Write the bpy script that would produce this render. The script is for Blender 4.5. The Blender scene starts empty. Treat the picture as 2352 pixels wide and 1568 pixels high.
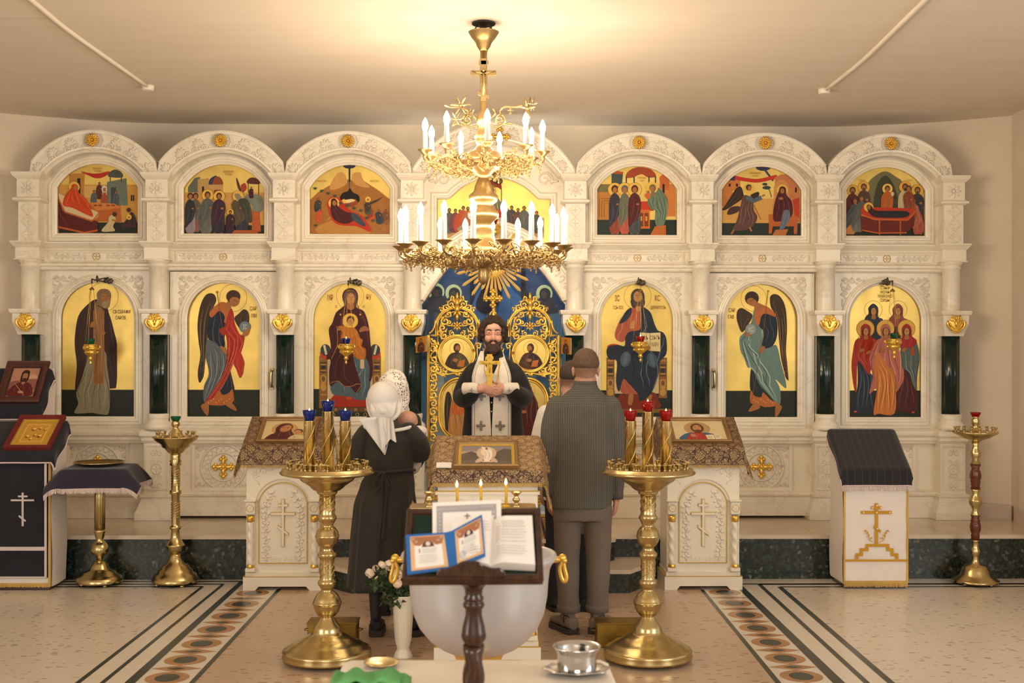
import bpy,bmesh,math,random
from mathutils import Vector,Matrix,geometry,noise
PI=math.pi
sin,cos,rad=math.sin,math.cos,math.radians
random.seed(7)
SC=bpy.context.scene
COL=SC.collection
# ------------------------------------------------------------------ camera (pixels below are of the 2352 x 1568 frame)
F_PX,CX,HOR,CAM_H=2700.0,1176.0,805.0,1.75
YAW,ROLL=rad(0.9),rad(0.1)
CAM=Vector((0,0,CAM_H))
_f=Vector((sin(YAW),cos(YAW),0))
_r0=Vector((cos(YAW),-sin(YAW),0))
_r=_r0*cos(ROLL)+Vector((0,0,1))*sin(ROLL)
_u=_r.cross(_f)
def ray(px,py):
 return _f*F_PX+_r*(px-CX)-_u*(py-HOR)
def at(px,py,Y):
 """the point of the plane y = Y that the photograph shows at a pixel"""
 d=ray(px,py)
 return CAM+d*(Y/d.y)
def on(px,py,z=0.0):
 """the point of the level plane z that the photograph shows at a pixel"""
 d=ray(px,py)
 return CAM+d*((z-CAM_H)/d.z)
cam_data=bpy.data.cameras.new('camera')
cam=bpy.data.objects.new('camera',cam_data)
COL.objects.link(cam)
cam_data.sensor_width=36.0
cam_data.lens=36.0*F_PX/2352.0
cam_data.shift_y=(HOR-784.0)/2352.0
m4=Matrix(((_r.x,_u.x,-_f.x,CAM.x),(_r.y,_u.y,-_f.y,CAM.y),(_r.z,_u.z,-_f.z,CAM.z),(0,0,0,1)))
cam.matrix_world=m4
cam_data.dof.use_dof=True
cam_data.dof.focus_distance=8.2
cam_data.dof.aperture_fstop=4.0
cam_data.clip_end=100
SC.camera=cam
# ------------------------------------------------------------------ colours and materials
def s2l(c):
 c=c/255.0
 return c/12.92 if c<=0.04045 else((c+0.055)/1.055)**2.4
def C(r,g=None,b=None):
 if g is None:r,g,b=r
 return(s2l(r),s2l(g),s2l(b),1.0)
class NT:
 def __init__(s,name):
  s.m=bpy.data.materials.new(name);s.m.use_nodes=True
  s.t=s.m.node_tree;s.t.nodes.clear()
  s.out=s.n('ShaderNodeOutputMaterial')
 def n(s,kind,**kw):
  nd=s.t.nodes.new(kind)
  for k,v in kw.items():
   if k[0]=='_':nd.inputs[k[1:].replace('_',' ')].default_value=v
   else:setattr(nd,k,v)
  return nd
 def link(s,a,b):s.t.links.new(a,b)
 def val(s,sock,v):
  if hasattr(v,'is_output'):s.link(v,sock)
  else:sock.default_value=v
 def math(s,op,a,b=0.0,c=0.0):
  nd=s.n('ShaderNodeMath',operation=op)
  s.val(nd.inputs[0],a);s.val(nd.inputs[1],b);s.val(nd.inputs[2],c)
  return nd.outputs[0]
 def mix(s,fac,a,b,blend='MIX'):
  nd=s.n('ShaderNodeMix',data_type='RGBA',blend_type=blend)
  s.val(nd.inputs[0],fac);s.val(nd.inputs[6],a);s.val(nd.inputs[7],b)
  return nd.outputs[2]
 def ramp(s,fac,stops):
  nd=s.n('ShaderNodeValToRGB')
  e=nd.color_ramp.elements
  while len(e)<len(stops):e.new(0.5)
  for i,(p,c)in enumerate(stops):
   e[i].position=p;e[i].color=c if len(c)==4 else(*c,1)
  s.link(fac,nd.inputs[0]);return nd.outputs[0]
 def coord(s,kind='Object'):return s.n('ShaderNodeTexCoord').outputs[kind]
 def scale(s,vec,sc):
  nd=s.n('ShaderNodeMapping');s.link(vec,nd.inputs[0]);nd.inputs['Scale'].default_value=sc
  return nd.outputs[0]
 def noise(s,vec,scale=5.0,detail=3.0,rough=0.5,dist=0.0):
  nd=s.n('ShaderNodeTexNoise');s.link(vec,nd.inputs['Vector'])
  nd.inputs['Scale'].default_value=scale;nd.inputs['Detail'].default_value=detail
  nd.inputs['Roughness'].default_value=rough;nd.inputs['Distortion'].default_value=dist
  return nd.outputs[0]
 def voro(s,vec,scale=5.0,feature='F1',rnd=1.0):
  nd=s.n('ShaderNodeTexVoronoi',feature=feature);s.link(vec,nd.inputs['Vector'])
  nd.inputs['Scale'].default_value=scale;nd.inputs['Randomness'].default_value=rnd
  return nd
 def bump(s,h,strength=0.3,dist=0.01):
  nd=s.n('ShaderNodeBump');s.link(h,nd.inputs['Height'])
  nd.inputs['Strength'].default_value=strength;nd.inputs['Distance'].default_value=dist
  return nd.outputs[0]
 def bsdf(s,col,rough=0.5,metal=0.0,normal=None,**kw):
  p=s.n('ShaderNodeBsdfPrincipled')
  s.val(p.inputs['Base Color'],col);s.val(p.inputs['Roughness'],rough);s.val(p.inputs['Metallic'],metal)
  if normal is not None:s.link(normal,p.inputs['Normal'])
  for k,v in kw.items():s.val(p.inputs[k.replace('_',' ')],v)
  s.link(p.outputs[0],s.out.inputs[0]);return p
MAT={}
def plain(name,rgb,rough=0.5,metal=0.0,var=0.06,vs=8.0,bump=0.0,bs=60.0,**kw):
 """a plain procedural material: a colour with a little noise in it, and noise bump"""
 t=NT(name);co=t.coord()
 c=C(rgb)
 if var:
  nz=t.noise(co,vs,4)
  dk=tuple(x*(1-var)for x in c[:3])+(1,);lt=tuple(min(1,x*(1+var))for x in c[:3])+(1,)
  c=t.ramp(nz,[(0.3,dk),(0.7,lt)])
 nr=t.bump(t.noise(co,bs,3),bump,0.004)if bump else None
 t.bsdf(c,rough,metal,nr,**kw)
 MAT[name]=t.m;return t.m
# marble of the screen
t=NT('marble');co=t.coord()
a=t.noise(co,1.6,6,0.6,0.6);v=t.math('ABSOLUTE',t.math('SUBTRACT',a,0.5))
vein=t.ramp(v,[(0.0,C(224,213,194)),(0.012,C(234,225,207)),(0.05,C(238,230,213))])
t.bsdf(vein,0.28);MAT['marble']=t.m
t=NT('relief_marble');co=t.coord()
t.bsdf(t.ramp(t.noise(co,3,4),[(0.3,C(226,216,198)),(0.7,C(236,228,213))]),0.4);MAT['relief_marble']=t.m
t=NT('green_marble');co=t.coord()
a=t.noise(co,9,6,0.65,1.0)
t.bsdf(t.ramp(a,[(0.35,C(8,26,24)),(0.6,C(14,42,36)),(0.72,C(38,70,62))]),0.16);MAT['green_marble']=t.m
t=NT('terrazzo_dark');co=t.coord()
v=t.voro(co,48.0);a=t.noise(co,6,5,0.6)
chip=t.ramp(v.outputs['Color'],[(0.2,C(20,28,24)),(0.55,C(34,46,40)),(0.8,C(58,72,62)),(0.97,C(120,126,112))])
t.bsdf(t.mix(t.math('MULTIPLY',a,0.5),chip,C(22,28,26)),0.22);MAT['terrazzo_dark']=t.m
def terrazzo(name,base,chipc,chip2,scale=18.0):
 t=NT(name);co=t.coord()
 v=t.voro(t.scale(co,(1.0,1.9,1)),scale)
 rnd=t.n('ShaderNodeSeparateColor');t.link(v.outputs['Color'],rnd.inputs[0])
 small=t.math('LESS_THAN',t.math('ADD',v.outputs['Distance'],t.math('MULTIPLY',rnd.outputs[1],0.35)),0.42)
 pick=t.math('GREATER_THAN',rnd.outputs[0],0.42)
 k=t.math('MULTIPLY',small,pick)
 a=t.noise(co,3.0,4)
 b=t.mix(a,C(*[max(0,c-12)for c in base]),C(*base))
 cc=t.mix(rnd.outputs[2],C(*chipc),C(*chip2))
 t.bsdf(t.mix(t.math('MULTIPLY',k,0.8),b,cc),0.24);MAT[name]=t.m
terrazzo('terrazzo_pale',(226,214,198),(190,170,150),(150,140,125))
terrazzo('terrazzo_pink',(204,176,150),(166,122,96),(146,110,88),15.0)
plain('inlay_white',(226,216,200),0.24,var=0.03)
plain('inlay_green',(42,52,46),0.24,var=0.35,vs=30)
plain('inlay_brown',(176,128,84),0.24,var=0.18,vs=9)
t=NT('platform_marble');co=t.coord()
a=t.noise(co,2.6,5,0.6,0.4)
t.bsdf(t.ramp(a,[(0.3,C(204,184,160)),(0.7,C(222,206,184))]),0.2);MAT['platform_marble']=t.m
plain('plaster',(222,208,188),0.9,var=0.03,vs=2.5,bump=0.15,bs=40)
t=NT('ceiling_plaster');co=t.coord()
a=t.noise(t.scale(co,(0.35,2.2,1)),2.4,4,0.6)
t.bsdf(t.ramp(a,[(0.3,C(222,211,197)),(0.7,C(227,217,204))]),0.9,normal=t.bump(a,0.10,0.03));MAT['ceiling_plaster']=t.m
# metals
def metal(name,rgb,rough,var=0.1,bump=0.0,bs=80):
 plain(name,rgb,rough,1.0,var,14,bump,bs)
plain('gilding',(238,196,92),0.3,0.8,0.12,14,0.12,60)
metal('brass',(204,184,132),0.24,0.1,0.06,50)
plain('chandelier_brass',(178,152,104),0.34,0.9,0.12,14)
metal('silver',(205,205,205),0.16,0.05)
metal('old_bronze',(96,90,80),0.5,0.2)
metal('dark_brass',(150,122,60),0.42,0.2)
plain('font_enamel',(202,203,208),0.3,0.35,0.05,3)
plain('dark_mount',(50,40,34),0.7)
plain('gold_leaf',(216,186,98),0.34,0.5,0.16,5,0.14,10)
plain('bright_gilding',(250,214,124),0.36,0.25,0.06)
plain('gold_paint',(206,168,66),0.4,0.35,0.06)
plain('cream_lacquer',(238,230,212),0.34,var=0.02)
t=NT('paint');at_=t.n('ShaderNodeAttribute',attribute_name='Col');co=t.coord()
t.bsdf(t.mix(0.5,at_.outputs['Color'],t.mix(t.noise(co,22,5),C(70,66,60),C(190,184,176)),'SOFT_LIGHT'),0.42,Specular_IOR_Level=0.2);MAT['paint']=t.m
t=NT('print');at_=t.n('ShaderNodeAttribute',attribute_name='Col')
t.bsdf(at_.outputs['Color'],0.6);MAT['print']=t.m
# skin: colour carried per point of the body (lips, cheeks)
t=NT('skin');at_=t.n('ShaderNodeAttribute',attribute_name='Col');co=t.coord()
t.bsdf(t.mix(0.25,at_.outputs['Color'],t.noise(co,60,3),'OVERLAY'),0.5,Subsurface_Weight=0.08,Subsurface_Radius=(0.02,0.008,0.004));MAT['skin']=t.m
def hairmat(name,a,b,sc=(60,60,12)):
 t=NT(name);co=t.coord()
 nz=t.noise(t.scale(co,sc),3.0,5,0.7)
 t.bsdf(t.ramp(nz,[(0.35,C(*a)),(0.7,C(*b))]),0.55,normal=t.bump(nz,0.9,0.006));MAT[name]=t.m
hairmat('dark_curly_hair',(26,17,12),(66,44,32),(55,55,55))
hairmat('beard_hair',(34,23,17),(84,58,42),(70,70,25))
hairmat('brown_hair',(84,62,46),(128,98,72))
hairmat('dark_hair',(44,34,28),(84,66,54))
# cloths
def cloth(name,rgb,rough=0.85,var=0.08,vs=6,weave=400,ws=0.12,**kw):
 t=NT(name);co=t.coord();c=C(rgb)
 nz=t.noise(co,vs,4)
 dk=tuple(x*(1-var)for x in c[:3])+(1,);lt=tuple(min(1,x*(1+var))for x in c[:3])+(1,)
 t.bsdf(t.ramp(nz,[(0.3,dk),(0.7,lt)]),rough,normal=t.bump(t.noise(co,weave,2),ws,0.002),**kw)
 MAT[name]=t.m
cloth('black_cloth',(21,20,21),0.9,0.2,Sheen_Weight=0.12)
cloth('dark_dress',(48,43,37),0.88,0.15,Sheen_Weight=0.1)
cloth('navy_velvet',(28,30,40),0.92,0.25,Sheen_Weight=0.35,Sheen_Roughness=0.4)
cloth('navy_cloth',(34,32,52),0.9,0.15,Sheen_Weight=0.2)
cloth('white_cloth',(232,224,216),0.85,0.03)
cloth('scarf_silk',(236,230,222),0.6,0.03)
cloth('white_vestment',(226,218,206),0.75,0.05,20)
cloth('white_shirt',(230,224,212),0.8,0.03)
cloth('table_linen',(226,216,200),0.85,0.03)
cloth('green_towel',(96,168,100),0.95,0.15,12,250,0.5)
cloth('grey_trousers',(114,101,89),0.85,0.08)
cloth('black_trousers',(26,26,28),0.85,0.1)
cloth('black_tights',(30,24,27),0.6,0.1)
cloth('suede',(128,114,100),0.9,0.1)
cloth('boot_sole',(66,60,58),0.8,0.1)
cloth('black_shoe',(20,19,20),0.6,0.1)
cloth('white_fringe',(214,196,196),0.9,0.08)
cloth('gold_fringe',(196,158,84),0.8,0.15)
cloth('gold_braid',(206,164,66),0.6,0.15)
cloth('grey_braid',(136,128,122),0.7,0.15)
t=NT('lace');co=t.coord()
v=t.voro(co,60.0,'DISTANCE_TO_EDGE');nz=t.noise(co,14,2)
hole=t.math('MULTIPLY',t.math('GREATER_THAN',v.outputs['Distance'],0.16),t.math('LESS_THAN',nz,0.56))
p=t.bsdf(C(236,228,218),0.8);t.val(p.inputs['Alpha'],t.math('SUBTRACT',1.0,t.math('MULTIPLY',hole,0.75)));MAT['lace']=t.m
t=NT('striped_shirt');co=t.coord();sx=t.n('ShaderNodeSeparateXYZ');t.link(co,sx.inputs[0])
yoke=t.math('GREATER_THAN',sx.outputs[2],1.425)
ph=t.math('ADD',t.math('MULTIPLY',sx.outputs[0],t.math('SUBTRACT',1.0,yoke)),t.math('MULTIPLY',sx.outputs[2],yoke))
w=t.math('ADD',t.math('MULTIPLY',t.math('SINE',t.math('MULTIPLY',ph,2*PI/0.0105)),0.5),0.5)
nz=t.noise(co,5,4)
sc_=t.mix(w,C(78,75,68),C(124,120,108))
t.bsdf(t.mix(0.5,sc_,t.mix(nz,C(80,80,80),C(190,190,190)),'SOFT_LIGHT'),0.85,normal=t.bump(w,0.3,0.003));MAT['striped_shirt']=t.m
t=NT('pinstripe_velvet');uv=t.coord('UV');sx=t.n('ShaderNodeSeparateXYZ');t.link(uv,sx.inputs[0])
fr=t.math('FRACT',t.math('MULTIPLY',sx.outputs[0],18.0))
k=t.math('LESS_THAN',t.math('ABSOLUTE',t.math('SUBTRACT',fr,0.5)),0.02)
nz=t.noise(t.scale(uv,(60,40,1)),3,3)
t.bsdf(t.mix(t.math('MULTIPLY',k,nz),C(25,25,29),C(96,96,102)),0.9,Sheen_Weight=0.3);MAT['pinstripe_velvet']=t.m
def brocade(name,light,dark,n=11.0):
 """diamond lattice with flowers, woven gold on brown; UV is in metres"""
 t=NT(name);uv=t.coord('UV');sx=t.n('ShaderNodeSeparateXYZ');t.link(uv,sx.inputs[0])
 a=t.math('ADD',t.math('MULTIPLY',sx.outputs[0],n),t.math('MULTIPLY',sx.outputs[1],n))
 b=t.math('SUBTRACT',t.math('MULTIPLY',sx.outputs[0],n),t.math('MULTIPLY',sx.outputs[1],n))
 fa=t.math('ABSOLUTE',t.math('SUBTRACT',t.math('FRACT',a),0.5))
 fb=t.math('ABSOLUTE',t.math('SUBTRACT',t.math('FRACT',b),0.5))
 edge=t.math('MAXIMUM',fa,fb)
 tri=t.math('MULTIPLY',t.math('GREATER_THAN',edge,0.36),t.math('LESS_THAN',edge,0.405))
 tri2=t.math('MULTIPLY',t.math('GREATER_THAN',edge,0.445),t.math('LESS_THAN',edge,0.475))
 r=t.math('SQRT',t.math('ADD',t.math('MULTIPLY',fa,fa),t.math('MULTIPLY',fb,fb)))
 ang=t.math('ARCTAN2',t.math('SUBTRACT',t.math('FRACT',a),0.5),t.math('SUBTRACT',t.math('FRACT',b),0.5))
 pet=t.math('ADD',0.19,t.math('MULTIPLY',t.math('SINE',t.math('MULTIPLY',ang,8.0)),0.05))
 ring=t.math('LESS_THAN',t.math('ABSOLUTE',t.math('SUBTRACT',r,pet)),0.028)
 dot=t.math('LESS_THAN',r,0.05)
 vv=t.voro(t.scale(uv,(n*5,n*5,1)),1.0,'DISTANCE_TO_EDGE')
 curl=t.math('MULTIPLY',t.math('LESS_THAN',vv.outputs['Distance'],0.07),t.math('GREATER_THAN',r,0.27))
 k=t.math('MAXIMUM',t.math('MAXIMUM',tri,tri2),t.math('MAXIMUM',ring,t.math('MAXIMUM',dot,curl)))
 nz=t.noise(t.scale(uv,(300,300,1)),1.0,2)
 t.bsdf(t.mix(k,t.mix(nz,C(*[int(c*0.82)for c in light]),C(*light)),C(*dark)),0.62,0.1);MAT[name]=t.m
brocade('brocade_gold',(206,172,118),(104,66,44),12.0)
brocade('brocade_bold',(184,152,108),(60,36,30),8.0)
brocade('brocade_brown',(176,142,104),(70,44,34),12.0)
t=NT('carpet');uv=t.coord('UV');sx=t.n('ShaderNodeSeparateXYZ');t.link(uv,sx.inputs[0])
e=t.math('ABSOLUTE',sx.outputs[0])
nz=t.voro(t.scale(uv,(34,34,1)),1.0)
base=t.mix(t.math('LESS_THAN',nz.outputs['Distance'],0.42),C(112,44,34),C(186,146,104))
border=t.math('GREATER_THAN',e,0.27)
bcol=t.mix(t.math('LESS_THAN',nz.outputs['Distance'],0.38),C(176,130,84),C(96,50,36))
lines=t.math('MAXIMUM',t.math('LESS_THAN',t.math('ABSOLUTE',t.math('SUBTRACT',e,0.275)),0.01),t.math('LESS_THAN',t.math('ABSOLUTE',t.math('SUBTRACT',e,0.385)),0.01))
t.bsdf(t.mix(lines,t.mix(border,base,bcol),C(40,30,34)),0.95);MAT['carpet']=t.m
# woods
def wood(name,a,b,rough=0.3,sc=(40,40,4)):
 t=NT(name);co=t.coord();nz=t.noise(t.scale(co,sc),1.0,5,0.6,0.6)
 t.bsdf(t.ramp(nz,[(0.3,C(*a)),(0.7,C(*b))]),rough);MAT[name]=t.m
wood('dark_wood',(38,22,14),(74,46,30),0.22)
wood('red_wood',(72,28,16),(116,54,32),0.25)
wood('frame_wood',(58,24,20),(88,40,32),0.35)
plain('red_velvet',(106,24,22),0.8,0,0.15)
plain('gilt_frame',(150,116,72),0.4,0.5,0.2)
plain('green_baize',(16,44,30),0.95,0,0.15)
plain('porcelain',(226,218,198),0.3,0,0.02)
plain('paper',(238,234,228),0.8,0,0.02)
plain('blue_folder',(34,104,178),0.5,0,0.05)
plain('white_plastic',(236,228,214),0.45,0,0.02)
plain('yellow_wax',(226,176,44),0.45,0,0.05,Subsurface_Weight=0.1)
plain('leaf_green',(58,82,44),0.55,0,0.3)
plain('rose_petal',(236,214,186),0.6,0,0.06)
plain('dark_gap',(16,14,12),0.9)
plain('marble_baseboard',(206,188,172),0.3,0,0.12,4)
plain('candle_sleeve',(240,236,228),0.5,0,0.01)
def glow(name,rgb,strength):
 t=NT(name);e=t.n('ShaderNodeEmission');e.inputs[0].default_value=C(rgb);e.inputs[1].default_value=strength
 t.link(e.outputs[0],t.out.inputs[0]);MAT[name]=t.m
glow('bulb_glow',(255,229,193),196.0)
glow('flame_glow',(255,206,120),14.0)
def glass(name,rgb):
 t=NT(name);t.bsdf(C(rgb),0.08,Transmission_Weight=0.55,IOR=1.4);MAT[name]=t.m
glass('red_glass',(190,16,16));glass('blue_glass',(22,52,150));glass('green_glass',(10,120,74))
# ------------------------------------------------------------------ mesh builder
def V(*a):return Vector(a)
class MB:
 def __init__(s):
  s.v=[];s.f=[];s.m=[];s.sm=[];s.c=[];s.uv={}
  s.mat=0;s.col=(1,1,1,1);s.smooth=False;s.xf=None
 def pt(s,p,uv=None):
  p=Vector(p)
  if s.xf is not None:p=s.xf@p
  s.v.append(p)
  if uv is not None:s.uv[len(s.v)-1]=uv
  return len(s.v)-1
 def face(s,idx,smooth=None):
  s.f.append(tuple(idx));s.m.append(s.mat);s.sm.append(s.smooth if smooth is None else smooth);s.c.append(s.col)
 def quad(s,a,b,c,d):s.face([s.pt(p)for p in(a,b,c,d)])
 def box(s,lo,hi):
  x0,y0,z0=lo;x1,y1,z1=hi
  i=[s.pt(p)for p in((x0,y0,z0),(x1,y0,z0),(x1,y1,z0),(x0,y1,z0),(x0,y0,z1),(x1,y0,z1),(x1,y1,z1),(x0,y1,z1))]
  for q in((0,3,2,1),(4,5,6,7),(0,1,5,4),(1,2,6,5),(2,3,7,6),(3,0,4,7)):s.face([i[k]for k in q],False)
 def bbox(s,cx,cy,cz,sx,sy,sz,bev=0.0):
  """box by centre and size; bev cuts the four vertical front/back edges and the rims a little"""
  if not bev:s.box((cx-sx/2,cy-sy/2,cz-sz/2),(cx+sx/2,cy+sy/2,cz+sz/2));return
  b=bev;rings=[]
  for z,i in((cz-sz/2,b),(cz-sz/2+b,0),(cz+sz/2-b,0),(cz+sz/2,b)):
   hx,hy=sx/2-i,sy/2-i
   rings.append([s.pt((cx+px,cy+py,z))for px,py in((-hx+b,-hy),(hx-b,-hy),(hx,-hy+b),(hx,hy-b),(hx-b,hy),(-hx+b,hy),(-hx,hy-b),(-hx,-hy+b))])
  for r0,r1 in zip(rings,rings[1:]):
   for k in range(8):s.face((r0[k],r0[(k+1)%8],r1[(k+1)%8],r1[k]),False)
  s.face(rings[0][::-1],False);s.face(rings[-1],False)
 def rings(s,rs,closed=True,cap0=True,cap1=True,smooth=True):
  """skin a list of index rings"""
  for r0,r1 in zip(rs,rs[1:]):
   n=len(r0)
   for k in range(n if closed else n-1):s.face((r0[k],r0[(k+1)%n],r1[(k+1)%n],r1[k]),smooth)
  if cap0:s.face(rs[0][::-1],False)
  if cap1:s.face(rs[-1],False)
 def lathe(s,prof,c=(0,0,0),seg=24,ph=0.0,sx=1.0,sy=1.0,twist=None):
  """prof = [(radius, z)...] bottom to top about the vertical through c; twist(z, angle) scales the radius"""
  rs=[]
  for r,z in prof:
   ring=[]
   for k in range(seg):
    a=2*PI*k/seg+ph
    q=r*(twist(z,a)if twist else 1.0)
    ring.append(s.pt((c[0]+q*cos(a)*sx,c[1]+q*sin(a)*sy,c[2]+z)))
   rs.append(ring)
  s.rings(rs,True,prof[0][0]>1e-5,prof[-1][0]>1e-5)
 def tube(s,pts,r,seg=8,cap=True,flat=1.0):
  """tube along points; r a number or a list"""
  pts=[Vector(p)for p in pts];n=len(pts)
  if n<2:return
  rr=r if isinstance(r,(list,tuple))else[r]*n
  ref=None;rs=[]
  for i,p in enumerate(pts):
   tg=(pts[min(i+1,n-1)]-pts[max(i-1,0)])
   if tg.length<1e-9:tg=Vector((0,0,1))
   tg.normalize()
   if ref is None:
    ref=tg.orthogonal()if abs(tg.y)>0.9 else tg.cross(Vector((0,1,0)))
   ref=(ref-tg*ref.dot(tg));ref=ref.normalized()if ref.length>1e-6 else tg.orthogonal().normalized()
   b=tg.cross(ref)
   rs.append([s.pt(p+(ref*cos(2*PI*k/seg)+b*sin(2*PI*k/seg)*flat)*rr[i])for k in range(seg)])
  s.rings(rs,True,cap,cap)
 def ball(s,c,r,seg=12,rg=8,q=None):
  """ellipsoid; r a number or 3 radii; q an optional rotation matrix"""
  rx,ry,rz=(r,r,r)if not isinstance(r,(tuple,list,Vector))else r
  c=Vector(c);rs=[]
  def P(v):
   return c+(q@v if q else v)
  top=s.pt(P(Vector((0,0,rz))));bot=s.pt(P(Vector((0,0,-rz))))
  for j in range(1,rg):
   th=PI*j/rg
   rs.append([s.pt(P(Vector((rx*sin(th)*cos(2*PI*k/seg),ry*sin(th)*sin(2*PI*k/seg),-rz*cos(th)))))for k in range(seg)])
  s.rings(rs,True,False,False)
  for k in range(seg):
   s.face((bot,rs[0][(k+1)%seg],rs[0][k]),True);s.face((top,rs[-1][k],rs[-1][(k+1)%seg]),True)
 def plate(s,out,holes,fn,depth):
  """flat plate of outline `out` with holes (2D point lists), fn(x, y, d) -> 3D, d = 0 front .. depth back"""
  loops=[out]+list(holes)
  allp=[p for l in loops for p in l]
  tris=geometry.tessellate_polygon([[Vector((p[0],p[1],0))for p in l]for l in loops])
  fr=[s.pt(fn(p[0],p[1],0))for p in allp]
  for tri in tris:s.face([fr[i]for i in tri],False)
  if depth:
   bk=[s.pt(fn(p[0],p[1],depth))for p in allp]
   b=0
   for l in loops:
    n=len(l)
    for k in range(n):s.face((fr[b+k],fr[b+(k+1)%n],bk[b+(k+1)%n],bk[b+k]),False)
    b+=n
 def sweep(s,path,prof,fn,closed=False):
  """moulding: path of 2D points, prof = [(offset along the outward normal, height towards the viewer)...]"""
  n=len(path);rs=[]
  for i,p in enumerate(path):
   if closed:a,b=path[(i-1)%n],path[(i+1)%n]
   else:a,b=path[max(i-1,0)],path[min(i+1,n-1)]
   d1=Vector((p[0]-a[0],p[1]-a[1]));d2=Vector((b[0]-p[0],b[1]-p[1]))
   if d1.length<1e-9:d1=d2
   if d2.length<1e-9:d2=d1
   d1.normalize();d2.normalize()
   n1=Vector((d1.y,-d1.x));n2=Vector((d2.y,-d2.x));m=(n1+n2)
   m=m.normalized()if m.length>1e-6 else n1
   k=1.0/max(0.35,m.dot(n1))
   rs.append([s.pt(fn(p[0]+m.x*o*k,p[1]+m.y*o*k,-h))for o,h in prof])
  if closed:rs.append(rs[0])
  s.rings(rs,False,False,False,False)
 def grid(s,nu,nv,fn,uvf=None,smooth=True):
  ids=[[s.pt(fn(i/nu,j/nv),uvf(i/nu,j/nv)if uvf else None)for i in range(nu+1)]for j in range(nv+1)]
  for j in range(nv):
   for i in range(nu):s.face((ids[j][i],ids[j][i+1],ids[j+1][i+1],ids[j+1][i]),smooth)
  return ids
 def mesh(s,name,mats,off=None):
  me=bpy.data.meshes.new(name)
  vs=[tuple(p-off)for p in s.v]if off is not None else[tuple(p)for p in s.v]
  me.from_pydata(vs,[],s.f)
  for mt in mats:me.materials.append(MAT[mt])
  me.polygons.foreach_set('material_index',s.m)
  me.polygons.foreach_set('use_smooth',s.sm)
  if any(mt in('paint','print','skin')for mt in mats):
   ca=me.color_attributes.new('Col','FLOAT_COLOR','CORNER')
   buf=[]
   for f,c in zip(s.f,s.c):buf.extend(list(c)*len(f))
   ca.data.foreach_set('color',buf)
  if s.uv:
   ul=me.uv_layers.new(name='UVMap')
   buf=[]
   for f in s.f:
    for i in f:buf.extend(s.uv.get(i,(0,0)))
   ul.data.foreach_set('uv',buf)
  me.update();return me
ORG={}
def org(o):
 while o.parent:o=o.parent
 return ORG.get(o.name,Vector((0,0,0)))
def props(o,label,cat,group,kind):
 if label:o['label']=label
 if cat:o['category']=cat
 if group:o['group']=group
 if kind:o['kind']=kind
def part(name,mb,mats,parent=None,world=True,label=None,cat=None,group=None,kind=None,off=None):
 """link the builder's mesh as ONE object; world=True: its points are in world space and are moved into the parent's frame"""
 if isinstance(mats,str):mats=[mats]
 o=off if off is not None else(org(parent)if(parent and world)else None)
 me=mb if isinstance(mb,bpy.types.Mesh)else mb.mesh(name,mats,o)
 ob=bpy.data.objects.new(name,me);COL.objects.link(ob)
 if parent:ob.parent=parent
 elif off is not None:ob.location=off;ORG[ob.name]=Vector(off)
 props(ob,label,cat,group,kind)
 return ob
def thing(name,label,cat,loc=(0,0,0),rz=0.0,group=None):
 o=bpy.data.objects.new(name,None);COL.objects.link(o)
 o.empty_display_size=0.1
 o.location=loc;o.rotation_euler=(0,0,rz);ORG[o.name]=Vector(loc)
 props(o,label,cat,group,None)
 return o
def solo(name,mb,mats,label,cat,loc,group=None):
 """a thing that is one mesh, built in world space, with its origin at loc"""
 return part(name,mb,mats,None,True,label,cat,group,None,Vector(loc))
def copy_tree(o,parent=None):
 c=o.copy();COL.objects.link(c)
 if parent is not None:c.parent=parent
 for ch in list(o.children):copy_tree(ch,c)
 return c
def again(o,loc,rz=None,label=None,group=None):
 c=copy_tree(o);c.location=loc;ORG[c.name]=Vector(loc)
 if rz is not None:c.rotation_euler=(0,0,rz)
 if label:c['label']=label
 if group:c['group']=group
 return c
def remesh(mb,name,mats,vox=0.008,smooth=2,off=None,colf=None,fac=0.5):
 """weld overlapping shapes into one continuous surface"""
 me=mb.mesh(name+'_raw',['dark_gap'],off)
 ob=bpy.data.objects.new(name+'_raw',me);COL.objects.link(ob)
 md=ob.modifiers.new('r','REMESH');md.mode='VOXEL';md.voxel_size=vox;md.use_smooth_shade=True
 if smooth:
  ms=ob.modifiers.new('s','SMOOTH');ms.factor=fac;ms.iterations=smooth
 dg=bpy.context.evaluated_depsgraph_get();dg.update()
 out=bpy.data.meshes.new_from_object(ob.evaluated_get(dg))
 bpy.data.objects.remove(ob);bpy.data.meshes.remove(me)
 out.name=name;out.materials.clear()
 for mt in(mats if isinstance(mats,list)else[mats]):out.materials.append(MAT[mt])
 n=len(out.polygons)
 out.polygons.foreach_set('material_index',[0]*n);out.polygons.foreach_set('use_smooth',[True]*n)
 if colf:
  ca=out.color_attributes.new('Col','FLOAT_COLOR','POINT')
  buf=[]
  for v in out.vertices:buf.extend(colf(v.co))
  ca.data.foreach_set('color',buf)
 return out
def crom(pts,n=4,closed=False):
 """Catmull-Rom through points (2D or 3D)"""
 P=[Vector(p)for p in pts];m=len(P);out=[]
 if m<3:return P
 for i in range(m if closed else m-1):
  p0=P[(i-1)%m]if closed or i>0 else P[0]
  p1=P[i];p2=P[(i+1)%m]
  p3=P[(i+2)%m]if closed or i+2<m else P[-1]
  for k in range(n):
   t_=k/n
   out.append(0.5*(2*p1+(p2-p0)*t_+(2*p0-5*p1+4*p2-p3)*t_**2+(3*p1-p0-3*p2+p3)*t_**3))
 if not closed:out.append(P[-1])
 return out
def lerp(a,b,t_):return a+(b-a)*t_
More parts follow.
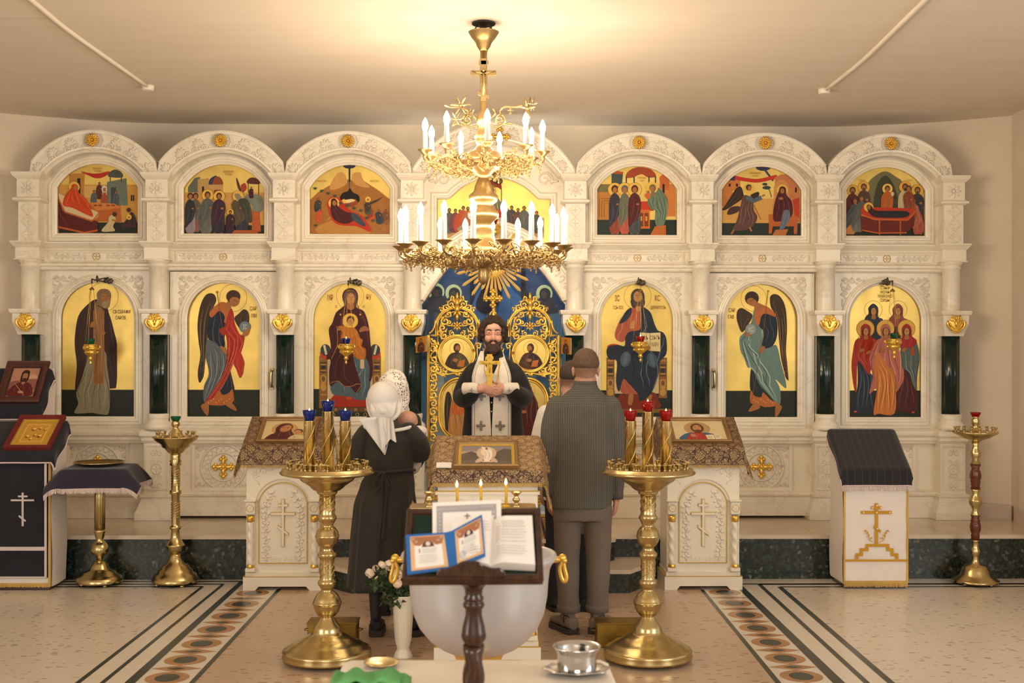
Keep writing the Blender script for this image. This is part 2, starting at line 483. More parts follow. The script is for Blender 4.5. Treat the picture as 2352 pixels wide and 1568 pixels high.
def spiral(c,r0,turns,a0,n=22,grow=1.0,d=1):
 """2D spiral from its outer end inwards"""
 return[(c[0]+r0*(1-0.85*(k/n)**grow)*cos(a0+d*turns*2*PI*k/n),c[1]+r0*(1-0.85*(k/n)**grow)*sin(a0+d*turns*2*PI*k/n))for k in range(n+1)]
def arc2(cx,cy,rx,ry,a0,a1,n=24):
 return[(cx+rx*cos(lerp(a0,a1,k/n)),cy+ry*sin(lerp(a0,a1,k/n)))for k in range(n+1)]
def segarc(cx,zb,hw,rise,n=24):
 """segment of a circle over the chord (cx +- hw, zb), from the right end to the left end"""
 R=(hw*hw+rise*rise)/(2*rise);cz=zb+rise-R
 a=math.asin(min(1,hw/R))
 if rise>hw:a=PI-a
 return[(cx+R*sin(lerp(a,-a,k/n)),cz+R*cos(lerp(a,-a,k/n)))for k in range(n+1)]
# ================================================================== room
YW,ZC=10.4,3.743
YP=9.95
def FN(Y):return lambda x,z,d:V(x,Y+d,z)
def struct(name,mb,mats,label=None):
 return part(name,mb,mats,None,True,label,None,None,'structure')
# floor: pale terrazzo either side, pinkish terrazzo down the middle, inlaid bands; all one surface
b=MB()
FL=dict(pale=0,pink=1,white=2,green=3,brown=4)
def fpoly(pts,m,lay):
 b.mat=FL[m]
 P=[on(px,py)for px,py in pts]
 for p in P:p.z=lay*0.0004
 ids=[b.pt(p)for p in P]
 for tri in geometry.tessellate_polygon([[Vector((p.x,p.y,0))for p in P]]):b.face([ids[i]for i in tri],False)
b.mat=1;b.quad((-7,-6,0),(7,-6,0),(7,10.6,0),(-7,10.6,0))
def fline(x0,y0,x1,y1,w0,w1,m,lay):
 """inlaid line between two pixels, running on towards the camera"""
 a0,a1=on(x0-w0/2,y0),on(x0+w0/2,y0)
 c0,c1=on(x1-w1/2,y1),on(x1+w1/2,y1)
 e0=a0+(a0-c0)*3;e1=a1+(a1-c1)*3
 b.mat=FL[m];z=V(0,0,lay*0.0004)
 b.quad(c0+z,c1+z,e1+z,e0+z)
for side in(0,1):
# outer pale field, white band, then the lines
 L=[(178.5,465,13,8),(235,513,12,8),(298,557,25,13),(440.5,642,13,9)]if not side else[(2047,1791,18,12),(1991,1744,15,10),(1927,1693,28,16),(1788,1612.5,13,8)]
 T=[1347,1341.3,1335,1352]if not side else[1347.6,1341.7,1341,1354]
 s=-1 if not side else 1
 o0,o1=on(L[0][0],1568),on(L[0][1],T[0]);i0,i1=on(L[3][0],1568),on(L[3][1],T[3])
 far=lambda p,q:p+(p-q)*3
 z1,z2=V(0,0,0.0004),V(0,0,0.0008)
# white ground of the bands, out to the wall along the step
 yb=9.02
 ii=i1+(i1-i0)*((yb-i1.y)/(i1.y-i0.y))
 b.mat=2;b.quad(far(i0,i1)+z1,ii+z1,V(s*7,yb,z1.z),V(s*7,-5,z1.z))
 b.mat=0;b.quad(far(o0,o1)+z2,o1+z2,V(s*7,o1.y,z2.z),V(s*7,-5,z2.z))
 for(xb,xt,wb,wt),yt in zip(L,T):fline(xb,1568,xt,yt,wb,wt,'green',3)
 for k in range(3):
  p=on(L[k][1],T[k]);w=(0.018,0.018,0.018)[k]
  b.mat=3;b.quad(V(p.x,p.y-w,.0012),V(p.x,p.y+w,.0012),V(s*7,p.y+w,.0012),V(s*7,p.y-w,.0012))
# ovals and lozenges of the chain between the last two lines
 c0=(on(L[2][0]+s*-12,1568)+on(L[3][0]+s*6,1568))*0.5;c1=(on(L[2][1],T[2])+on(L[3][1],T[3]))*0.5
 ax=(c0-c1).normalized();c1=c1+ax*((8.50-c1.y)/ax.y);sd=V(ax.y,-ax.x,0)
 hw=abs((on(L[3][0],1568)-on(L[2][0],1568)).dot(sd))*0.5
 pitch=0.366
 for k in range(18):
  c=c1+ax*(pitch*k)
  for(rw,rl,m,lay)in((0.72,0.118,'brown',2),(0.4,0.076,'green',3)):
   b.mat=FL[m];ids=[b.pt(c+sd*(hw*rw*cos(2*PI*j/24))+ax*(rl*sin(2*PI*j/24))+V(0,0,lay*.0004))for j in range(24)]
   b.face(ids[::-1]if(sd.cross(ax)).z<0 else ids,False)
  c=c+ax*(pitch/2)
  for(rw,rl,m,lay)in((0.86,0.066,'brown',2),(0.34,0.028,'green',3)):
   b.mat=FL[m];ids=[b.pt(c+sd*(hw*rw*u)+ax*(rl*w)+V(0,0,lay*.0004))for u,w in((1,0),(0,1),(-1,0),(0,-1))]
   b.face(ids[::-1]if(sd.cross(ax)).z<0 else ids,False)
b.mat=1;b.box((-7,-6,-0.12),(7,10.6,-0.002))
struct('floor',b,['terrazzo_pale','terrazzo_pink','inlay_white','inlay_green','inlay_brown'])
# raised floor before the screen, its steps
b=MB()
b.mat=1;b.box((-6,9.0,0.0),(6,10.6,0.31))
b.mat=0;b.box((-6,8.985,0.31),(6,10.6,0.34))
b.mat=2
for k in range(-9,10):b.box((k*0.62-.0015,8.99,0.3395),(k*0.62+.0015,9.9,0.3404))
struct('raised_floor',b,['platform_marble','terrazzo_dark','marble_baseboard'])
def slab(pts,z0,z1):
 b=MB();n=len(pts)
 for lo,hi,m,g in((z0,z1-0.03,1,0.0),(z1-0.03,z1,0,0.012)):
  b.mat=m
  P=[(x*(1+g*0.8),y-(g if y<8.99 else 0))for x,y in pts]
  r0=[b.pt((x,y,lo))for x,y in P];r1=[b.pt((x,y,hi))for x,y in P]
  b.rings([r0,r1],True,True,True,False)
 return b
struct('step_slab',slab([(-1.25,9.0),(-1.25,8.74),(-1.02,8.48),(0.98,8.48),(1.135,8.72),(1.135,9.0)],0.0,0.17),['platform_marble','terrazzo_dark'])
struct('step_slab',slab([(-0.95,9.0),(-0.95,8.93),(-0.85,8.80),(0.86,8.80),(0.915,8.86),(0.915,9.0)],0.17,0.341),['platform_marble','terrazzo_dark'])
# walls
plan=[(-5.6,8.2),(-4.9,9.0),(-4.4,9.72),(-4.15,9.97),(-3.75,10.16),(-3.4,10.30),(-3.0,10.38),(-2.4,YW),(0,YW),(2.6,YW),(3.1,10.38),(3.5,10.28),(3.95,10.12),(4.38,9.86)]
P=crom([(x,y,0)for x,y in plan],5)
b=MB()
r=[[b.pt((p.x,p.y,z))for p in P]for z in(0,ZC+0.05)]
b.rings(r,False,False,False,True)
r=[[b.pt((p.x,p.y+0.25,z))for p in P]for z in(0,ZC+0.05)]
b.rings(r,False,False,False,True)
struct('wall_back',b,'plaster')
b=MB();b.box((4.36,7.6,0),(4.9,9.82,ZC+.05));b.box((4.33,7.6,0.34),(4.5,9.62,2.12))
struct('wall_right',b,'plaster')
b=MB();b.box((-5.9,-6,0),(-5.6,8.3,ZC+.05));struct('wall_left',b,'plaster')
b=MB();b.box((-7,-6,ZC),(7,10.7,ZC+0.12));struct('ceiling',b,'ceiling_plaster')
b=MB()
p0,p1=on(0,40,ZC),on(105,40,ZC);b.box((p0.x,p0.y,ZC-.004),(p1.x,p1.y+.015,ZC));struct('ceiling_crack_1',b,'marble_baseboard')  # thin pale strip standing in for a crack line in the ceiling
b=MB()
Q=[p for p in P if p.x>3.88]+[V(4.36,9.8,0)]
rs=[[b.pt((p.x-dx,p.y-dy,z))for p in Q]for dx,dy,z in((0,0,.34),(.02,.03,.34),(.02,.03,.45),(0,.0,.46))]
b.rings(rs,False,False,False,False);b.box((4.30,7.6,.34),(4.335,9.65,.455))
struct('baseboard_right',b,'marble_baseboard')
# ================================================================== the marble icon screen
SCREEN=thing('icon_screen','tall carved white marble altar screen with arches, green columns and gold ornaments','altar screen',(0,9.9,0.34))
COLX=[-3.86,-2.799,-1.745,-0.682,0.682,1.745,2.799,3.86]
BAYX=[-3.33,-2.272,-1.2135,None,1.2135,2.272,3.33]
def rectstack(b,cx,Y,prof):
 """moulded square shaft: (half width, projection in front of Y, z)..."""
 rs=[[b.pt((cx-h,Y+0.02,z)),b.pt((cx+h,Y+0.02,z)),b.pt((cx+h,Y-p,z)),b.pt((cx-h,Y-p,z))][::-1]for h,p,z in prof]
 b.rings(rs,True,True,True,False)
def hmould(b,x0,x1,Y,prof):
 """horizontal moulding: (projection, z) profile between x0 and x1"""
 rs=[[b.pt((x,Y-p,z))for p,z in prof]for x in(x0,x1)]
 b.rings(rs,False,False,False,False)
class Rel:
 """carving on an upright face: 2D shapes at (cx, cz), turned by ang, mirrored by mx, standing out of plane Y"""
 def __init__(s,b,cx,cz,Y,k=1.0,ang=0.0,mx=1,seg=5):
  s.b,s.c,s.Y,s.k,s.a,s.mx,s.seg=b,(cx,cz),Y,k,ang,mx,seg
 def p(s,x,y,h=0.0):
  x*=s.mx*s.k;y*=s.k
  return V(s.c[0]+x*cos(s.a)-y*sin(s.a),s.Y-h*s.k,s.c[1]+x*sin(s.a)+y*cos(s.a))
 def tube(s,pts,r,flat=1.0):
  s.b.tube([s.p(x,y,0.2*(max(r)if isinstance(r,(list,tuple))else r))for x,y in pts],[q*s.k for q in r]if isinstance(r,(list,tuple))else r*s.k,s.seg,True,flat)
 def leaf(s,x,y,ang,l,w,h=None,seg=7,rg=5):
  a=s.a+(ang if s.mx>0 else PI-ang)
  q=Matrix.Rotation(-a,3,'Y')
  s.b.ball(s.p(x,y),(l*s.k,(h or w*0.8)*s.k,w*s.k),seg,rg,q)
 def dot(s,x,y,r,h=None):s.b.ball(s.p(x,y),(r*s.k,(h or r*.7)*s.k,r*s.k),8,5)
 def curl(s,x,y,r,a0,d=1,turns=1.3,w=0.16,n=14):
  pts=spiral((x,y),r,turns,a0,n,1.0,d)
  s.tube(pts,[r*w*(1-0.5*i/n)for i in range(n+1)])
 def palmette(s):
  """fan of lobes over two scrolls, about 1 unit high"""
  for a,l in((90,.40),(58,.36),(122,.36),(26,.30),(154,.30)):
   s.leaf(cos(rad(a))*.3,.36+sin(rad(a))*.32,rad(a),l,.15,.12)
  for m in(1,-1):s.curl(m*.46,.08,.27,rad(90+m*90),-m,1.3,.4,10);s.leaf(m*.8,-.05,rad(90-m*50),.22,.08,.1)
  s.leaf(0,.15,PI/2,.26,.12,.13)
 def flower(s,n=8,r=1.0):
  for k in range(n):
   a=2*PI*k/n;s.leaf(cos(a)*r*.58,sin(a)*r*.58,a,r*.4,r*.17,r*.15)
  s.dot(0,0,r*.24)
 def vine(s,w,n=5):
  """running scroll along x from -w to w, height about 1"""
  for k in range(n):
   x=lerp(-w,w,(k+.5)/n);d=1 if k%2 else-1
   s.curl(x,0,.46,PI/2*d,d,1.4,.26,12)
   s.leaf(x+.5,.25*d,rad(30*d),.3,.15,.16)
def columns():
 mdl=None
 for i,cx in enumerate(COLX):
  b=MB()
  rectstack(b,cx,YP,[(.165,.2,.342),(.165,.2,.40),(.155,.19,.42),(.125,.16,.50),(.122,.155,.525),(.13,.17,.53),(.13,.17,.55),(.105,.14,.56),(.105,.14,.975),(.115,.15,.985),(.12,.16,1.0),(.12,.16,1.02),(.135,.175,1.04),(.135,.175,1.075),(.115,.15,1.09)])
  ped=part('pedestal',b,'marble',SCREEN);b=MB()
  b.smooth=True
  b.lathe([(.112,1.088),(.115,1.11),(.11,1.135),(.088,1.155),(.082,1.17),(.088,1.185),(.088,1.222)],(cx,9.86,0),24);part('column_base',b,'marble',ped);b=MB();b.smooth=True
  rectstack(b,cx,YP,[(.078,.16,1.878),(.084,.165,1.90),(.092,.18,1.93),(.106,.2,1.98),(.108,.2,2.05),(.122,.215,2.055),(.128,.22,2.075),(.128,.22,2.088)])
  b.lathe([(.078,2.085),(.073,2.10),(.073,2.44),(.08,2.445),(.08,2.455),(.074,2.462),(.08,2.475),(.095,2.487),(.095,2.5)],(cx,9.86,0),24)
  rectstack(b,cx,YP,[(.108,.17,2.498),(.108,.17,2.505),(.1,.16,2.51),(.1,.16,2.6),(.108,.17,2.605),(.122,.185,2.625),(.13,.2,2.64),(.13,.2,2.65),(.083,.14,2.655),(.083,.14,2.975),(.1,.155,2.98),(.118,.175,2.99),(.118,.175,3.005),(.092,.15,3.02),(.092,.15,3.165),(.1,.16,3.17),(.118,.18,3.19),(.126,.19,3.208),(.126,.19,3.221)])
  col=part('column',b,'marble',SCREEN)
  b=MB();b.smooth=True
  b.lathe([(.074,1.222),(.074,1.88)],(cx,9.87,0),72,0,1,1,lambda z,a:1-.10*abs(sin(5.0*a))**0.6+.02)
  part('shaft',b,'green_marble',col,label='dark green fluted marble shaft')
  b=MB();b.smooth=True
  R=Rel(b,cx,1.985,9.75,.072,0,1,6)
  for m in(1,-1):
   R.curl(m*.5,.5,.36,rad(90),m,1.3,.3,14)
   R.tube(crom([(m*.95,.35),(m*1.0,-.1),(m*.72,-.6),(m*.15,-.95)],5),[.06,.1,.12,.14,.16,.16,.16,.15,.14,.13,.12,.1,.09,.08,.07,.05])
   R.tube(crom([(m*.72,.05),(m*.6,-.3),(m*.1,-.75)],5),[.05,.09,.12,.13,.13,.12,.1,.09,.08,.07,.05])
   R.leaf(m*.2,.25,rad(90-m*18),.45,.12,.16)
  b.ball((cx,9.752,1.992),(.066,.005,.062),16,10);b.ball((cx,9.752,1.96),(.05,.004,.06),16,10);R.leaf(0,-.05,PI/2,.5,.16,.24);R.leaf(0,.6,PI/2,.3,.12,.16);R.leaf(0,-.8,PI/2,.3,.1,.12)
  part('capital_ornament',b,'gilding',col,label='gold acanthus ornament')
  b=MB();b.smooth=True
  Rel(b,cx,3.093,9.8,.062).flower(8);part('carving',b,'relief_marble',col);b=MB()
  b.smooth=False
  for k in range(3):
   z=2.705+k*.11
   for r0 in(.042,):
    pts=[(r0,0),(0,r0),(-r0,0),(0,-r0)]
    b.sweep([(cx+x,z+y)for x,y in pts[::-1]],[(-.012,0),(-.012,.008),(0,.008),(0,0)],FN(9.81),True)
   b.smooth=True;Rel(b,cx,z,9.81,.028).flower(4);b.smooth=False
  part('carving',b,'relief_marble',col);b=MB();b.smooth=True
  for sgn,zc in((1,.86),(-1,.66)):
   R=Rel(b,cx,zc,9.81,.055,0,1,4)
   for m in(1,-1):
    R.curl(m*.55,.6*sgn,.48,rad(90*sgn),m*sgn,1.2,.2,10);R.curl(m*.55,-.75*sgn,.45,rad(-90*sgn),-m*sgn,1.2,.2,10)
   R.leaf(0,1.2*sgn,PI/2,.45,.16,.12)
  R=Rel(b,cx,.765,9.81,.055,0,1,5);R.tube(arc2(0,0,.75,.75,0,2*PI,20),.1)
  for a in range(4):R.leaf(cos(a*PI/2)*.32,sin(a*PI/2)*.32,a*PI/2,.3,.1,.1)
  b.smooth=False
  b.sweep([(cx+x,z)for x,z in((.085,.6),(.085,.95),(-.085,.95),(-.085,.6))][::-1],[(-.012,.0),(-.012,.008),(0,.008),(0,0)],FN(9.81),True)
  part('carving',b,'relief_marble',ped)
columns()
# outlines of the two sorts of niche
def hole_low(cx,g=0.0):
 r=.309+g
 return[(cx+r,1.187-g)]+[(cx+r*cos(a),2.011+r*sin(a))for a in[PI*k/28 for k in range(29)]]+[(cx-r,1.187-g)]
def hole_up(cx,g=0.0):
 return[(cx+.342+g,2.727-g)]+segarc(cx,3.118,.342+g,.2+g*.6,20)+[(cx-.342-g,2.727-g)]
FRAME=[(-.004,.0),(-.004,.012),(.012,.022),(.02,.03),(.034,.03),(.04,.018),(.05,.016),(.056,.022),(.066,.018),(.07,.0)]
def door_carving(b,cx,Y):
 """the square carved panel under an icon"""
 zc,hw,hh=.768,.262,.2
 b.smooth=False
 b.sweep([(cx-hw,zc-hh),(cx+hw,zc-hh),(cx+hw,zc+hh),(cx-hw,zc+hh)],[(-.03,0),(-.026,.012),(-.004,.02),(0,.02),(0.006,0)],FN(Y),True)
 b.smooth=True
 R=Rel(b,cx,zc,Y,.19,0,1,6)
 R.tube(arc2(0,0,.98,.98,0,2*PI,40),.06);R.tube(arc2(0,0,.62,.62,0,2*PI,32),.05)
 n=20;R.tube([(cos(2*PI*k/(2*n))*(.7 if k%2 else.9),sin(2*PI*k/(2*n))*(.7 if k%2 else.9))for k in range(2*n+1)],.035)
 for mx in(1,-1):
  for mz in(1,-1):
   S=Rel(b,cx+mx*.185,zc+mz*.125,Y,.05,0,mx,4)
   S.curl(.35,.5*mz,.55,0,mz,1.4,.3,12);S.curl(-.75,.75*mz,.42,0,-mz,1.2,.3,10);S.curl(.75,-.65*mz,.4,PI/2,mz,1.2,.3,10)
   S.leaf(-.1,1.05*mz,.4,.4,.14,.1)
def spandrel(cx,Y,parent):
 for m in(1,-1):
  b=MB();b.smooth=True;R=Rel(b,cx+m*.305,2.275,Y,.062,0,m,4)
  for x,y,r,a,d in((.55,1.1,.5,0,1),(-.4,1.15,.42,90,-1),(-1.3,1.25,.34,0,1),(.75,.1,.42,180,1),(.05,.25,.36,90,-1),(.85,-.8,.36,0,1),(.9,-1.6,.26,90,-1),(.45,-.5,.26,0,-1)):
   R.curl(x,y,r,rad(a),d,1.4,.3,11)
  for x,y,a in((-.9,.85,20),(.2,.75,60),(1.1,.6,100),(.6,-1.2,70),(-1.8,1.2,0),(.95,-2.1,90)):R.leaf(x,y,rad(a),.36,.15,.17)
  part('spandrel_carving',b,'relief_marble',parent)
def gold_cross(b,cx,zc,Y,k=.098):
 R=Rel(b,cx,zc,Y,k,0,1,6)
 for a in range(4):
  u,w=cos(a*PI/2),sin(a*PI/2)
  R.leaf(u*.42,w*.42,a*PI/2,.45,.2,.2);R.dot(u*.82,w*.82,.2)
  for m in(1,-1):R.dot(u*.66-m*w*.2,w*.66+m*u*.2,.16)
  d=rad(45+90*a);R.leaf(cos(d)*.22,sin(d)*.22,d,.2,.1,.12)
 R.dot(0,0,.2,.26)
def rosette(b,cx,cz,Y,r):
 R=Rel(b,cx,cz,Y,r);n=16
 for k in range(n):
  a=2*PI*k/n;R.leaf(cos(a)*.66,sin(a)*.66,a,.36,.13,.2,7,5);R.leaf(cos(a+.2)*.38,sin(a+.2)*.38,a,.26,.08,.26,6,4)
 R.dot(0,0,.2,.3)
HM_CORN=[(0,.96),(.05,.97),(.055,.985),(.065,1.0),(.065,1.02),(.085,1.04),(.09,1.06),(.09,1.075),(.06,1.09),(.03,1.1),(0,1.1)]
HM_PLINTH=[(.07,.342),(.07,.52),(.085,.53),(.09,.545),(.075,.56),(.02,.57),(0,.575)]
HM_ENT=[(0,2.415),(.05,2.418),(.06,2.43),(.06,2.44),(.075,2.455),(.075,2.47),(.05,2.482),(.04,2.49),(.04,2.575),(.05,2.585),(.055,2.6),(.085,2.625),(.1,2.64),(.1,2.65),(0,2.655)]
def bay(i):
 cx=BAYX[i];x0,x1=COLX[i],COLX[i+1];door=i in(1,5)
 b=MB()
 if not door:
  b.plate([(x0,.342),(x1,.342),(x1,2.42),(x0,2.42)],[hole_low(cx)],FN(YP),.08)
 else:
  for s,xe in((-1,x0),(1,x1)):
   b.box((min(cx+s*.462,xe),YP-.0,.342),(max(cx+s*.462,xe),YP+.08,2.42))
  b.mat=1;b.box((cx-.47,YP+.05,.342),(cx+.47,YP+.075,2.42));b.mat=0  # near-black sheet behind the door, standing in for the shade in its gap
 part('lower_panel',b,['marble','dark_gap'],SCREEN)
 if not door:
  b=MB();b.sweep(hole_low(cx),FRAME,FN(YP),True);part('icon_surround',b,'marble',SCREEN)
  b=MB();hmould(b,x0,x1,YP,HM_CORN);hmould(b,x0,x1,YP,HM_PLINTH);part('moulding',b,'marble',SCREEN)
  spandrel(cx,YP,SCREEN);b=MB();door_carving(b,cx,YP);part('panel_carving',b,'relief_marble',SCREEN)
  b=MB();b.smooth=True;gold_cross(b,cx,.768,YP-.012);part('cross_ornament',b,'gilding',SCREEN,label='gold cross with trefoil ends')
 b=MB();hmould(b,x0,x1,YP,HM_ENT);part('entablature',b,'marble',SCREEN)
 b=MB();zc=2.533
 b.sweep([(cx-.395,zc-.04),(cx+.395,zc-.04),(cx+.395,zc+.04),(cx-.395,zc+.04)],[(-.012,0),(-.01,.012),(-.002,.012),(0,0)],FN(YP-.04),True)
 b.smooth=True
 for m in(1,-1):Rel(b,cx+m*.22,zc,YP-.04,.048,0,m,4).vine(2.9,6)
 fr=part('frieze_carving',b,'relief_marble',SCREEN)
 b=MB();b.smooth=True
 R=Rel(b,cx,zc,YP-.042,.03);R.tube(arc2(0,0,1.0,1.0,0,2*PI,20),.12)
 for a in range(4):R.leaf(cos(a*PI/2)*.4,sin(a*PI/2)*.4,a*PI/2,.34,.13,.14)
 part('frieze_cross',b,'gold_paint' if i not in(2,)else 'relief_marble',fr)
# upper panel, arch
 b=MB();oa=segarc(cx,3.2,.45,.235,24)
 b.plate([(x0,2.65),(x1,2.65),(x1,3.2)]+oa+[(x0,3.2)],[hole_up(cx)],FN(YP),.06)
 part('upper_panel',b,'marble',SCREEN)
 b=MB();b.sweep(hole_up(cx),FRAME,FN(YP),True);part('icon_surround',b,'marble',SCREEN)
 arch(cx,.531,.57,.355,.434,.212,i)
 b=MB();b.smooth=True;rosette(b,cx,3.49,YP-.155,.06);part('rosette',b,'gilding',SCREEN,label='round gold rosette')
def arch(cx,clip,hwo,ro,hwi,ri,i):
 b=MB();zb=3.221;Yf=YP-.12
 outer=[(x,z)for x,z in segarc(cx,zb,hwo,ro,40)if abs(x-cx)<=clip]
 inner=segarc(cx,zb,hwi,ri,30)[::-1]
 b.plate([(cx+clip,zb)]+outer+[(cx-clip,zb)]+inner,[],FN(Yf),.14)
 b.sweep(segarc(cx,zb,hwi,ri,30),[(-.035,-.1),(-.035,-.02),(-.018,-.005),(-.008,.012),(.006,.014),(.014,0)],FN(Yf))
 b.sweep(outer,[(-.03,0),(-.026,.008),(-.008,.01),(.004,.006),(.004,-.14)],FN(Yf))
 part('arch',b,'marble',SCREEN)
 Rm=(hwo*hwo+ro*ro)/(2*ro);czo=zb+ro-Rm
 Ri=(hwi*hwi+ri*ri)/(2*ri);czi=zb+ri-Ri
 n=3 if clip<.6 else 4
 for m in(1,-1):
  b=MB();b.smooth=True
  for k in range(n):
   a=rad((20,37,55)[k])if n==3 else rad((13,27,41,54)[k])
   rr=Rm-.13;cz=czo
   x=sin(a)*rr;z=cz+cos(a)*rr
   if z<zb-.01:continue
   Rel(b,cx+m*x,z,Yf,.098,-m*a,1,5).palmette()
  part('arch_carving',b,'relief_marble',SCREEN)
 if clip<.6:
  b=MB();b.smooth=True;R=Rel(b,cx,3.49,Yf,.08);R.tube(arc2(0,0,1,1,0,2*PI,28),.09)
  part('rosette_ring',b,'relief_marble',SCREEN)
for i in range(7):
 if BAYX[i]is not None:bay(i)
# centre bay over the royal gates
b=MB();zc0,Rin,Rout=2.0,.582,.765
supper_hole=[(.482,2.62)]+[(.482,3.035),(.385,3.035)]+segarc(0,3.05,.36,.165,20)+[(-.385,3.035),(-.482,3.035),(-.482,2.62)]+[(x,2.845-1.06*x*x)for x in[lerp(-.47,.47,k/20)for k in range(21)]]
ZI=lambda x:2.651-1.4416*x*x
def zoff(x,o):
 n=Vector((2.883*x,1)).normalized();return(x+n.x*o,ZI(x)+n.y*o)
archcut=[(-.61,2.07),(-.61,2.14)]+[zoff(lerp(-.575,.575,k/40),.004)for k in range(41)]+[(.61,2.14),(.61,2.07)]
b.plate([(.682,2.07),(.682,3.22)]+segarc(0,3.2,.6,.36,30)+[(-.682,3.22),(-.682,2.07)]+archcut,[supper_hole],FN(YP),.1)
part('gate_panel',b,'marble',SCREEN)
b=MB();b.sweep(supper_hole,[(-.004,0),(-.004,.012),(.008,.02),(.018,.02),(.024,.008),(.04,.008),(.046,.014),(.056,.0)],FN(YP),True);part('icon_surround',b,'marble',SCREEN)
arch(0,.682,.70,.44,.57,.30,3)
b=MB()
ic=[zoff(lerp(-.58,.58,k/40),0)for k in range(41)];oc=[zoff(lerp(.585,-.585,k/40),.17)for k in range(41)];oc=[q for q in oc if abs(q[0])<.672]
b.plate([(.672,2.2)]+oc+[(-.672,2.2)]+ic,[],FN(YP-.06),.14)
b.sweep(ic[::-1],[(-.0,-.1),(-.0,.01),(.012,.02),(.024,.012),(.024,0)],FN(YP-.06));b.sweep([p for p in oc],[(-.03,0),(-.026,.012),(-.006,.012),(0,0)],FN(YP-.06))
part('gate_arch',b,'marble',SCREEN)
b=MB();b.smooth=True
for k in range(34):
 x=lerp(.56,-.56,k/33);px_,pz_=zoff(x,.085)
 if abs(px_)>.64:continue
 Rel(b,px_,pz_,YP-.06,.042,-math.atan(2.883*x),1,5).tube(arc2(0,.1,.45,.75,rad(-50),rad(170),10),.2)
part('arch_carving',b,'relief_marble',SCREEN)
for m in(1,-1):
 b=MB();b.smooth=True;R=Rel(b,m*.43,3.2,YP,.1,-m*.6,m,5);R.curl(0,0,.7,0,1,1.5,.16,16);R.leaf(.7,.3,.6,.5,.16,.12);part('carving',b,'relief_marble',SCREEN)
b=MB();b.smooth=True;gold_cross(b,.05,3.53,YP-.16,.085);part('cross_ornament',b,'gilding',SCREEN,label='gold cross on the crown of the middle arch')
# sunburst over the gate arch
b=MB();n=36;cz=2.475;Y0=YP-.1
for k in range(n):
 a=2*PI*(k+.5)/n;L=.30 if k%2 else.215;w=.013
 d=V(cos(a),0,sin(a));t_=V(-sin(a),0,cos(a));c=V(0,Y0,cz)
 p0,p1=c+d*.07,c+d*L
 i0=[b.pt(p0+t_*.006),b.pt(p0-t_*.006),b.pt(p0+V(0,-.016,0))]
 i1=[b.pt(p1+t_*w),b.pt(p1-t_*w),b.pt(p1+V(0,-.014,0))]
 tip=b.pt(p1+d*.025+V(0,-.004,0))
 for q in range(3):b.face((i0[q],i0[(q+1)%3],i1[(q+1)%3],i1[q]),False);b.face((i1[q],i1[(q+1)%3],tip),False)
b.smooth=True
R=Rel(b,0,cz,Y0,.1,0,1,6)
for k in range(15):
 a=rad(198+k*144/14);R.leaf(cos(a)*.62,sin(a)*.62,a,.6,.085,.2)
R.dot(0,0,.4,.4)
part('sunburst',b,'bright_gilding',SCREEN,label='gold sunburst of rays above the gates')
# ------------------------------------------------------------------ side doors of the screen
def side_door(cx,hs,label):
 D=thing('screen_door',label,'door',(cx,YP-.02,.36),0,'side doors of the icon screen')
 b=MB();b.plate([(cx-.452,.36),(cx+.452,.36),(cx+.452,2.41),(cx-.452,2.41)],[hole_low(cx)],FN(YP-.012),.05);part('panel',b,'marble',D)
 b=MB();b.sweep(hole_low(cx),FRAME,FN(YP-.012),True);part('icon_surround',b,'marble',D)
 b=MB();hmould(b,cx-.45,cx+.45,YP-.012,HM_CORN);hmould(b,cx-.45,cx+.45,YP-.012,[(p*.8,max(z,.362))for p,z in HM_PLINTH]);part('moulding',b,'marble',D)
 spandrel(cx,YP-.012,D);b=MB();door_carving(b,cx,YP-.012);part('panel_carving',b,'relief_marble',D)
 b=MB();b.smooth=True;gold_cross(b,cx,.768,YP-.024);part('cross_ornament',b,'gilding',D,label='gold cross with trefoil ends')
 hx=cx+hs*.405;b=MB();b.smooth=True
 for z in(1.585,1.435):
  b.smooth=False;b.bbox(hx,YP-.018,z,.032,.012,.03,.003);b.smooth=True
  for m in(1,-1):b.ball((hx+m*.008,YP-.026,z+.004),.003,6,4)
 b.tube(crom([(hx,YP-.02,1.585),(hx,YP-.05,1.57),(hx,YP-.055,1.51),(hx,YP-.05,1.45),(hx,YP-.02,1.435)],5),[.008]*4+[.012]*13+[.008]*4,8)
 part('handle',b,'brass',D,label='brass pull handle')
side_door(-2.272,1,'white marble screen door with a red-mantled winged figure icon, left of the gates')
side_door(2.272,-1,'white marble screen door with a pale green-mantled winged figure icon, right of the gates')
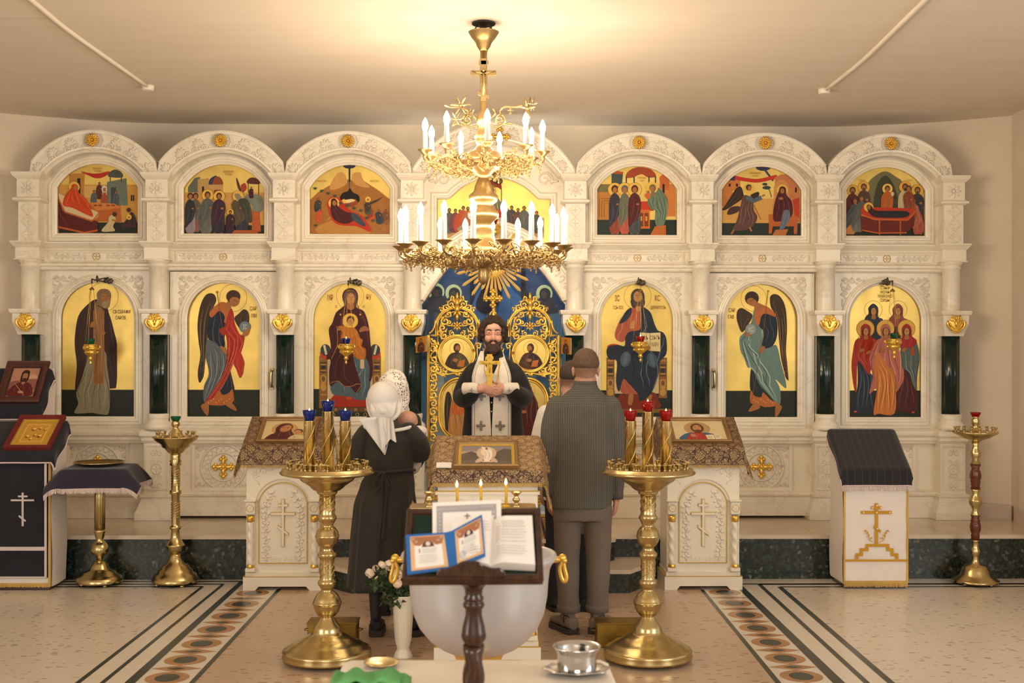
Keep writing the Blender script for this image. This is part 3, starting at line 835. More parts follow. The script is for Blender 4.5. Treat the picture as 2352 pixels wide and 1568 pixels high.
# ------------------------------------------------------------------ gilded gates
YG=9.86
def scroll_c(b,x,z,r,a,d,k=1.0,turns=1.35):
 """gilt C-scroll with leaves"""
 R=Rel(b,x,z,YG,r,0,1,7)
 n=16;pts=spiral((0,0),1.0,turns,a,n,1.0,d)
 R.tube(pts,[lerp(.16,.27,min(1,i/8))if i<12 else.25 for i in range(n+1)])
 for j in(1,4,7):
  q=a+d*turns*2*PI*j/n+d*.3
  R.leaf(cos(q)*1.14*(1-.05*j),sin(q)*1.14*(1-.05*j),q+d*.9,.5,.22,.3)
def gate(m,label):
 """one leaf; m = -1 left, 1 right"""
 G=thing('altar_gate',label,'gate',(m*.28,YG,.36),0,'gilded gate leaves')
 X=lambda px:m*(1134-px)/272.0
 Z=lambda py:1.75-(py-805)/272.0
 path=[(985,1185),(985,770),(1003,770),(1003,748)]+[(1051-48*cos(a),748-42*sin(a))for a in[PI*k/16 for k in range(17)]]+[(1099,748),(1099,770),(1131,770),(1131,1185)]
 b=MB();b.smooth=True
 b.tube([V(X(x),YG,Z(y))for x,y in path],.0125,6)
 b.tube([V(X(x+(3 if x<1051 else-3)),YG-.012,Z(y+2))for x,y in path],.006,6)
 b.tube([V(X(985),YG,Z(1182)),V(X(1131),YG,Z(1182))],.014,6);b.tube([V(X(985),YG,Z(1030)),V(X(1131),YG,Z(1030))],.01,6)
 part('frame',b,'gilding',G)
 b=MB();b.smooth=True
 for s in(1,-1):
  for x,y,r,a,d in((1051-s*27,738,11,90,1),(1051-s*33,754,10,0,-1),(1051-s*20,722,8,180,1),(1051-s*30,772,9,90,1),(1051-s*40,765,6,0,-1),(1051-s*18,742,8,0,-1),(1051-s*12,766,7,90,1),(1051-s*48,795,8,0,1),(1051-s*44,850,9,90,-1)):
   scroll_c(b,X(x),Z(y),r/272,rad(a if s*m<0 else 180-a),d*(1 if s*m<0 else-1))
 b.tube([V(X(1051+38*cos(a)),YG,Z(750-34*sin(a)))for a in[PI*k/14 for k in range(-3,18)]],.006,6);b.tube([V(X(x),YG,Z(772))for x in(1004,1051,1098)],.006,6);b.tube([V(X(1007),YG,Z(772)),V(X(1003),YG,Z(852))],.006,6);b.tube([V(X(1095),YG,Z(772)),V(X(1099),YG,Z(852))],.006,6)
 part('arch_scrollwork',b,'gilding',G);b=MB();b.smooth=True
 for x in(997,1119):b.tube(crom([V(X(x+7*(k%2*2-1)),YG,Z(776+k*21))for k in range(20)],4),.009,6)
 for y in(856,1022):b.tube(crom([V(X(x),YG,Z(y+4*(k%2)))for k,x in enumerate((997,1024,1051,1082,1119))],4),.009,6)
 for x,y0,y1 in((1051,1022,1180),(1030,1030,1175),(1075,1030,1175)):b.tube([V(X(x),YG,Z(y0)),V(X(x),YG,Z(y1))],.007,6)
 for y,r,a,d in((785,8,90,1),(800,9,0,-1),(826,10,180,1),(846,11,90,-1),(866,11,180,1),(889,10,0,-1),(906,11,90,1),(926,10,180,-1),(945,11,0,1),(963,10,90,-1),(982,11,180,1),(1002,11,0,-1),(1048,11,90,1),(1075,11,0,-1),(1105,12,180,1),(1135,11,0,-1),(1162,11,90,1)):
  for x in(997,1119):
   s=1 if(x<1050)==(m<0)else-1
   scroll_c(b,X(x),Z(y),r/272,rad(a if s>0 else 180-a),d*s)
 for x,y in((1051,856),(1020,856),(1082,856),(1022,850),(1080,850),(1020,1020),(1082,1020),(1051,1018),(1036,1090),(1070,1090),(1051,1120),(1030,1150),(1075,1150)):
  scroll_c(b,X(x),Z(y),9/272,rad(30+x*7%180),1 if x<1051 else-1)
 part('scrollwork',b,'gilding',G)
 b=MB();b.smooth=True
 for s in(1,-1):
  for x,y,r,a,d in((1051-s*14,700,9,90,1),(1051-s*26,708,8,0,1),(1051-s*36,712,6,180,-1),(1051-s*10,686,7,0,-1)):
   scroll_c(b,X(x),Z(y),r/272,rad(a if s*m<0 else 180-a),d*(1 if s*m<0 else-1))
 C0=b
 for s in(1,-1):
  b=MB();b.smooth=True;R=Rel(b,X(1051-s*50),Z(752),YG,1/272,0,1,6);R.tube(crom([(0,12),(-s*m*-2,0),(-s*m*-8,-10),(-s*m*-14,-14)],4),2.2);R.leaf(0,10,PI/2,8,2.5,3);part('side_leaf',b,'gilding',G)
 b=C0
 R=Rel(b,X(1051),Z(712),YG-.01,1/272,0,1,6)
 for x,y,a,l,w in((0,30,90,10,3.5),(0,16,90,11,5),(0,2,90,11,6),(0,-16,90,9,4),(-7,20,120,9,3),(7,20,60,9,3),(-8,5,130,9,3.5),(8,5,50,9,3.5),(-5,-8,60,8,3),(5,-8,120,8,3)):R.leaf(x,y,rad(a),l,w,w)
 part('crest',b,'gilding',G,label='gold leaf crest');b=MB();b.smooth=True
 R=Rel(b,X(1051),Z(749),YG-.01,12/272,0,1,6);R.flower(8,1.0);R.dot(0,0,.3,.4)
 part('flower',b,'gilding',G,label='gold openwork flower')
 meds=[]
 for k,path in enumerate(([(1050+41*cos(a),812+41*sin(a))for a in[2*PI*q/40 for q in range(40)]],[(1056+46*cos(a),(920 if sin(a)<0 else 956)+52*sin(a))for a in[2*PI*q/40 for q in range(40)]])):
  P=[(X(x),Z(y))for x,y in path]
  if m<0:P=P[::-1]
  b=MB();b.smooth=True;c=(sum(p[0]for p in P)/40,sum(p[1]for p in P)/40)
  b.tube([V(x,YG-.006,z)for x,z in P+P[:1]],.0115,6);b.tube([V(lerp(x,c[0],.09),YG-.012,lerp(z,c[1],.08))for x,z in P+P[:1]],.006,6)
  md=part('medallion',b,'gilding',G);meds.append((md,P))
 if m>0:
  b=MB();b.smooth=True
  b.tube([V(0,YG-.02,2.0),V(0,YG-.02,1.95),V(0,YG-.02,.4)],.011,8);b.tube([V(0,YG-.02,1.9),V(0,YG-.02,2.18)],.016,8)
  R=Rel(b,-.004,2.05,YG-.03,.026);R.tube(arc2(0,0,1,1,0,2*PI,16),.3);gold_cross(b,-.006,2.185,YG-.03,.084)
  part('cross',b,'gilding',G,label='gold trefoil cross on the meeting stile')
 return G,meds
GL,MEDL=gate(-1,'left leaf of the pierced gilded altar gates, seen beside the standing priest')
GR,MEDR=gate(1,'right leaf of the pierced gilded altar gates, bearing the tall gold cross')
# ================================================================== painted icons
SKIN,SKIN2=(172,118,68),(196,146,92)
class Art:
 """flat painting: polygons in thin layers on a face; tf = (ox, oy, scale) of the coordinates used, mp = pixel -> 3D, nrm towards the viewer"""
 def __init__(s,mp,nrm,tf=(0,0,1.0),step=0.00012):
  s.b=MB();s.mp=mp;s.n=Vector(nrm);s.tf=tf;s.k=1;s.step=step
 def P(s,x,y,k=None):
  return s.mp(s.tf[0]+x/s.tf[2],s.tf[1]+y/s.tf[2])+s.n*((s.k if k is None else k)*s.step)
 def raw(s,pts,col,mat=0):
  s.b.mat=mat;s.b.col=C(*col);s.b.smooth=False
  ids=[s.b.pt(s.P(*p))for p in pts]
  if len(ids)==4 or len(ids)==3:s.b.face(ids)
  else:
   for tri in geometry.tessellate_polygon([[Vector((p[0],p[1],0))for p in pts]]):s.b.face([ids[i]for i in tri])
  s.k+=1
 def poly(s,col,pts,smooth=True,folds=0,fcol=None,fw=None,mat=0):
  P=[(p[0],p[1])for p in(crom(pts,4,True)if smooth else[Vector(p)for p in pts])]
  s.raw(P,col,mat)
  if folds:
   ys=[p[1]for p in P];y0,y1=min(ys),max(ys)
   fc=fcol or tuple(min(255,int(c+(255-c)*.22))for c in col);dk=tuple(int(c*.6)for c in col)
   w=fw or(y1-y0)*.008
   for j in range(folds):
    t_=(j+.6)/(folds+.2);ln=[];ph=random.random()*6
    a0=.08+.25*random.random();a1=.97-.12*random.random()
    for q in range(9):
     y=lerp(y0,y1,lerp(a0,a1,q/8));xs=[]
     for(ax,ay),(bx,by)in zip(P,P[1:]+P[:1]):
      if(ay-y)*(by-y)<0:xs.append(ax+(bx-ax)*(y-ay)/(by-ay))
     xs.sort()
     if len(xs)>=2:
      pr=max(((xs[g],xs[g+1])for g in range(0,len(xs)-1,2)),key=lambda e:e[1]-e[0]);xn=lerp(pr[0],pr[1],t_+.05*sin(ph+q*.8))
      if ln and abs(xn-ln[-1][0])>(y1-y0)*.12:break
      ln.append((xn,y))
    if len(ln)>3:s.line(fc if j%2 else dk,ln,w*(1.6 if j%2 else 1.0),True)
 def ell(s,col,cx,cy,rx,ry=None,n=20,mat=0,ang=0.0):
  ry=rx if ry is None else ry
  s.raw([(cx+rx*cos(a)*cos(ang)-ry*sin(a)*sin(ang),cy+rx*cos(a)*sin(ang)+ry*sin(a)*cos(ang))for a in[2*PI*k/n for k in range(n)]],col,mat)
 def line(s,col,pts,w=2.0,taper=False,smooth=False):
  pts=[Vector((p[0],p[1]))for p in(crom(pts,4)if smooth else pts)];n=len(pts)
  s.b.mat=0;s.b.col=C(*col);L=[]
  for i,p in enumerate(pts):
   d=pts[min(i+1,n-1)]-pts[max(i-1,0)]
   d=d.normalized()if d.length>1e-9 else Vector((1,0));q=Vector((-d.y,d.x))
   ww=w*.5*((1-abs(2*i/(n-1)-1)**2*.8)if taper else 1)
   L.append((s.b.pt(s.P(*(p+q*ww))),s.b.pt(s.P(*(p-q*ww)))))
  for a,c in zip(L,L[1:]):s.b.face((a[0],a[1],c[1],c[0]))
  s.k+=1
 def ring(s,col,cx,cy,r,w=2.0,n=32):
  s.line(col,[(cx+r*cos(2*PI*k/n),cy+r*sin(2*PI*k/n))for k in range(n+1)],w)
 def rect(s,col,x0,y0,x1,y1,mat=0):s.raw([(x0,y0),(x1,y0),(x1,y1),(x0,y1)],col,mat)
 def text(s,col,txt,cx,cy,h,sx=0.8):
  """lettering, cap height h, centred at (cx, cy)"""
  cu=bpy.data.curves.new('t','FONT');cu.body=txt;cu.align_x='CENTER';cu.size=1.0;cu.resolution_u=2
  ob=bpy.data.objects.new('t',cu);COL.objects.link(ob)
  dg=bpy.context.evaluated_depsgraph_get();dg.update()
  me=bpy.data.meshes.new_from_object(ob.evaluated_get(dg))
  s.b.mat=0;s.b.col=C(*col)
  if me and len(me.vertices):
   k=h/0.70
   ids=[s.b.pt(s.P(cx+v.co.x*k*sx,cy+h/2-v.co.y*k))for v in me.vertices]
   for f in me.polygons:s.b.face([ids[i]for i in f.vertices])
   bpy.data.meshes.remove(me)
  bpy.data.objects.remove(ob);bpy.data.curves.remove(cu);s.k+=1
 def lines_of_text(s,col,x0,y0,x1,y1,n,w,mp=None):
  """rows of small illegible print"""
  for j in range(n):
   y=lerp(y0,y1,j/max(1,n-1));x=x0+(x1-x0)*.06*random.random();xe=x1-(x1-x0)*(.2*random.random())
   while x<xe:
    l=(x1-x0)*(.03+.07*random.random());s.line(col,[(x,y),(min(x+l,xe),y)],w);x+=l+(x1-x0)*.02
 def saint(s,x,y,h,robe,mantle,halo=(226,190,92),hair=(72,48,30),lean=0.0,w=None,ringc=(120,70,30),beard=False,legs=True):
  """small standing figure, feet at (x, y), height h"""
  w=w or h*.17;hx=x+lean*h;hy=y-h*.9;r=h*.075
  if halo:s.ell(halo,hx,hy,r*1.9);s.ring(ringc,hx,hy,r*1.9,h*.006)
  if legs:
   for q in(-.4,.4):s.ell(SKIN,x+q*w,y-h*.01,w*.3,h*.022)
  s.poly(robe,[(x-w*.8,y-h*.03),(x+w*.8,y-h*.03),(x+w*.9,y-h*.35),(hx+w*.8,y-h*.7),(hx+w*.3,y-h*.82),(hx-w*.3,y-h*.82),(hx-w*.8,y-h*.7),(x-w*.9,y-h*.35)],True,4)
  s.poly(mantle,[(hx-w*.35,y-h*.82),(hx-w*.95,y-h*.68),(x-w*1.05,y-h*.4),(x-w*.95,y-h*.14),(x-w*.2,y-h*.22),(x+w*.55,y-h*.34),(hx+w*.95,y-h*.55),(hx+w*.8,y-h*.74),(hx+w*.3,y-h*.8)],True,4)
  s.ell(hair,hx,hy-r*.12,r*.95,r*1.1);s.ell(SKIN,hx+lean*r*1.5,hy+r*.12,r*.62,r*.8)
  if beard:s.ell(hair,hx,hy+r*.75,r*.5,r*.55)
  s.ell(SKIN,hx+w*.45,y-h*.6,w*.22,w*.16)
 def build(s,name,outline,label,cat,loc,group,edge=(40,44,34),depth=0.012,mats=('paint','gold_leaf'),bg=1,bgcol=(200,150,60)):
  """ground plate of the painting (outline in its coordinates) + the layers"""
  b=s.b;k0=s.k
  fr=[s.P(*p,0)for p in outline]
  b.mat=bg;b.col=C(*bgcol)
  ids=[b.pt(p)for p in fr]
  for tri in geometry.tessellate_polygon([[Vector((p[0],p[1],0))for p in outline]]):b.face([ids[i]for i in tri],False)
  bk=[b.pt(p-s.n*depth)for p in fr];b.mat=0;b.col=C(*edge);n=len(fr)
  for q in range(n):b.face((ids[q],ids[(q+1)%n],bk[(q+1)%n],bk[q]),False)
  b.face(bk[::-1],False)
  return b
YI=YP+.012
def wall_map(Y):return lambda px,py:at(px,py,Y)
def outline_px(pts,tf):
 """world outline (x, z) on the plane YI -> the coordinates of tf"""
 out=[]
 for x,z in pts:
  d=V(x,YI,z)-CAM;k=d.dot(_f)
  out.append(((CX+F_PX*d.dot(_r)/k-tf[0])*tf[2],(HOR-F_PX*d.dot(_u)/k-tf[1])*tf[2]))
 return out
FLOORC=(44,50,40);HALO=(150,92,40);TXT=(128,70,34)
def clipline(a,ol,col,w):
 a.line(col,ol+ol[:1],w)
def finish(a,hole,label,group,cat='icon',edgecol=(58,66,52)):
 ol=outline_px(hole,a.tf)
 cx=sum(p[0]for p in hole)/len(hole);zb=min(p[1]for p in hole)
 a.line(edgecol,[(lerp(x,sum(p[0]for p in ol)/len(ol),.012),lerp(y,sum(p[1]for p in ol)/len(ol),.008))for x,y in ol+ol[:1]],2.6/1.0*a.tf[2]/3.3)
 b=a.build('icon',ol,label,cat,None,group)
 return solo('icon',b,['paint','gold_leaf'],label,cat,V(cx,YI,zb),group)
def low(i,tf,floor_y):
 a=Art(wall_map(YI),(0,-1,0),tf)
 h=hole_low(BAYX[i],.0);ol=outline_px(h,tf)
 a.rect(FLOORC,min(p[0]for p in ol)+3,floor_y,max(p[0]for p in ol)-3,max(p[1]for p in ol)-3)
 return a,h
G_LOW,G_UP='arched icons of the lower row','festival icons of the upper row'
# 1: robed elder
TA=(0,600,3.3357);a,h=low(0,TA,983)
a.ring(HALO,795,272,112,3)
a.poly((68,47,42),[(735,290),(650,350),(600,420),(578,530),(572,650),(588,800),(575,975),(610,985),(850,975),(893,945),(897,740),(893,610),(860,500),(830,380),(815,340)],True,5)
a.poly((150,146,122),[(700,690),(655,800),(625,900),(585,1010),(600,1090),(568,1158),(620,1165),(700,1160),(780,1172),(835,1155),(840,960),(820,800),(805,690)],True,9)
a.poly((150,116,76),[(722,330),(716,700),(716,930),(796,930),(800,700),(800,380),(770,350)],False,2)
for x in(719,757,795):a.line((198,112,58),[(x,380),(x,932)],5)
a.line((198,112,58),[(716,934),(797,934)],6)
a.poly((60,40,38),[(800,560),(810,640),(870,700),(893,640),(870,520),(835,400),(805,380)],True,2)
a.poly((142,116,84),[(742,250),(765,218),(800,210),(835,222),(852,256),(848,290),(835,350),(808,362),(775,348),(752,336),(735,345),(722,335),(745,300)],True,3)
a.poly(SKIN,[(778,262),(800,248),(836,258),(838,292),(820,318),(790,310),(776,290)])
a.line((70,44,26),[(785,268),(800,264)],3);a.line((70,44,26),[(815,266),(832,266)],3);a.line((120,76,40),[(812,268),(816,292)],3)
a.poly((166,144,112),[(786,312),(812,306),(838,300),(832,350),(808,360),(786,345)],True,3)
a.poly(SKIN,[(692,490),(705,465),(740,462),(765,470),(735,490),(700,508)]);a.poly(SKIN,[(745,545),(790,530),(808,545),(800,562),(760,555)])
a.line((150,120,60),[(750,555),(757,740)],3)
a.text(TXT,'СВ СЕРАФИ',932,386,26,.62);a.text(TXT,'САРОВ',925,432,26,.62)
finish(a,h,'arched icon of a grey-bearded elder in a dark brown mantle over a pale robe',G_LOW)
# 2: archangel with red mantle
a,h=low(1,TA,983)
WING=(72,56,40)
a.ring(HALO,1787,280,105,3)
a.poly(WING,[(1655,310),(1650,265),(1622,244),(1580,255),(1545,310),(1522,400),(1513,500),(1522,620),(1535,720),(1515,850),(1528,930),(1560,880),(1572,780),(1590,640),(1600,500),(1612,400)],True,6,(130,106,74))
for k in range(6):a.line((60,62,60),[(1560-k*5,760+k*26),(1545-k*4,800+k*24),(1522+k*2,815+k*20)],9,True)
a.poly(WING,[(1795,440),(1830,400),(1865,368),(1897,380),(1910,420),(1905,480),(1880,530),(1840,520)],True,4,(130,106,74))
a.poly((34,44,62),[(1650,340),(1605,400),(1588,520),(1600,600),(1660,660),(1720,690),(1780,900),(1792,1010),(1690,1040),(1640,1000),(1690,800),(1740,400),(1700,330)],True,5)
a.poly((190,116,58),[(1700,310),(1645,345),(1605,400),(1625,430),(1680,380),(1722,420),(1720,470),(1765,470),(1768,380),(1750,330)])
a.poly((104,112,118),[(1592,600),(1576,720),(1600,860),(1562,960),(1566,1080),(1630,1030),(1710,960),(1765,800),(1745,690),(1680,650)],True,8,(150,160,166))
a.poly((176,50,34),[(1770,360),(1740,430),(1720,500),(1680,522),(1702,565),(1732,570),(1740,700),(1722,830),(1640,980),(1568,1088),(1640,1050),(1740,900),(1790,780),(1850,690),(1875,570),(1840,560),(1800,480),(1790,400)],True,8,(214,92,66))
a.poly((184,58,40),[(1790,770),(1835,690),(1872,770),(1870,810),(1862,862),(1838,892),(1812,830)],True,4)
a.poly((186,112,56),[(1570,1088),(1640,1040),(1680,988),(1706,1022),(1750,1010),(1784,980),(1788,1075),(1690,1104)],True,0)
for k in range(9):a.ell((230,190,130),1600+k*20,1082-(k%3)*14,4)
a.poly(SKIN,[(1572,1088),(1540,1110),(1582,1178),(1597,1176),(1602,1100)]);a.poly(SKIN,[(1732,1078),(1740,1108),(1800,1142),(1815,1132),(1770,1076)])
a.poly(SKIN,[(1745,305),(1768,330),(1766,372),(1730,350)]);a.ell((76,50,32),1788,270,54,50)
a.poly(SKIN,[(1762,292),(1790,272),(1834,288),(1826,330),(1790,348),(1766,328)]);a.line((70,44,26),[(1790,296),(1826,312)],3)
a.ell((122,136,146),1878,502,43);a.ring((80,90,96),1878,502,43,3);a.text((220,214,190),'ІС',1878,502,34,.6);a.poly(SKIN,[(1860,552),(1915,510),(1905,560),(1875,575)])
a.poly(SKIN,[(1690,650),(1715,655),(1745,690),(1735,712),(1700,680)])
a.line((150,96,48),[(1664,238),(1700,480),(1800,1080)],4);a.ell((190,130,60),1664,236,9)
a.text(TXT,'САР',1940,362,30,.6);a.text(TXT,'МИ',1947,416,30,.6)
finish(a,h,'arched icon of a winged figure in a bright red mantle holding a grey orb',G_LOW)
# 3: enthroned mother with child
TB=(690,620,4.3567);a,h=low(2,TB,1190)
def throne(a,xl,xr,w,y0,y1):
 for x in(xl,xr):
  a.rect((146,106,52),x,y0,x+w,y1);a.rect((96,70,40),x+w*.12,y0+60,x+w*.88,y0+170)
  for j in range(int((y1-y0)/60)):a.rect((186,146,76),x+w*.15,y0+20+j*60,x+w*.85,y0+34+j*60)
  a.ell((190,150,84),x+w/2,y0+230,w*.36,w*.5);a.ell((120,86,44),x+w/2,y0+230,w*.22,w*.33);a.ell((190,150,84),x+w/2,y0+310,w*.36,w*.5)
  a.ell((40,54,66),x+w/2,y0+115,w*.22)
a.ring(HALO,497,262,137,3)
a.poly((206,190,156),[(270,905),(728,905),(728,1290),(270,1290)],False)
throne(a,188,722,84,858,1380)
for m in(-1,1):
 a.ell((196,76,42),500+m*252,838,52,55);a.ell((62,72,80),500+m*248,800,50,58);a.line((214,206,180),[(500+m*262,752),(500+m*240,846)],22)
a.rect((92,84,54),262,1372,800,1420);a.rect((40,52,40),262,1420,800,1470)
for k in range(10):a.rect((170,120,66)if k%2 else(150,56,36),290+k*50,1382,318+k*50,1408)
for k in range(6):a.ring((170,150,90),330+k*80,1445,16,6,14)
a.poly((166,52,30),[(296,1300),(340,1246),(660,1290),(745,1320),(745,1370),(296,1370)],False)
a.poly((86,106,116),[(315,1140),(330,1240),(450,1262),(600,1300),(672,1268),(700,1130),(690,960),(640,870),(540,860),(500,1000)],True,9,(150,170,178))
a.poly((72,27,28),[(425,300),(421,250),(445,202),(500,180),(550,197),(577,250),(572,320),(557,372),(620,400),(650,440),(685,560),(703,740),(722,900),(722,1050),(690,1120),(690,960),(640,870),(530,860),(600,1120),(606,1180),(560,1232),(500,1165),(440,1165),(380,1110),(300,1160),(290,1000),(308,900),(265,892),(270,840),(306,780),(285,600),(320,530),(355,430),(410,380),(440,350)],True,6,(110,50,48))
a.line((206,150,90),[(300,1130),(380,1110),(440,1160),(520,1160),(560,1140),(610,1150),(560,1230)],4,False,True);a.line((206,150,90),[(365,560),(372,740),(310,890)],4,False,True)
a.poly((106,80,78),[(440,340),(432,270),(450,218),(500,196),(550,216),(566,270),(558,345),(500,375)],True)
a.ell(SKIN2,506,288,40,58);a.line((80,50,30),[(478,272),(496,270)],4);a.line((80,50,30),[(516,270),(536,272)],4);a.line((130,84,44),[(508,272),(512,306)],4);a.line((140,60,44),[(498,326),(520,326)],5)
a.poly(SKIN,[(478,340),(530,340),(540,380),(505,400),(470,380)])
a.ell((226,192,92),500,510,78);a.ring((170,104,46),500,510,78,4)
a.poly((194,122,42),[(375,566),(440,560),(475,575),(530,575),(570,610),(600,680),(625,700),(615,760),(655,790),(652,870),(610,897),(550,870),(500,800),(440,750),(410,680),(420,620)],True,9,(232,170,88))
a.ell((94,58,28),503,500,40,42);a.ell(SKIN2,505,518,31,38);a.line((80,50,30),[(488,512),(522,512)],4)
a.poly((164,110,76),[(592,620),(600,585),(640,560),(675,575),(686,605),(640,612)]);a.poly(SKIN,[(372,600),(385,560),(412,580),(400,604)]);a.ell(SKIN,630,850,20,14)
a.rect((206,190,150),600,895,640,985)
a.ell((196,80,44),490,1282,34,16)
for x,y in((402,445),(600,445)):a.ell((210,170,100),x,y,9)
a.text((160,70,36),'МР',300,276,56,.5);a.text((160,70,36),'ѲУ',684,272,56,.5);a.text((160,70,36),'ІС',360,366,26,.5);a.text((160,70,36),'ХС',636,366,26,.5)
finish(a,h,'arched icon of an enthroned mother in maroon with a golden-robed child',G_LOW)
# 5: enthroned figure with an open book
TC=(1360,600,3.92);a,h=low(4,TC,1160)
a.ring(HALO,410,315,122,3)
a.poly((206,190,150),[(205,1000),(600,1000),(600,1190),(205,1190)],False)
throne(a,128,600,74,866,1230)
a.ell((196,90,40),195,772,62,30);a.ell((46,58,74),180,812,52,56)
a.rect((132,100,56),90,1326,710,1362);a.rect((40,52,40),90,1362,710,1400)
a.poly((126,50,32),[(222,1250),(262,1192),(410,1168),(560,1182),(600,1250),(592,1322),(230,1322)])
a.poly((176,100,74),[(262,1040),(252,1160),(300,1192),(380,1194),(410,1188),(340,1090)],True,4);a.poly((176,100,74),[(470,1140),(500,1190),(540,1204),(530,1230),(470,1180)],True)
a.poly(SKIN,[(335,1196),(366,1192),(372,1230),(356,1290),(330,1292),(322,1260)]);a.poly(SKIN,[(500,1196),(530,1196),(532,1240),(490,1256)])
a.poly((178,98,72),[(345,428),(300,465),(250,530),(206,640),(215,700),(270,726),(312,690),(340,640),(432,605),(446,420),(400,400)],True,7,(220,150,120))
MB_=(42,52,68)
a.poly(MB_,[(436,408),(490,428),(530,470),(560,560),(592,622),(638,640),(668,700),(668,830),(612,900),(602,980),(585,1060),(522,1200),(432,1256),(408,1190),(330,1100),(280,1060),(242,1172),(215,1080),(222,900),(160,882),(130,835),(150,770),(230,752),(292,760),(300,680),(338,632),(430,612),(440,500)],True,10,(96,116,136))
a.ell((78,98,116),300,880,46,70,ang=.2);a.ell((96,116,134),300,880,20,56,ang=.2);a.ell((78,98,116),540,890,46,70,ang=-.3);a.ell((96,116,134),540,890,20,56,ang=-.3)
a.poly(MB_,[(352,418),(305,448),(262,520),(246,560),(300,540),(348,480)],True,2)
a.poly((222,208,160),[(428,640),(520,646),(615,640),(614,812),(520,806),(430,760)],False);a.line((150,130,90),[(520,646),(520,806)],5);a.line((150,116,60),[(428,640),(430,760),(520,806),(614,812),(615,640)],5)
for tx,x,y in(('АЗЪ',476,690),('СВѢТЪ',565,688),('ЕСМЬ',480,745),('МИРУ',562,750)):a.text((96,60,40),tx,x,y,36,.5)
a.poly(SKIN2,[(340,600),(350,560),(372,525),(384,545),(388,585),(370,608)]);a.ell(SKIN,505,780,22,18)
a.ell((72,60,54),410,322,62,76);a.poly((72,60,54),[(355,340),(465,340),(468,400),(440,420),(378,420),(352,395)])
a.ell((186,142,98),411,320,40,52);a.ell((96,78,62),411,378,36,38);a.ell((186,142,98),411,350,24,16);a.line((70,44,26),[(385,306),(403,304)],4);a.line((70,44,26),[(420,304),(438,306)],4);a.line((130,84,44),[(411,306),(413,340)],4)
a.poly((186,142,98),[(390,408),(435,408),(430,450),(400,450)])
a.text(TXT,'ІС',226,332,50,.55);a.text(TXT,'ХС',586,332,50,.55);a.text(TXT,'ГДЬ ВСЕ',235,415,28,.55);a.text(TXT,'ДЕРЖИТЕЛЬ',592,415,28,.55)
finish(a,h,'arched icon of an enthroned bearded figure in dark blue with an open book',G_LOW)
# 6: archangel with pale green mantle
a,h=low(5,TC,1165)
a.ring(HALO,1455,335,115,3)
a.poly(WING,[(1600,340),(1612,306),(1650,294),(1700,325),(1742,420),(1755,600),(1746,800),(1760,960),(1768,1072),(1742,1030),(1702,880),(1682,700),(1662,500),(1612,420)],True,7,(130,100,66))
for k in range(6):a.line((96,52,46),[(1700+k*6,840+k*34),(1730+k*4,890+k*32),(1760,915+k*31)],10,True)
a.poly(WING,[(1445,490),(1390,442),(1345,420),(1310,440),(1300,500),(1315,570),(1350,640),(1400,575)],True,5,(130,100,66))
a.poly((38,50,62),[(1437,950),(1425,1165),(1500,1196),(1575,1190),(1520,1080)],True,4)
a.poly((112,142,138),[(1462,430),(1430,560),(1370,640),(1328,690),(1336,800),(1370,870),(1400,955),(1440,962),(1500,1100),(1570,1180),(1685,1292),(1692,1150),(1650,1060),(1742,1142),(1738,1060),(1702,920),(1662,760),(1600,770),(1530,770),(1540,620),(1480,540)],True,12,(168,190,184))
a.poly((36,48,62),[(1520,430),(1560,405),(1640,470),(1668,560),(1660,690),(1612,770),(1530,770),(1545,640),(1490,560)],True,5)
a.poly((190,118,62),[(1472,430),(1540,395),(1620,440),(1652,500),(1560,470),(1520,500),(1502,575),(1466,540)])
a.poly((188,116,60),[(1428,1160),(1424,1272),(1500,1290),(1560,1312),(1690,1292),(1606,1244),(1540,1180),(1520,1222),(1460,1210)],True)
for k in range(9):a.ell((232,196,136),1450+k*22,1246+(k%3)*13,4)
a.poly(SKIN,[(1455,1282),(1410,1336),(1422,1352),(1505,1322),(1502,1286)]);a.poly(SKIN,[(1652,1292),(1644,1390),(1660,1402),(1706,1322),(1692,1294)])
a.poly(SKIN,[(1466,372),(1500,375),(1545,405),(1470,446)]);a.ell((66,46,30),1438,332,62,62)
a.poly(SKIN,[(1392,350),(1430,328),(1482,362),(1476,402),(1436,400),(1402,378)]);a.line((70,44,26),[(1412,362),(1456,345)],3)
a.ell((150,164,160),1428,612,50);a.ring((96,110,106),1428,612,50,3);a.text((222,220,200),'ХС',1428,612,40,.6)
a.poly(SKIN,[(1500,800),(1530,765),(1556,770),(1545,800),(1515,826)]);a.poly(SKIN,[(1378,660),(1400,640),(1425,660),(1400,682)])
a.line((150,96,48),[(1584,270),(1540,640),(1432,1272)],4);a.ell((196,136,60),1585,268,9)
a.text(TXT,'САР',1258,440,34,.6);a.text(TXT,'ГАВ',1250,500,34,.6)
finish(a,h,'arched icon of a winged figure in a pale green mantle holding an orb',G_LOW)
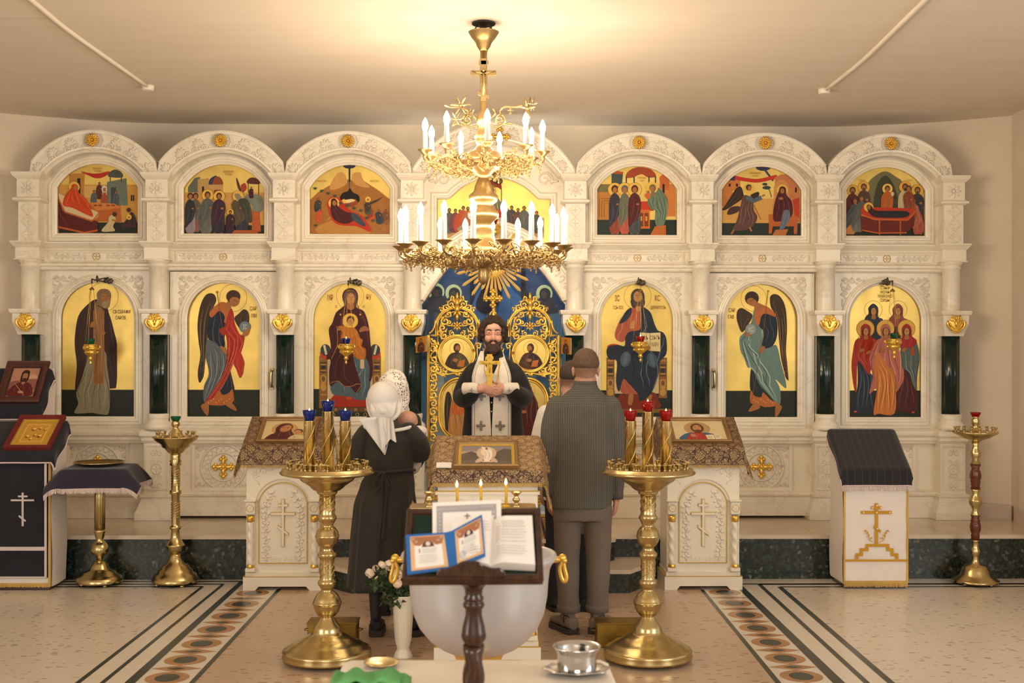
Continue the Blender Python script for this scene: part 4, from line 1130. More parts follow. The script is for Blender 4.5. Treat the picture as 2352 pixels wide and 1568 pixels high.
# 7: five women
TD=(1850,600,3.9203);a,h=low(6,TD,1162)
a.ring(HALO,611,435,80,3);a.ring(HALO,835,435,80,3)
a.poly((46,58,72),[(568,470),(566,420),(610,380),(655,420),(656,500),(702,535),(700,720),(500,720),(530,525)],True,4)
a.poly((150,84,76),[(785,480),(785,425),(832,380),(877,420),(880,500),(925,535),(905,640),(745,640),(750,525)],True,4);a.rect((56,34,44),755,590,860,720)
for x in(540,720,908):a.ell((224,186,90),x,607,80);a.ring((170,104,46),x,607,80,4)
a.poly((84,36,36),[(862,940),(960,1020),(1000,1140),(996,1352),(850,1346),(806,1336),(818,1180),(850,1050)],True,7)
a.poly((42,52,70),[(475,870),(560,985),(606,1040),(600,1200),(608,1352),(560,1358),(450,1356),(445,1250),(470,1100)],True,8,(96,112,130))
a.poly((170,52,36),[(497,612),(506,580),(540,562),(575,580),(588,612),(586,672),(645,720),(612,800),(582,1010),(540,985),(470,900),(458,1172),(436,1130),(415,950),(430,800),(452,710),(498,682)],True,6,(206,92,66))
a.poly((190,116,100),[(675,612),(690,575),(722,562),(755,580),(766,620),(766,690),(802,700),(862,850),(886,1040),(850,1130),(806,1180),(720,1160),(640,1140),(572,1192),(605,1040),(575,880),(602,790),(640,712),(680,685)],True,8,(226,166,148))
a.poly((206,130,62),[(640,820),(620,960),(640,1150),(610,1366),(660,1372),(800,1368),(812,1150),(806,1010),(745,950),(680,860)],True,9,(238,182,112))
a.poly((96,112,110),[(990,705),(1025,850),(1002,1050),(1000,1162),(966,1112),(940,1030),(915,990),(868,950),(858,780),(900,745),(946,770),(962,760)],True,7,(150,166,160))
a.poly((168,46,46),[(865,622),(875,585),(908,562),(940,582),(952,620),(956,672),(1000,715),(962,770),(850,775),(828,712),(868,684)],True,5)
for x,y in((611,452),(832,452),(541,634),(722,634),(908,634)):
 a.ell((70,44,30),x,y+4,32,42);a.ell(SKIN2,x,y,23,34);a.line((80,50,30),[(x-17,y-8),(x-4,y-9)],4);a.line((80,50,30),[(x+4,y-9),(x+17,y-8)],4);a.line((130,84,44),[(x,y-8),(x+2,y+10)],3)
 a.poly(SKIN,[(x-15,y+30),(x+15,y+30),(x+18,y+66),(x-18,y+66)])
for x,y in((505,800),(565,820),(690,800),(885,795)):a.ell(SKIN,x,y,24,15,ang=-.5)
a.poly((176,84,46),[(945,790),(958,768),(972,790),(974,840),(944,840)]);a.ell((200,80,60),445,1352,16,8);a.ell((200,80,60),965,1358,16,8)
for tx,y in(('СТЫИ',240),('ЖЕНЫ',277),('МУРОНО',314),('СИЦЫ',350)):a.text(TXT,tx,716,y,27,.75)
finish(a,h,'arched icon of five standing women in red, orange and blue robes',G_LOW)
# ------------------------------------------------------------------ upper row
TE=(0,250,3.3357)
def up(i,tf):return Art(wall_map(YI),(0,-1,0),tf),hole_up(BAYX[i])
a,h=up(0,TE)
BUFF,BUFF2=(206,160,84),(186,134,62)
a.poly((206,160,82),[(450,580),(1055,580),(1055,870),(450,870)],False);a.rect((42,48,36),450,870,1055,955)
a.poly((190,140,72),[(530,500),(650,490),(645,690),(530,690)],False);a.rect((50,36,30),592,532,616,680);a.rect((214,176,110),645,590,830,680)
a.poly((186,56,36),[(620,480),(730,496),(840,478),(800,520),(735,532),(680,510)])
a.poly((116,128,116),[(820,560),(970,530),(980,740),(820,740)],False);a.rect((70,82,78),850,600,890,740)
a.poly((84,92,88),[(833,520),(840,485),(885,464),(930,485),(938,525)]);a.line((84,92,88),[(845,520),(845,560)],8);a.line((84,92,88),[(930,520),(930,560)],8)
a.rect((40,34,30),1003,660,1013,705);a.rect((40,34,30),1018,660,1028,705)
for x,y,c in((760,600,(96,50,40)),(720,660,(88,100,108)),(885,665,(80,96,110)),(800,670,(170,84,62))):a.saint(x,y+90,130,c,c,None,lean=.02,w=24,legs=False)
a.ell((214,206,190),802,615,22,28);a.ell(SKIN,803,620,12,16)
a.poly((186,108,46),[(690,720),(920,740),(930,860),(720,860)],False);a.poly((206,136,66),[(690,716),(880,726),(930,760),(740,780)],False)
for x in(735,770,830,870):a.ell((150,80,40),x,740,16,7)
a.poly((96,36,30),[(450,690),(480,780),(600,830),(750,860),(752,945),(650,955),(450,920)],False,8);a.poly((216,196,156),[(452,660),(500,780),(700,850),(760,800),(680,760),(480,660)]);a.line((196,110,52),[(452,690),(500,790),(710,860),(760,800)],12);a.line((196,100,46),[(450,905),(650,950),(752,930)],14)
a.ell((226,190,92),572,600,42);a.poly((204,78,36),[(545,610),(552,585),(575,576),(600,592),(606,640),(660,690),(690,750),(716,815),(690,822),(560,760),(486,740),(500,670)],True,8,(236,132,80));a.ell(SKIN,582,606,15,20)
a.poly((206,190,150),[(780,936),(830,870),(840,825),(875,815),(890,850),(870,900),(885,930),(860,940)],True,4);a.ell((80,52,34),882,808,18);a.line(SKIN,[(860,850),(930,870)],12)
a.poly((70,44,46),[(930,905),(980,840),(1010,790),(1040,830),(1050,900),(990,915)],True,4);a.ell((80,52,34),990,775,17);a.ell((226,190,92),992,830,20);a.ell(SKIN,992,832,9)
for x in(732,775):a.text((170,100,44),'РОЖДЕСТ' if x==732 else '',752,458,13,.8)
a.text((170,100,44),'ПР БЦЫ',752,478,12,.8)
finish(a,h,'festival icon of a woman in orange reclining on a bed, attendants at table',G_UP)
a,h=up(1,TE)
a.rect((42,48,36),1412,890,2025,955);a.rect((206,164,92),1412,640,2025,890)
a.poly((104,112,100),[(1440,600),(1490,530),(1530,520),(1560,640),(1440,640)],False);a.poly((190,160,104),[(1515,540),(1600,530),(1605,660),(1515,660)],False);a.rect((40,34,30),1548,595,1564,650)
a.poly((56,66,100),[(1600,580),(1610,535),(1660,512),(1640,580)]);a.poly((150,84,44),[(1632,580),(1640,535),(1670,516),(1700,540),(1706,580)]);a.rect((200,160,100),1600,580,1710,660);a.rect((130,62,40),1640,620,1690,660)
a.poly((96,52,46),[(1895,570),(1905,535),(1940,525),(1975,540),(1990,575)]);a.line((90,60,50),[(1902,570),(1902,640)],7);a.line((90,60,50),[(1982,570),(1982,660)],7)
a.poly((130,138,128),[(1890,655),(1990,660),(2020,720),(2010,780),(1940,810),(1930,740),(1880,700)],True,3);a.poly((184,100,52),[(1930,780),(1990,790),(2000,940),(1930,945)],False)
a.poly((90,64,46),[(1810,525),(1835,575),(1850,640),(1820,600)]);a.poly((170,70,44),[(1850,580),(1880,570),(1890,610),(1862,640),(1846,610)])
a.saint(1926,685,90,(70,34,40),(70,34,40),(226,190,92),w=18)
for x,y,hh,r,m,hl,ln in((1500,940,300,(150,96,80),(104,100,90),None,0),(1460,950,310,(150,140,150),(54,54,60),None,0),(1580,950,320,(110,116,112),(96,102,98),1,.04),(1675,950,310,(52,48,62),(70,44,62),1,.02),(1855,940,300,(56,56,74),(96,84,66),1,-.1)):
 a.saint(x,y,hh,r,m,(226,190,92)if hl else None,lean=ln,w=52 if hl else 40)
a.ell((226,190,92),1832,672,36);a.poly((150,136,120),[(1800,660),(1830,650),(1862,690),(1850,712),(1820,700)]);a.poly((70,74,62),[(1830,700),(1890,690),(1925,760),(1930,870),(1890,850),(1850,760)],True,4)
a.saint(1768,955,180,(62,40,52),(62,40,52),(226,190,92),w=34)
a.poly((176,96,44),[(1780,955),(1800,930),(1960,930),(1985,955)],False)
a.text((170,100,44),'ВВЕДЕНИЕ',1752,482,13,.8);a.text((170,100,44),'ПР БЦЫ',1752,502,12,.8)
finish(a,h,'festival icon of robed figures processing towards an elder, buildings behind',G_UP)
TF_=(640,250,3.3357);a,h=up(2,TF_)
a.poly((168,116,54),[(236,700),(300,640),(400,580),(445,500),(500,490),(520,540),(560,545),(570,495),(625,490),(650,550),(760,620),(850,690),(850,962),(236,962)],False)
a.poly((204,158,92),[(400,570),(450,492),(500,492),(526,560),(480,600),(400,620)]);a.poly((204,158,92),[(560,545),(570,495),(628,488),(645,545),(700,600),(610,590)])
for k in range(9):a.line((206,162,98),[(300+k*60,900-(k%4)*40),(360+k*50,880-(k%3)*60),(420+k*44,905-(k%2)*40)],10,True)
a.poly((190,140,70),[(300,900),(500,840),(700,930),(640,960),(320,955)],True,4)
a.poly((30,24,24),[(470,690),(490,645),(530,630),(545,605),(570,640),(610,660),(622,700),(600,720),(540,740)])
a.ell((50,56,74),542,436,48,22);a.line((50,56,74),[(543,440),(543,560)],14);a.line((80,92,110),[(543,560),(543,610)],6)
a.poly((150,80,46),[(485,710),(590,690),(612,720),(570,752),(490,740)],False);a.poly((226,206,160),[(490,705),(560,690),(585,705),(520,722)]);a.ell((226,190,92),500,708,17)
a.poly((186,56,34),[(372,740),(385,690),(420,670),(470,690),(540,770),(640,820),(710,920),(690,940),(600,900),(470,890),(410,850)])
a.ell((228,192,92),424,722,42);a.poly((78,28,30),[(400,720),(405,692),(430,685),(450,710),(455,745),(520,790),(570,800),(580,850),(520,880),(440,860),(402,800)],True,6);a.poly((62,76,92),[(560,800),(610,815),(668,890),(640,895),(570,850)],True,4);a.ell(SKIN,428,722,16,20)
for x,y,c,c2 in((300,790,(40,52,70),(66,66,60)),(310,870,(196,92,50),(196,92,50)),(710,860,(200,90,44),(150,60,40)),(775,880,(60,72,92),(52,62,84)),(690,810,(90,84,66),(70,60,50)),(830,880,(150,96,56),(120,80,50))):a.saint(x,y,110,c,c2,None,w=26,lean=.04 if x<500 else-.08)
a.ell((228,192,92),686,695,22);a.ell(SKIN,686,697,10);a.poly((62,56,46),[(700,720),(770,690),(800,672),(770,700),(715,730)])
for k in range(12):
 x,y=280+(k*197)%540,620+(k*113)%320
 for q in range(4):a.line((62,84,66),[(x,y),(x-14+q*10,y-22+abs(q-1.5)*5)],6)
a.text((170,100,44),'РОЖДЕСТВО',326,555,13,.7);a.text((170,100,44),'ХРИСТОВО',738,555,13,.7)
finish(a,h,'festival icon of a reclining woman by a cave in tan rocky mountains',G_UP)
TG=(1300,280,3.92);a,h=up(4,TG)
a.rect((44,54,48),278,880,996,1022);a.rect((190,134,62),278,630,430,880);a.rect((126,120,80),278,560,420,630)
for k in range(3):a.line((128,84,42),[(300+k*22,860),(300+k*22,690+k*20),(400,690+k*20)],6)
a.poly((70,88,84),[(410,470),(440,440),(515,450),(505,565),(410,565)],False);a.poly((190,90,46),[(405,465),(440,436),(518,452),(510,470)],False)
a.poly((166,78,46),[(540,500),(555,450),(620,412),(690,408),(770,430),(812,490),(740,500),(680,470),(600,500)])
for x in(543,613,747,806):a.line((70,76,80),[(x,490),(x,600)],12)
a.rect((206,136,70),840,560,985,850);a.poly((198,110,56),[(840,500),(880,462),(930,500),(930,620),(850,600)],False);a.rect((46,36,30),868,560,888,640)
a.rect((196,66,36),640,715,790,800);a.rect((206,120,50),645,790,755,960)
for x in(660,706):a.rect((130,66,34),x,820,x+36,940);a.rect((222,160,80),x+8,850,x+26,890)
for x,r,m,ha,w in((440,(150,76,56),(62,58,70),(60,42,28),52),(528,(186,96,76),(110,116,96),(96,110,104),48),(618,(72,84,84),(92,36,38),(92,36,38),58)):
 a.saint(x,1005,440,r,m,(226,190,92),ha,.0,w)
a.poly((104,128,108),[(770,570),(740,680),(735,740),(770,790),(805,800),(800,900),(830,950),(880,930),(915,780),(905,680),(840,600)],True,10,(150,168,140));a.ell((226,190,92),772,592,55);a.ell((120,104,80),778,596,30,34);a.ell(SKIN,772,604,20,24);a.poly((140,120,90),[(770,620),(800,630),(790,680),(765,650)])
a.poly((206,116,60),[(705,655),(740,640),(762,660),(750,690),(728,690)]);a.ell(SKIN,740,632,13);a.poly((190,110,46),[(755,1022),(800,940),(898,930),(900,1022)],False);a.ell(SKIN,830,955,30,12)
a.text((170,100,44),'СРЕТЕНИЕ',682,505,14,.7);a.text((170,100,44),'ГДНЕ',682,530,13,.7)
finish(a,h,'festival icon of three figures meeting a stooped elder under a red canopy',G_UP)
a,h=up(5,TG)
a.rect((44,54,48),1398,910,2110,1026);a.rect((212,168,92),1398,690,2110,910)
a.poly((200,130,70),[(1430,530),(1480,490),(1570,520),(1570,600),(1500,620),(1500,760),(1400,760),(1400,600)],False);a.poly((62,70,100),[(1440,520),(1500,480),(1545,490),(1520,530)],False)
for x in(1465,1530):a.rect((44,34,30),x,555,x+18,582)
a.ell((50,60,84),1776,408,68,32);a.line((62,74,100),[(1790,430),(1866,530)],18);a.line((196,62,38),[(1520,500),(1620,520),(1740,528),(1900,490)],34,False,True)
a.poly((196,130,84),[(1880,500),(1940,470),(2040,480),(2100,560),(2110,900),(2010,900),(2010,620),(1880,640)],False);a.poly((206,150,96),[(1870,680),(1880,560),(1940,520),(2000,560),(2010,680),(2010,820),(1870,820)]);a.rect((44,34,30),2062,590,2078,635);a.poly((190,70,44),[(2040,700),(2100,680),(2100,860),(2060,860)],False)
a.line((120,96,60),[(1850,680),(1835,620),(1800,570)],8);a.ell((60,78,74),1806,592,38,16);a.ell((60,78,74),1790,560,24,12)
a.poly((62,48,38),[(1600,660),(1580,590),(1540,590),(1490,660),(1440,740),(1405,790),(1440,790),(1520,740),(1590,690)],True,5,(120,94,64));a.poly((62,48,38),[(1660,660),(1720,630),(1740,640),(1730,680),(1690,690)])
a.ell((226,190,92),1648,600,52);a.poly((104,74,70),[(1600,660),(1570,760),(1540,880),(1505,970),(1600,975),(1680,940),(1722,860),(1690,790),(1680,690)],True,9,(160,128,116));a.poly((76,52,56),[(1560,760),(1480,770),(1450,830),(1500,830),(1560,800)]);a.line((92,104,126),[(1620,680),(1690,710),(1760,680)],38);a.ell(SKIN,1778,662,18,8,ang=-.5);a.ell((66,46,30),1645,590,26,28);a.ell(SKIN,1652,598,17,22);a.line((150,96,48),[(1680,730),(1755,880)],5)
a.line(SKIN,[(1510,970),(1488,1010)],16);a.line(SKIN,[(1650,945),(1670,985)],16)
a.poly((190,106,48),[(1825,830),(2085,850),(2080,1010),(2050,1010),(2050,940),(1860,940),(1850,1005),(1825,1005)],False);a.poly((190,120,60),[(1855,1026),(1885,970),(2000,965),(1975,1026)],False)
a.ell((226,190,92),1946,614,52);a.poly((86,32,36),[(1915,620),(1925,590),(1950,580),(1978,600),(1985,660),(2030,720),(2030,850),(1900,900),(1862,860),(1880,720)],True,7);a.poly((110,120,136),[(1960,800),(2010,800),(2010,880),(1960,960),(1920,970),(1940,880)],True,4);a.ell(SKIN,1946,622,18,24);a.ell(SKIN,1935,690,20,12)
a.text((170,100,44),'БЛАГОВЕЩЕНИЕ',1702,462,14,.6);a.text((170,100,44),'ПР БЦЫ',1702,486,13,.7)
finish(a,h,'festival icon of a striding winged messenger and a seated woman in maroon',G_UP)
TH=(1850,280,3.9203);a,h=up(6,TH)
a.rect((40,46,36),360,950,1066,1032);a.poly((122,118,84),[(545,790),(560,570),(620,490),(718,444),(810,490),(880,560),(900,790)]);a.poly((74,74,56),[(625,780),(640,580),(718,480),(800,580),(830,780)])
for x,y,r,m,hl in((425,960,(96,40,36),(104,44,40),1),(525,930,(100,76,60),(92,66,58),1),(896,930,(206,190,150),(206,190,150),1),(1006,960,(60,56,62),(66,60,70),1)):a.saint(x,y,380,r,m,(226,180,84),(90,70,52),0,62,beard=True)
a.saint(735,900,330,(176,96,40),(186,104,44),(232,200,110),w=56);a.ell((222,200,160),780,650,14,20)
for x,y,c,c2,ln in((400,1010,(196,140,76),(80,84,90),.12),(465,990,(110,116,110),(96,100,96),.1),(1010,1010,(170,92,76),(180,104,86),-.12),(940,900,(150,84,50),(140,76,46),-.05)):a.saint(x,y,330,c,c2,None,(90,66,46),ln,52)
a.poly((112,40,30),[(490,850),(620,885),(920,890),(975,840),(970,940),(900,1000),(640,1000),(495,970)],False,10);a.poly((190,66,36),[(490,800),(520,740),(620,770),(960,780),(985,800),(920,880),(620,880),(500,840)],False);a.line((206,110,50),[(495,838),(620,880),(915,885),(980,806)],12);a.line((206,110,50),[(500,975),(640,1002),(905,1000)],10)
for x in(660,848):a.line((180,100,46),[(x,880),(x,1020)],12)
a.ell((228,190,92),562,768,42);a.poly((62,36,34),[(545,770),(560,745),(590,760),(640,800),(905,806),(895,860),(640,862),(575,830)],True);a.poly((40,44,54),[(680,812),(905,808),(895,856),(680,852)],True);a.ell(SKIN,566,772,15,20)
a.text((170,100,44),'УСПЕНИЕ',505,528,14,.6);a.text((170,100,44),'ПР БЦЫ',930,528,14,.6)
finish(a,h,'festival icon of a figure laid on a red bier among mourners',G_UP)
# middle: the supper
TS=(900,400,5.6);a=Art(wall_map(YI),(0,-1,0),TS)
a.poly((150,60,40),[(1210,110),(1260,76),(1330,70),(1400,110),(1412,200),(1360,170),(1280,170),(1235,200)]);a.line((120,90,60),[(1410,190),(1410,420)],12);a.line((120,90,60),[(1230,190),(1230,420)],12)
a.poly((200,160,110),[(680,560),(1960,560),(1960,820),(680,820)],False);a.poly((216,206,180),[(820,560),(1800,560),(1700,640),(900,640)],False)
for k,(x,c,c2)in enumerate(((720,(110,110,100),(104,104,96)),(800,(110,60,80),(120,70,86)),(860,(196,80,50),(196,80,50)),(900,(170,170,150),(196,84,52)),(960,(196,130,80),(186,120,76)),(1060,(196,126,90),(186,116,80)),(1480,(110,130,100),(120,136,106)),(1560,(90,76,80),(80,70,80)),(1640,(120,84,66),(110,76,62)),(1720,(90,104,96),(96,106,100)),(1800,(120,110,130),(110,100,120)),(1880,(80,84,80),(86,90,84)))):
 y=380+abs(x-1300)*.16;a.saint(x,y+290,330-20*(k%3),c,c2,None,(84,62,44),.06 if x<1300 else-.06,62,beard=k%2==0)
a.ell((228,196,104),1290,215,58);a.poly((120,126,110),[(1260,250),(1250,380),(1240,450),(1410,450),(1420,390),(1350,290),(1320,250)],True,6);a.ell((80,56,36),1290,212,28,32);a.ell(SKIN,1292,218,18,24)
a.poly((180,50,44),[(1260,450),(1400,450),(1420,560),(1250,560)],False)
finish(a,[(x,z)for x,z in supper_hole],'wide arched icon of men gathered round a supper table, behind the chandelier',G_UP)
# great dark blue painting in the altar behind the gates
YA=10.33
a=Art(wall_map(YA),(0,-1,0),(900,400,5.6),.0002)
X=lambda px:(px-900)*5.6
Yc=lambda py:(py-400)*5.6
def A(pts):return[(X(x),Yc(y))for x,y in pts]
a.poly((52,84,128),A([(930,760),(1350,760),(1350,1200),(930,1200)]),False)
a.poly((196,212,222),A([(930,800),(1350,800),(1350,1200),(930,1200)]),False)  # bluish-white reflection seen low behind the gates, put into the picture's colour
for k in range(14):a.poly(((150,180,204),(104,140,176),(206,216,216))[k%3],A([(930+k*30,800+(k*37)%60),(980+k*30,790),(970+k*30,900),(940+k*32,1100)]),True)  # uneven patches of the same painted reflection
for px in(1085,1202):a.rect((24,30,48),X(px-5),Yc(560),X(px+5),Yc(720))
a.poly((62,108,164),A([(1080,720),(1105,660),(1130,640),(1160,640),(1180,668),(1200,690),(1215,760),(1190,820),(1090,820)]),True,9,(70,110,160));a.poly((34,34,52),A([(1095,690),(1120,645),(1150,640),(1150,690),(1120,720),(1098,712)]))
a.poly((96,110,122),A([(985,720),(1020,690),(1050,700),(1075,760),(1060,820),(975,820)]),True,8);a.poly((90,130,168),A([(1220,700),(1255,690),(1285,715),(1292,820),(1205,820)]),True,8)
a.poly((62,84,112),A([(950,700),(985,680),(1000,760),(980,820),(940,820)]),True,5)
for px,py in((1042,673),(1250,674),(1002,670)):
 a.ell((186,204,160),X(px),Yc(py),19*5.6,20*5.6);a.poly((52,58,72),A([(px-9,py+8),(px+11,py+6),(px+26,py+26),(px+30,py+44),(px-26,py+44),(px-20,py+24)]),True,3);a.poly((40,44,58),A([(px-11,py+4),(px-8,py-9),(px+3,py-13),(px+13,py-6),(px+14,py+6),(px+8,py+17),(px-3,py+18)]));a.poly((74,66,66),A([(px-8,py+1),(px-2,py-6),(px+5,py-2),(px+4,py+9),(px-3,py+11)]))
a.ell((44,46,60),X(1208),Yc(680),50,70)
ol=A([(925,545),(1345,545),(1345,1195),(925,1195)])
b=a.build('p',ol,'','',None,None,bg=0,bgcol=(44,74,116),depth=.01)
solo('altar_painting',b,['paint'],'large dark blue painting of haloed figures seen behind the gilded gates','painting',at(1134,1190,YA))
# icons of the gates' medallions, small icons on the columns
def gate_icon(md,P,i):
 a=Art(lambda x,z:V(x,YG+.004,z),(0,-1,0),(0,0,1.0),.0001)
 cx=sum(p[0]for p in P)/40;cz=sum(p[1]for p in P)/40
 k=.001;s=lambda pts:[(cx+x*k,cz+y*k)for x,y in pts]
 if i<2:
  rb,mt=((70,50,44),(92,84,56))if i==0 else((92,62,44),(66,44,48))
  a.ring((170,120,50),cx,cz+.045,.058,.003)
  a.poly(rb,s([(-95,-115),(-80,-40),(-40,5),(30,5),(85,-40),(100,-115),(0,-140)]),True,5,None,.003);a.poly(mt,s([(10,0),(70,-30),(98,-115),(30,-125),(-20,-60)]),True,3,None,.003)
  a.poly((196,120,60),s([(20,-60),(70,-50),(60,-110),(5,-110)]),False);a.ell(SKIN,cx-.01,cz-.055,.022,.014)
  a.ell((76,52,36),cx+.002,cz+.048,.03,.04,16);a.ell(SKIN,cx+(.008 if i==0 else-.006),cz+.042,.019,.028,16);a.ell((76,52,36),cx+.003,cz+.012,.016,.02,14)
 elif i==2:
  a.poly((66,52,38),s([(-110,-190),(-125,0),(-110,130),(-80,140),(-60,60),(-70,-180)]),True,4,None,.004)
  a.poly((190,140,80),s([(-80,-240),(-70,40),(-20,120),(60,110),(110,-230)]),True,9,None,.004);a.poly((204,116,56),s([(-60,40),(60,60),(40,-30),(-60,-40)]),True,3,None,.003);a.ring((170,120,50),cx,cz+.17,.06,.003);a.ell((76,52,36),cx,cz+.17,.03,.04);a.ell(SKIN,cx+.006,cz+.165,.02,.03)
 else:
  a.poly((88,40,34),s([(-80,-240),(-90,20),(-40,110),(10,200),(60,110),(90,20),(90,-240)]),True,8,None,.004);a.ring((170,120,50),cx,cz+.16,.06,.003);a.ell((88,40,34),cx,cz+.165,.036,.046);a.ell(SKIN,cx-.005,cz+.16,.02,.03);a.ell(SKIN,cx-.03,cz-.02,.02,.014)
 b=a.b;bp=[b.pt(V(x,YG+.004,z))for x,z in P];b.mat=1;b.col=C(200,150,60)
 b.face(bp,False)
 part('icon',b,['paint','gold_leaf'],md,label=('bearded man with a scroll on gold','bearded man holding a book on gold','winged figure in pale robes on gold','woman in a dark red mantle on gold')[i])
gate_icon(*MEDL[0],0);gate_icon(*MEDR[0],1);gate_icon(*MEDL[1],2);gate_icon(*MEDR[1],3)
def small_icon(px0,px1,py0,py1,Y,robe,label,sk):
 q=[at(px0,py0,Y),at(px1,py0+sk,Y-.05),at(px1,py1+sk,Y-.05),at(px0,py1,Y)]
 def mp(u,v):return q[0].lerp(q[1],u).lerp(q[3].lerp(q[2],u),v)
 n=(q[3]-q[0]).cross(q[1]-q[0]).normalized();n=n if n.y<0 else-n
 a=Art(mp,n,(0,0,1.0),.0001)
 a.ring((110,60,30),.5,.26,.15,.02);a.poly(robe,[(.2,.95),(.22,.5),(.42,.38),(.6,.38),(.78,.5),(.8,.95)],True,4,None,.02);a.ell((80,44,30),.5,.26,.12,.12);a.ell(SKIN,.51,.27,.08,.09);a.ell(SKIN,.55,.62,.07,.04)
 b=a.build('i',[(0,0),(1,0),(1,1),(0,1)],'','',None,None,depth=.022,bg=0,bgcol=(186,128,48),edge=(196,176,140))
 solo('small_icon',b,['paint'],label,'icon',q[3].lerp(q[2],.5),'small icons on the columns by the gates')
small_icon(955,979,774,810,9.78,(88,50,36),'small gold icon of a mother and child on the column left of the gates',-3)
small_icon(1289,1310,774,812,9.78,(78,56,40),'small gold icon of a standing figure on the column right of the gates',2)
def lpart(*a,**k):return part(*a,world=False,**k)
# ================================================================== candle stands
def helix(b,r,z0,z1,turns,starts,w,c=(0,0,0),n=28):
 for s in range(starts):
  b.tube([V(c[0]+r*cos(2*PI*(turns*k/n+s/starts)),c[1]+r*sin(2*PI*(turns*k/n+s/starts)),c[2]+lerp(z0,z1,k/n))for k in range(n+1)],w,5)
def L(mats,prof,seg=40,**k):
 b=MB();b.smooth=True;b.lathe(prof,(0,0,0),seg,**k);return b
def feet(root,r,n=4,h=.02,ph=.6):
 b=MB();b.smooth=True;b.lathe([(.0,0),(.016,.003),(.018,.01),(.012,.018),(.01,h)],(0,0,0),12)
 f=lpart('foot',b,'brass',root)
 f.location=(r*cos(ph),r*sin(ph),0)
 for k in range(1,n):
  c=f.copy();COL.objects.link(c);c.location=(r*cos(ph+2*PI*k/n),r*sin(ph+2*PI*k/n),0)
def cups(root,spots,k=1.0):
 b=MB();b.smooth=True
 b.lathe([(.013*k,0),(.006*k,.004*k),(.0055*k,.016*k),(.009*k,.021*k),(.009*k,.031*k),(.015*k,.036*k),(.015*k,.04*k),(.007*k,.04*k),(.006*k,.03*k)],(0,0,0),12)
 o=None
 for x,y,z in spots:
  if o is None:o=lpart('candle_cup',b,'brass',root);c=o
  else:c=o.copy();COL.objects.link(c)
  c.location=(x,y,z)
def flame(parent,p,h=.02,name='flame'):
 b=MB();b.smooth=True
 b.lathe([(0.0001,0),(h*.16,h*.15),(h*.2,h*.35),(h*.13,h*.65),(.0001,h)],(0,0,0),10)
 o=lpart(name,b,'flame_glow',parent);o.location=p;return o
def glass_cup(root,mat,p,r=.036,h=.062,lit=True,label=None):
 b=MB();b.smooth=True;n=24
 b.lathe([(r*.72,0),(r*.8,h*.3),(r*.95,h*.55),(r*1.02,h*.7),(r*1.05,h),(r*.98,h),(r*.9,h*.6),(r*.66,h*.1),(0.0001,h*.08)],(0,0,0),30,0,1,1,lambda z,a:1+.03*cos(12*a))
 o=lpart('lamp_cup',b,mat,root,label=label);o.location=p
 if lit:flame(o,(0,0,h*.62),.034)
 return o
def big_stand(px,Y,mat,label):
 p=on(px,1500);root=thing('candle_stand',label,'candle stand',(at(px,1500,Y).x,Y,0),0,'pair of large brass candle stands')
 b=L(0,[(.235,.018),(.25,.02),(.252,.032),(.244,.05),(.25,.058),(.24,.07),(.222,.075),(.2,.095),(.175,.105),(.142,.122),(.135,.128),(.118,.14),(.1,.148),(.082,.16),(.08,.176),(.076,.19),(.07,.2),(.052,.222),(.038,.246),(.036,.252)],56);lpart('base',b,'brass',root)
 b=L(0,[(.036,.25),(.05,.256),(.068,.28),(.077,.31),(.079,.322),(.082,.324),(.082,.329),(.079,.332),(.075,.345),(.06,.375),(.035,.392),(.033,.4),(.036,.408),(.05,.43),(.053,.441),(.05,.45),(.042,.457),(.04,.465),(.04,.57),(.042,.575),(.05,.588),(.053,.6),(.05,.606),(.036,.618),(.033,.63),(.033,.64),(.045,.648),(.06,.672),(.065,.695),(.067,.699),(.067,.704),(.065,.707),(.06,.73),(.045,.75),(.034,.758),(.034,.765),(.046,.79),(.052,.80),(.053,.812),(.046,.82),(.042,.83),(.042,.935)],40)
 helix(b,.0405,.475,.56,.45,5,.0035);helix(b,.0425,.84,.93,.45,5,.0035);lpart('shaft',b,'brass',root)
 b=L(0,[(.042,.932),(.052,.94),(.058,.948),(.056,.955),(.075,.962),(.092,.975),(.10,.985),(.13,1.005),(.145,1.015),(.157,1.03),(.16,1.04),(.225,1.045),(.262,1.055),(.268,1.064),(.258,1.072),(.25,1.086),(.243,1.09),(.238,1.086),(.236,1.078),(.0001,1.078)],64);lpart('dish',b,'brass',root)
 spots=[(.222*cos(a),.222*sin(a),1.084)for a in[2*PI*k/22 for k in range(22)]]+[(.165*cos(a),.165*sin(a),1.078)for a in[2*PI*(k+.5)/14 for k in range(14)]]+[(.108*cos(a),.108*sin(a),1.078)for a in(rad(35),rad(90),rad(145),rad(215),rad(270),rad(325))]
 cups(root,spots)
 for dx,dy,z1 in((-.101,.0,1.353),(.0,.02,1.405),(.101,-.0,1.353)):
  b=L(0,[(.0315,1.078),(.0315,z1-.004),(.033,z1),(.03,z1)],28);helix(b,.0315,1.1,z1-.02,(z1-1.1)*2.6,3,.003,n=34);o=lpart('lamp_tube',b,'brass',root);o.location=(dx,dy,0)
  glass_cup(root,mat,(dx,dy,z1),.036,.06,True,mat.split('_')[0]+' glass oil cup with a flame')
 feet(root,.2,4,.019)
 return root
S1=big_stand(751,6.65,'blue_glass','large brass candle stand bearing three lit blue glass lamps')
S2=big_stand(1488,6.65,'red_glass','large brass candle stand bearing three lit red glass lamps')
def conv(rows,a,k,kr):return[(max(.0001,hw*kr),a-yz*k)for yz,hw in rows]
def rim_cups(root,r,z,n=14):cups(root,[(r*cos(2*PI*k/n+.2),r*sin(2*PI*k/n+.2),z)for k in range(n)],.95)
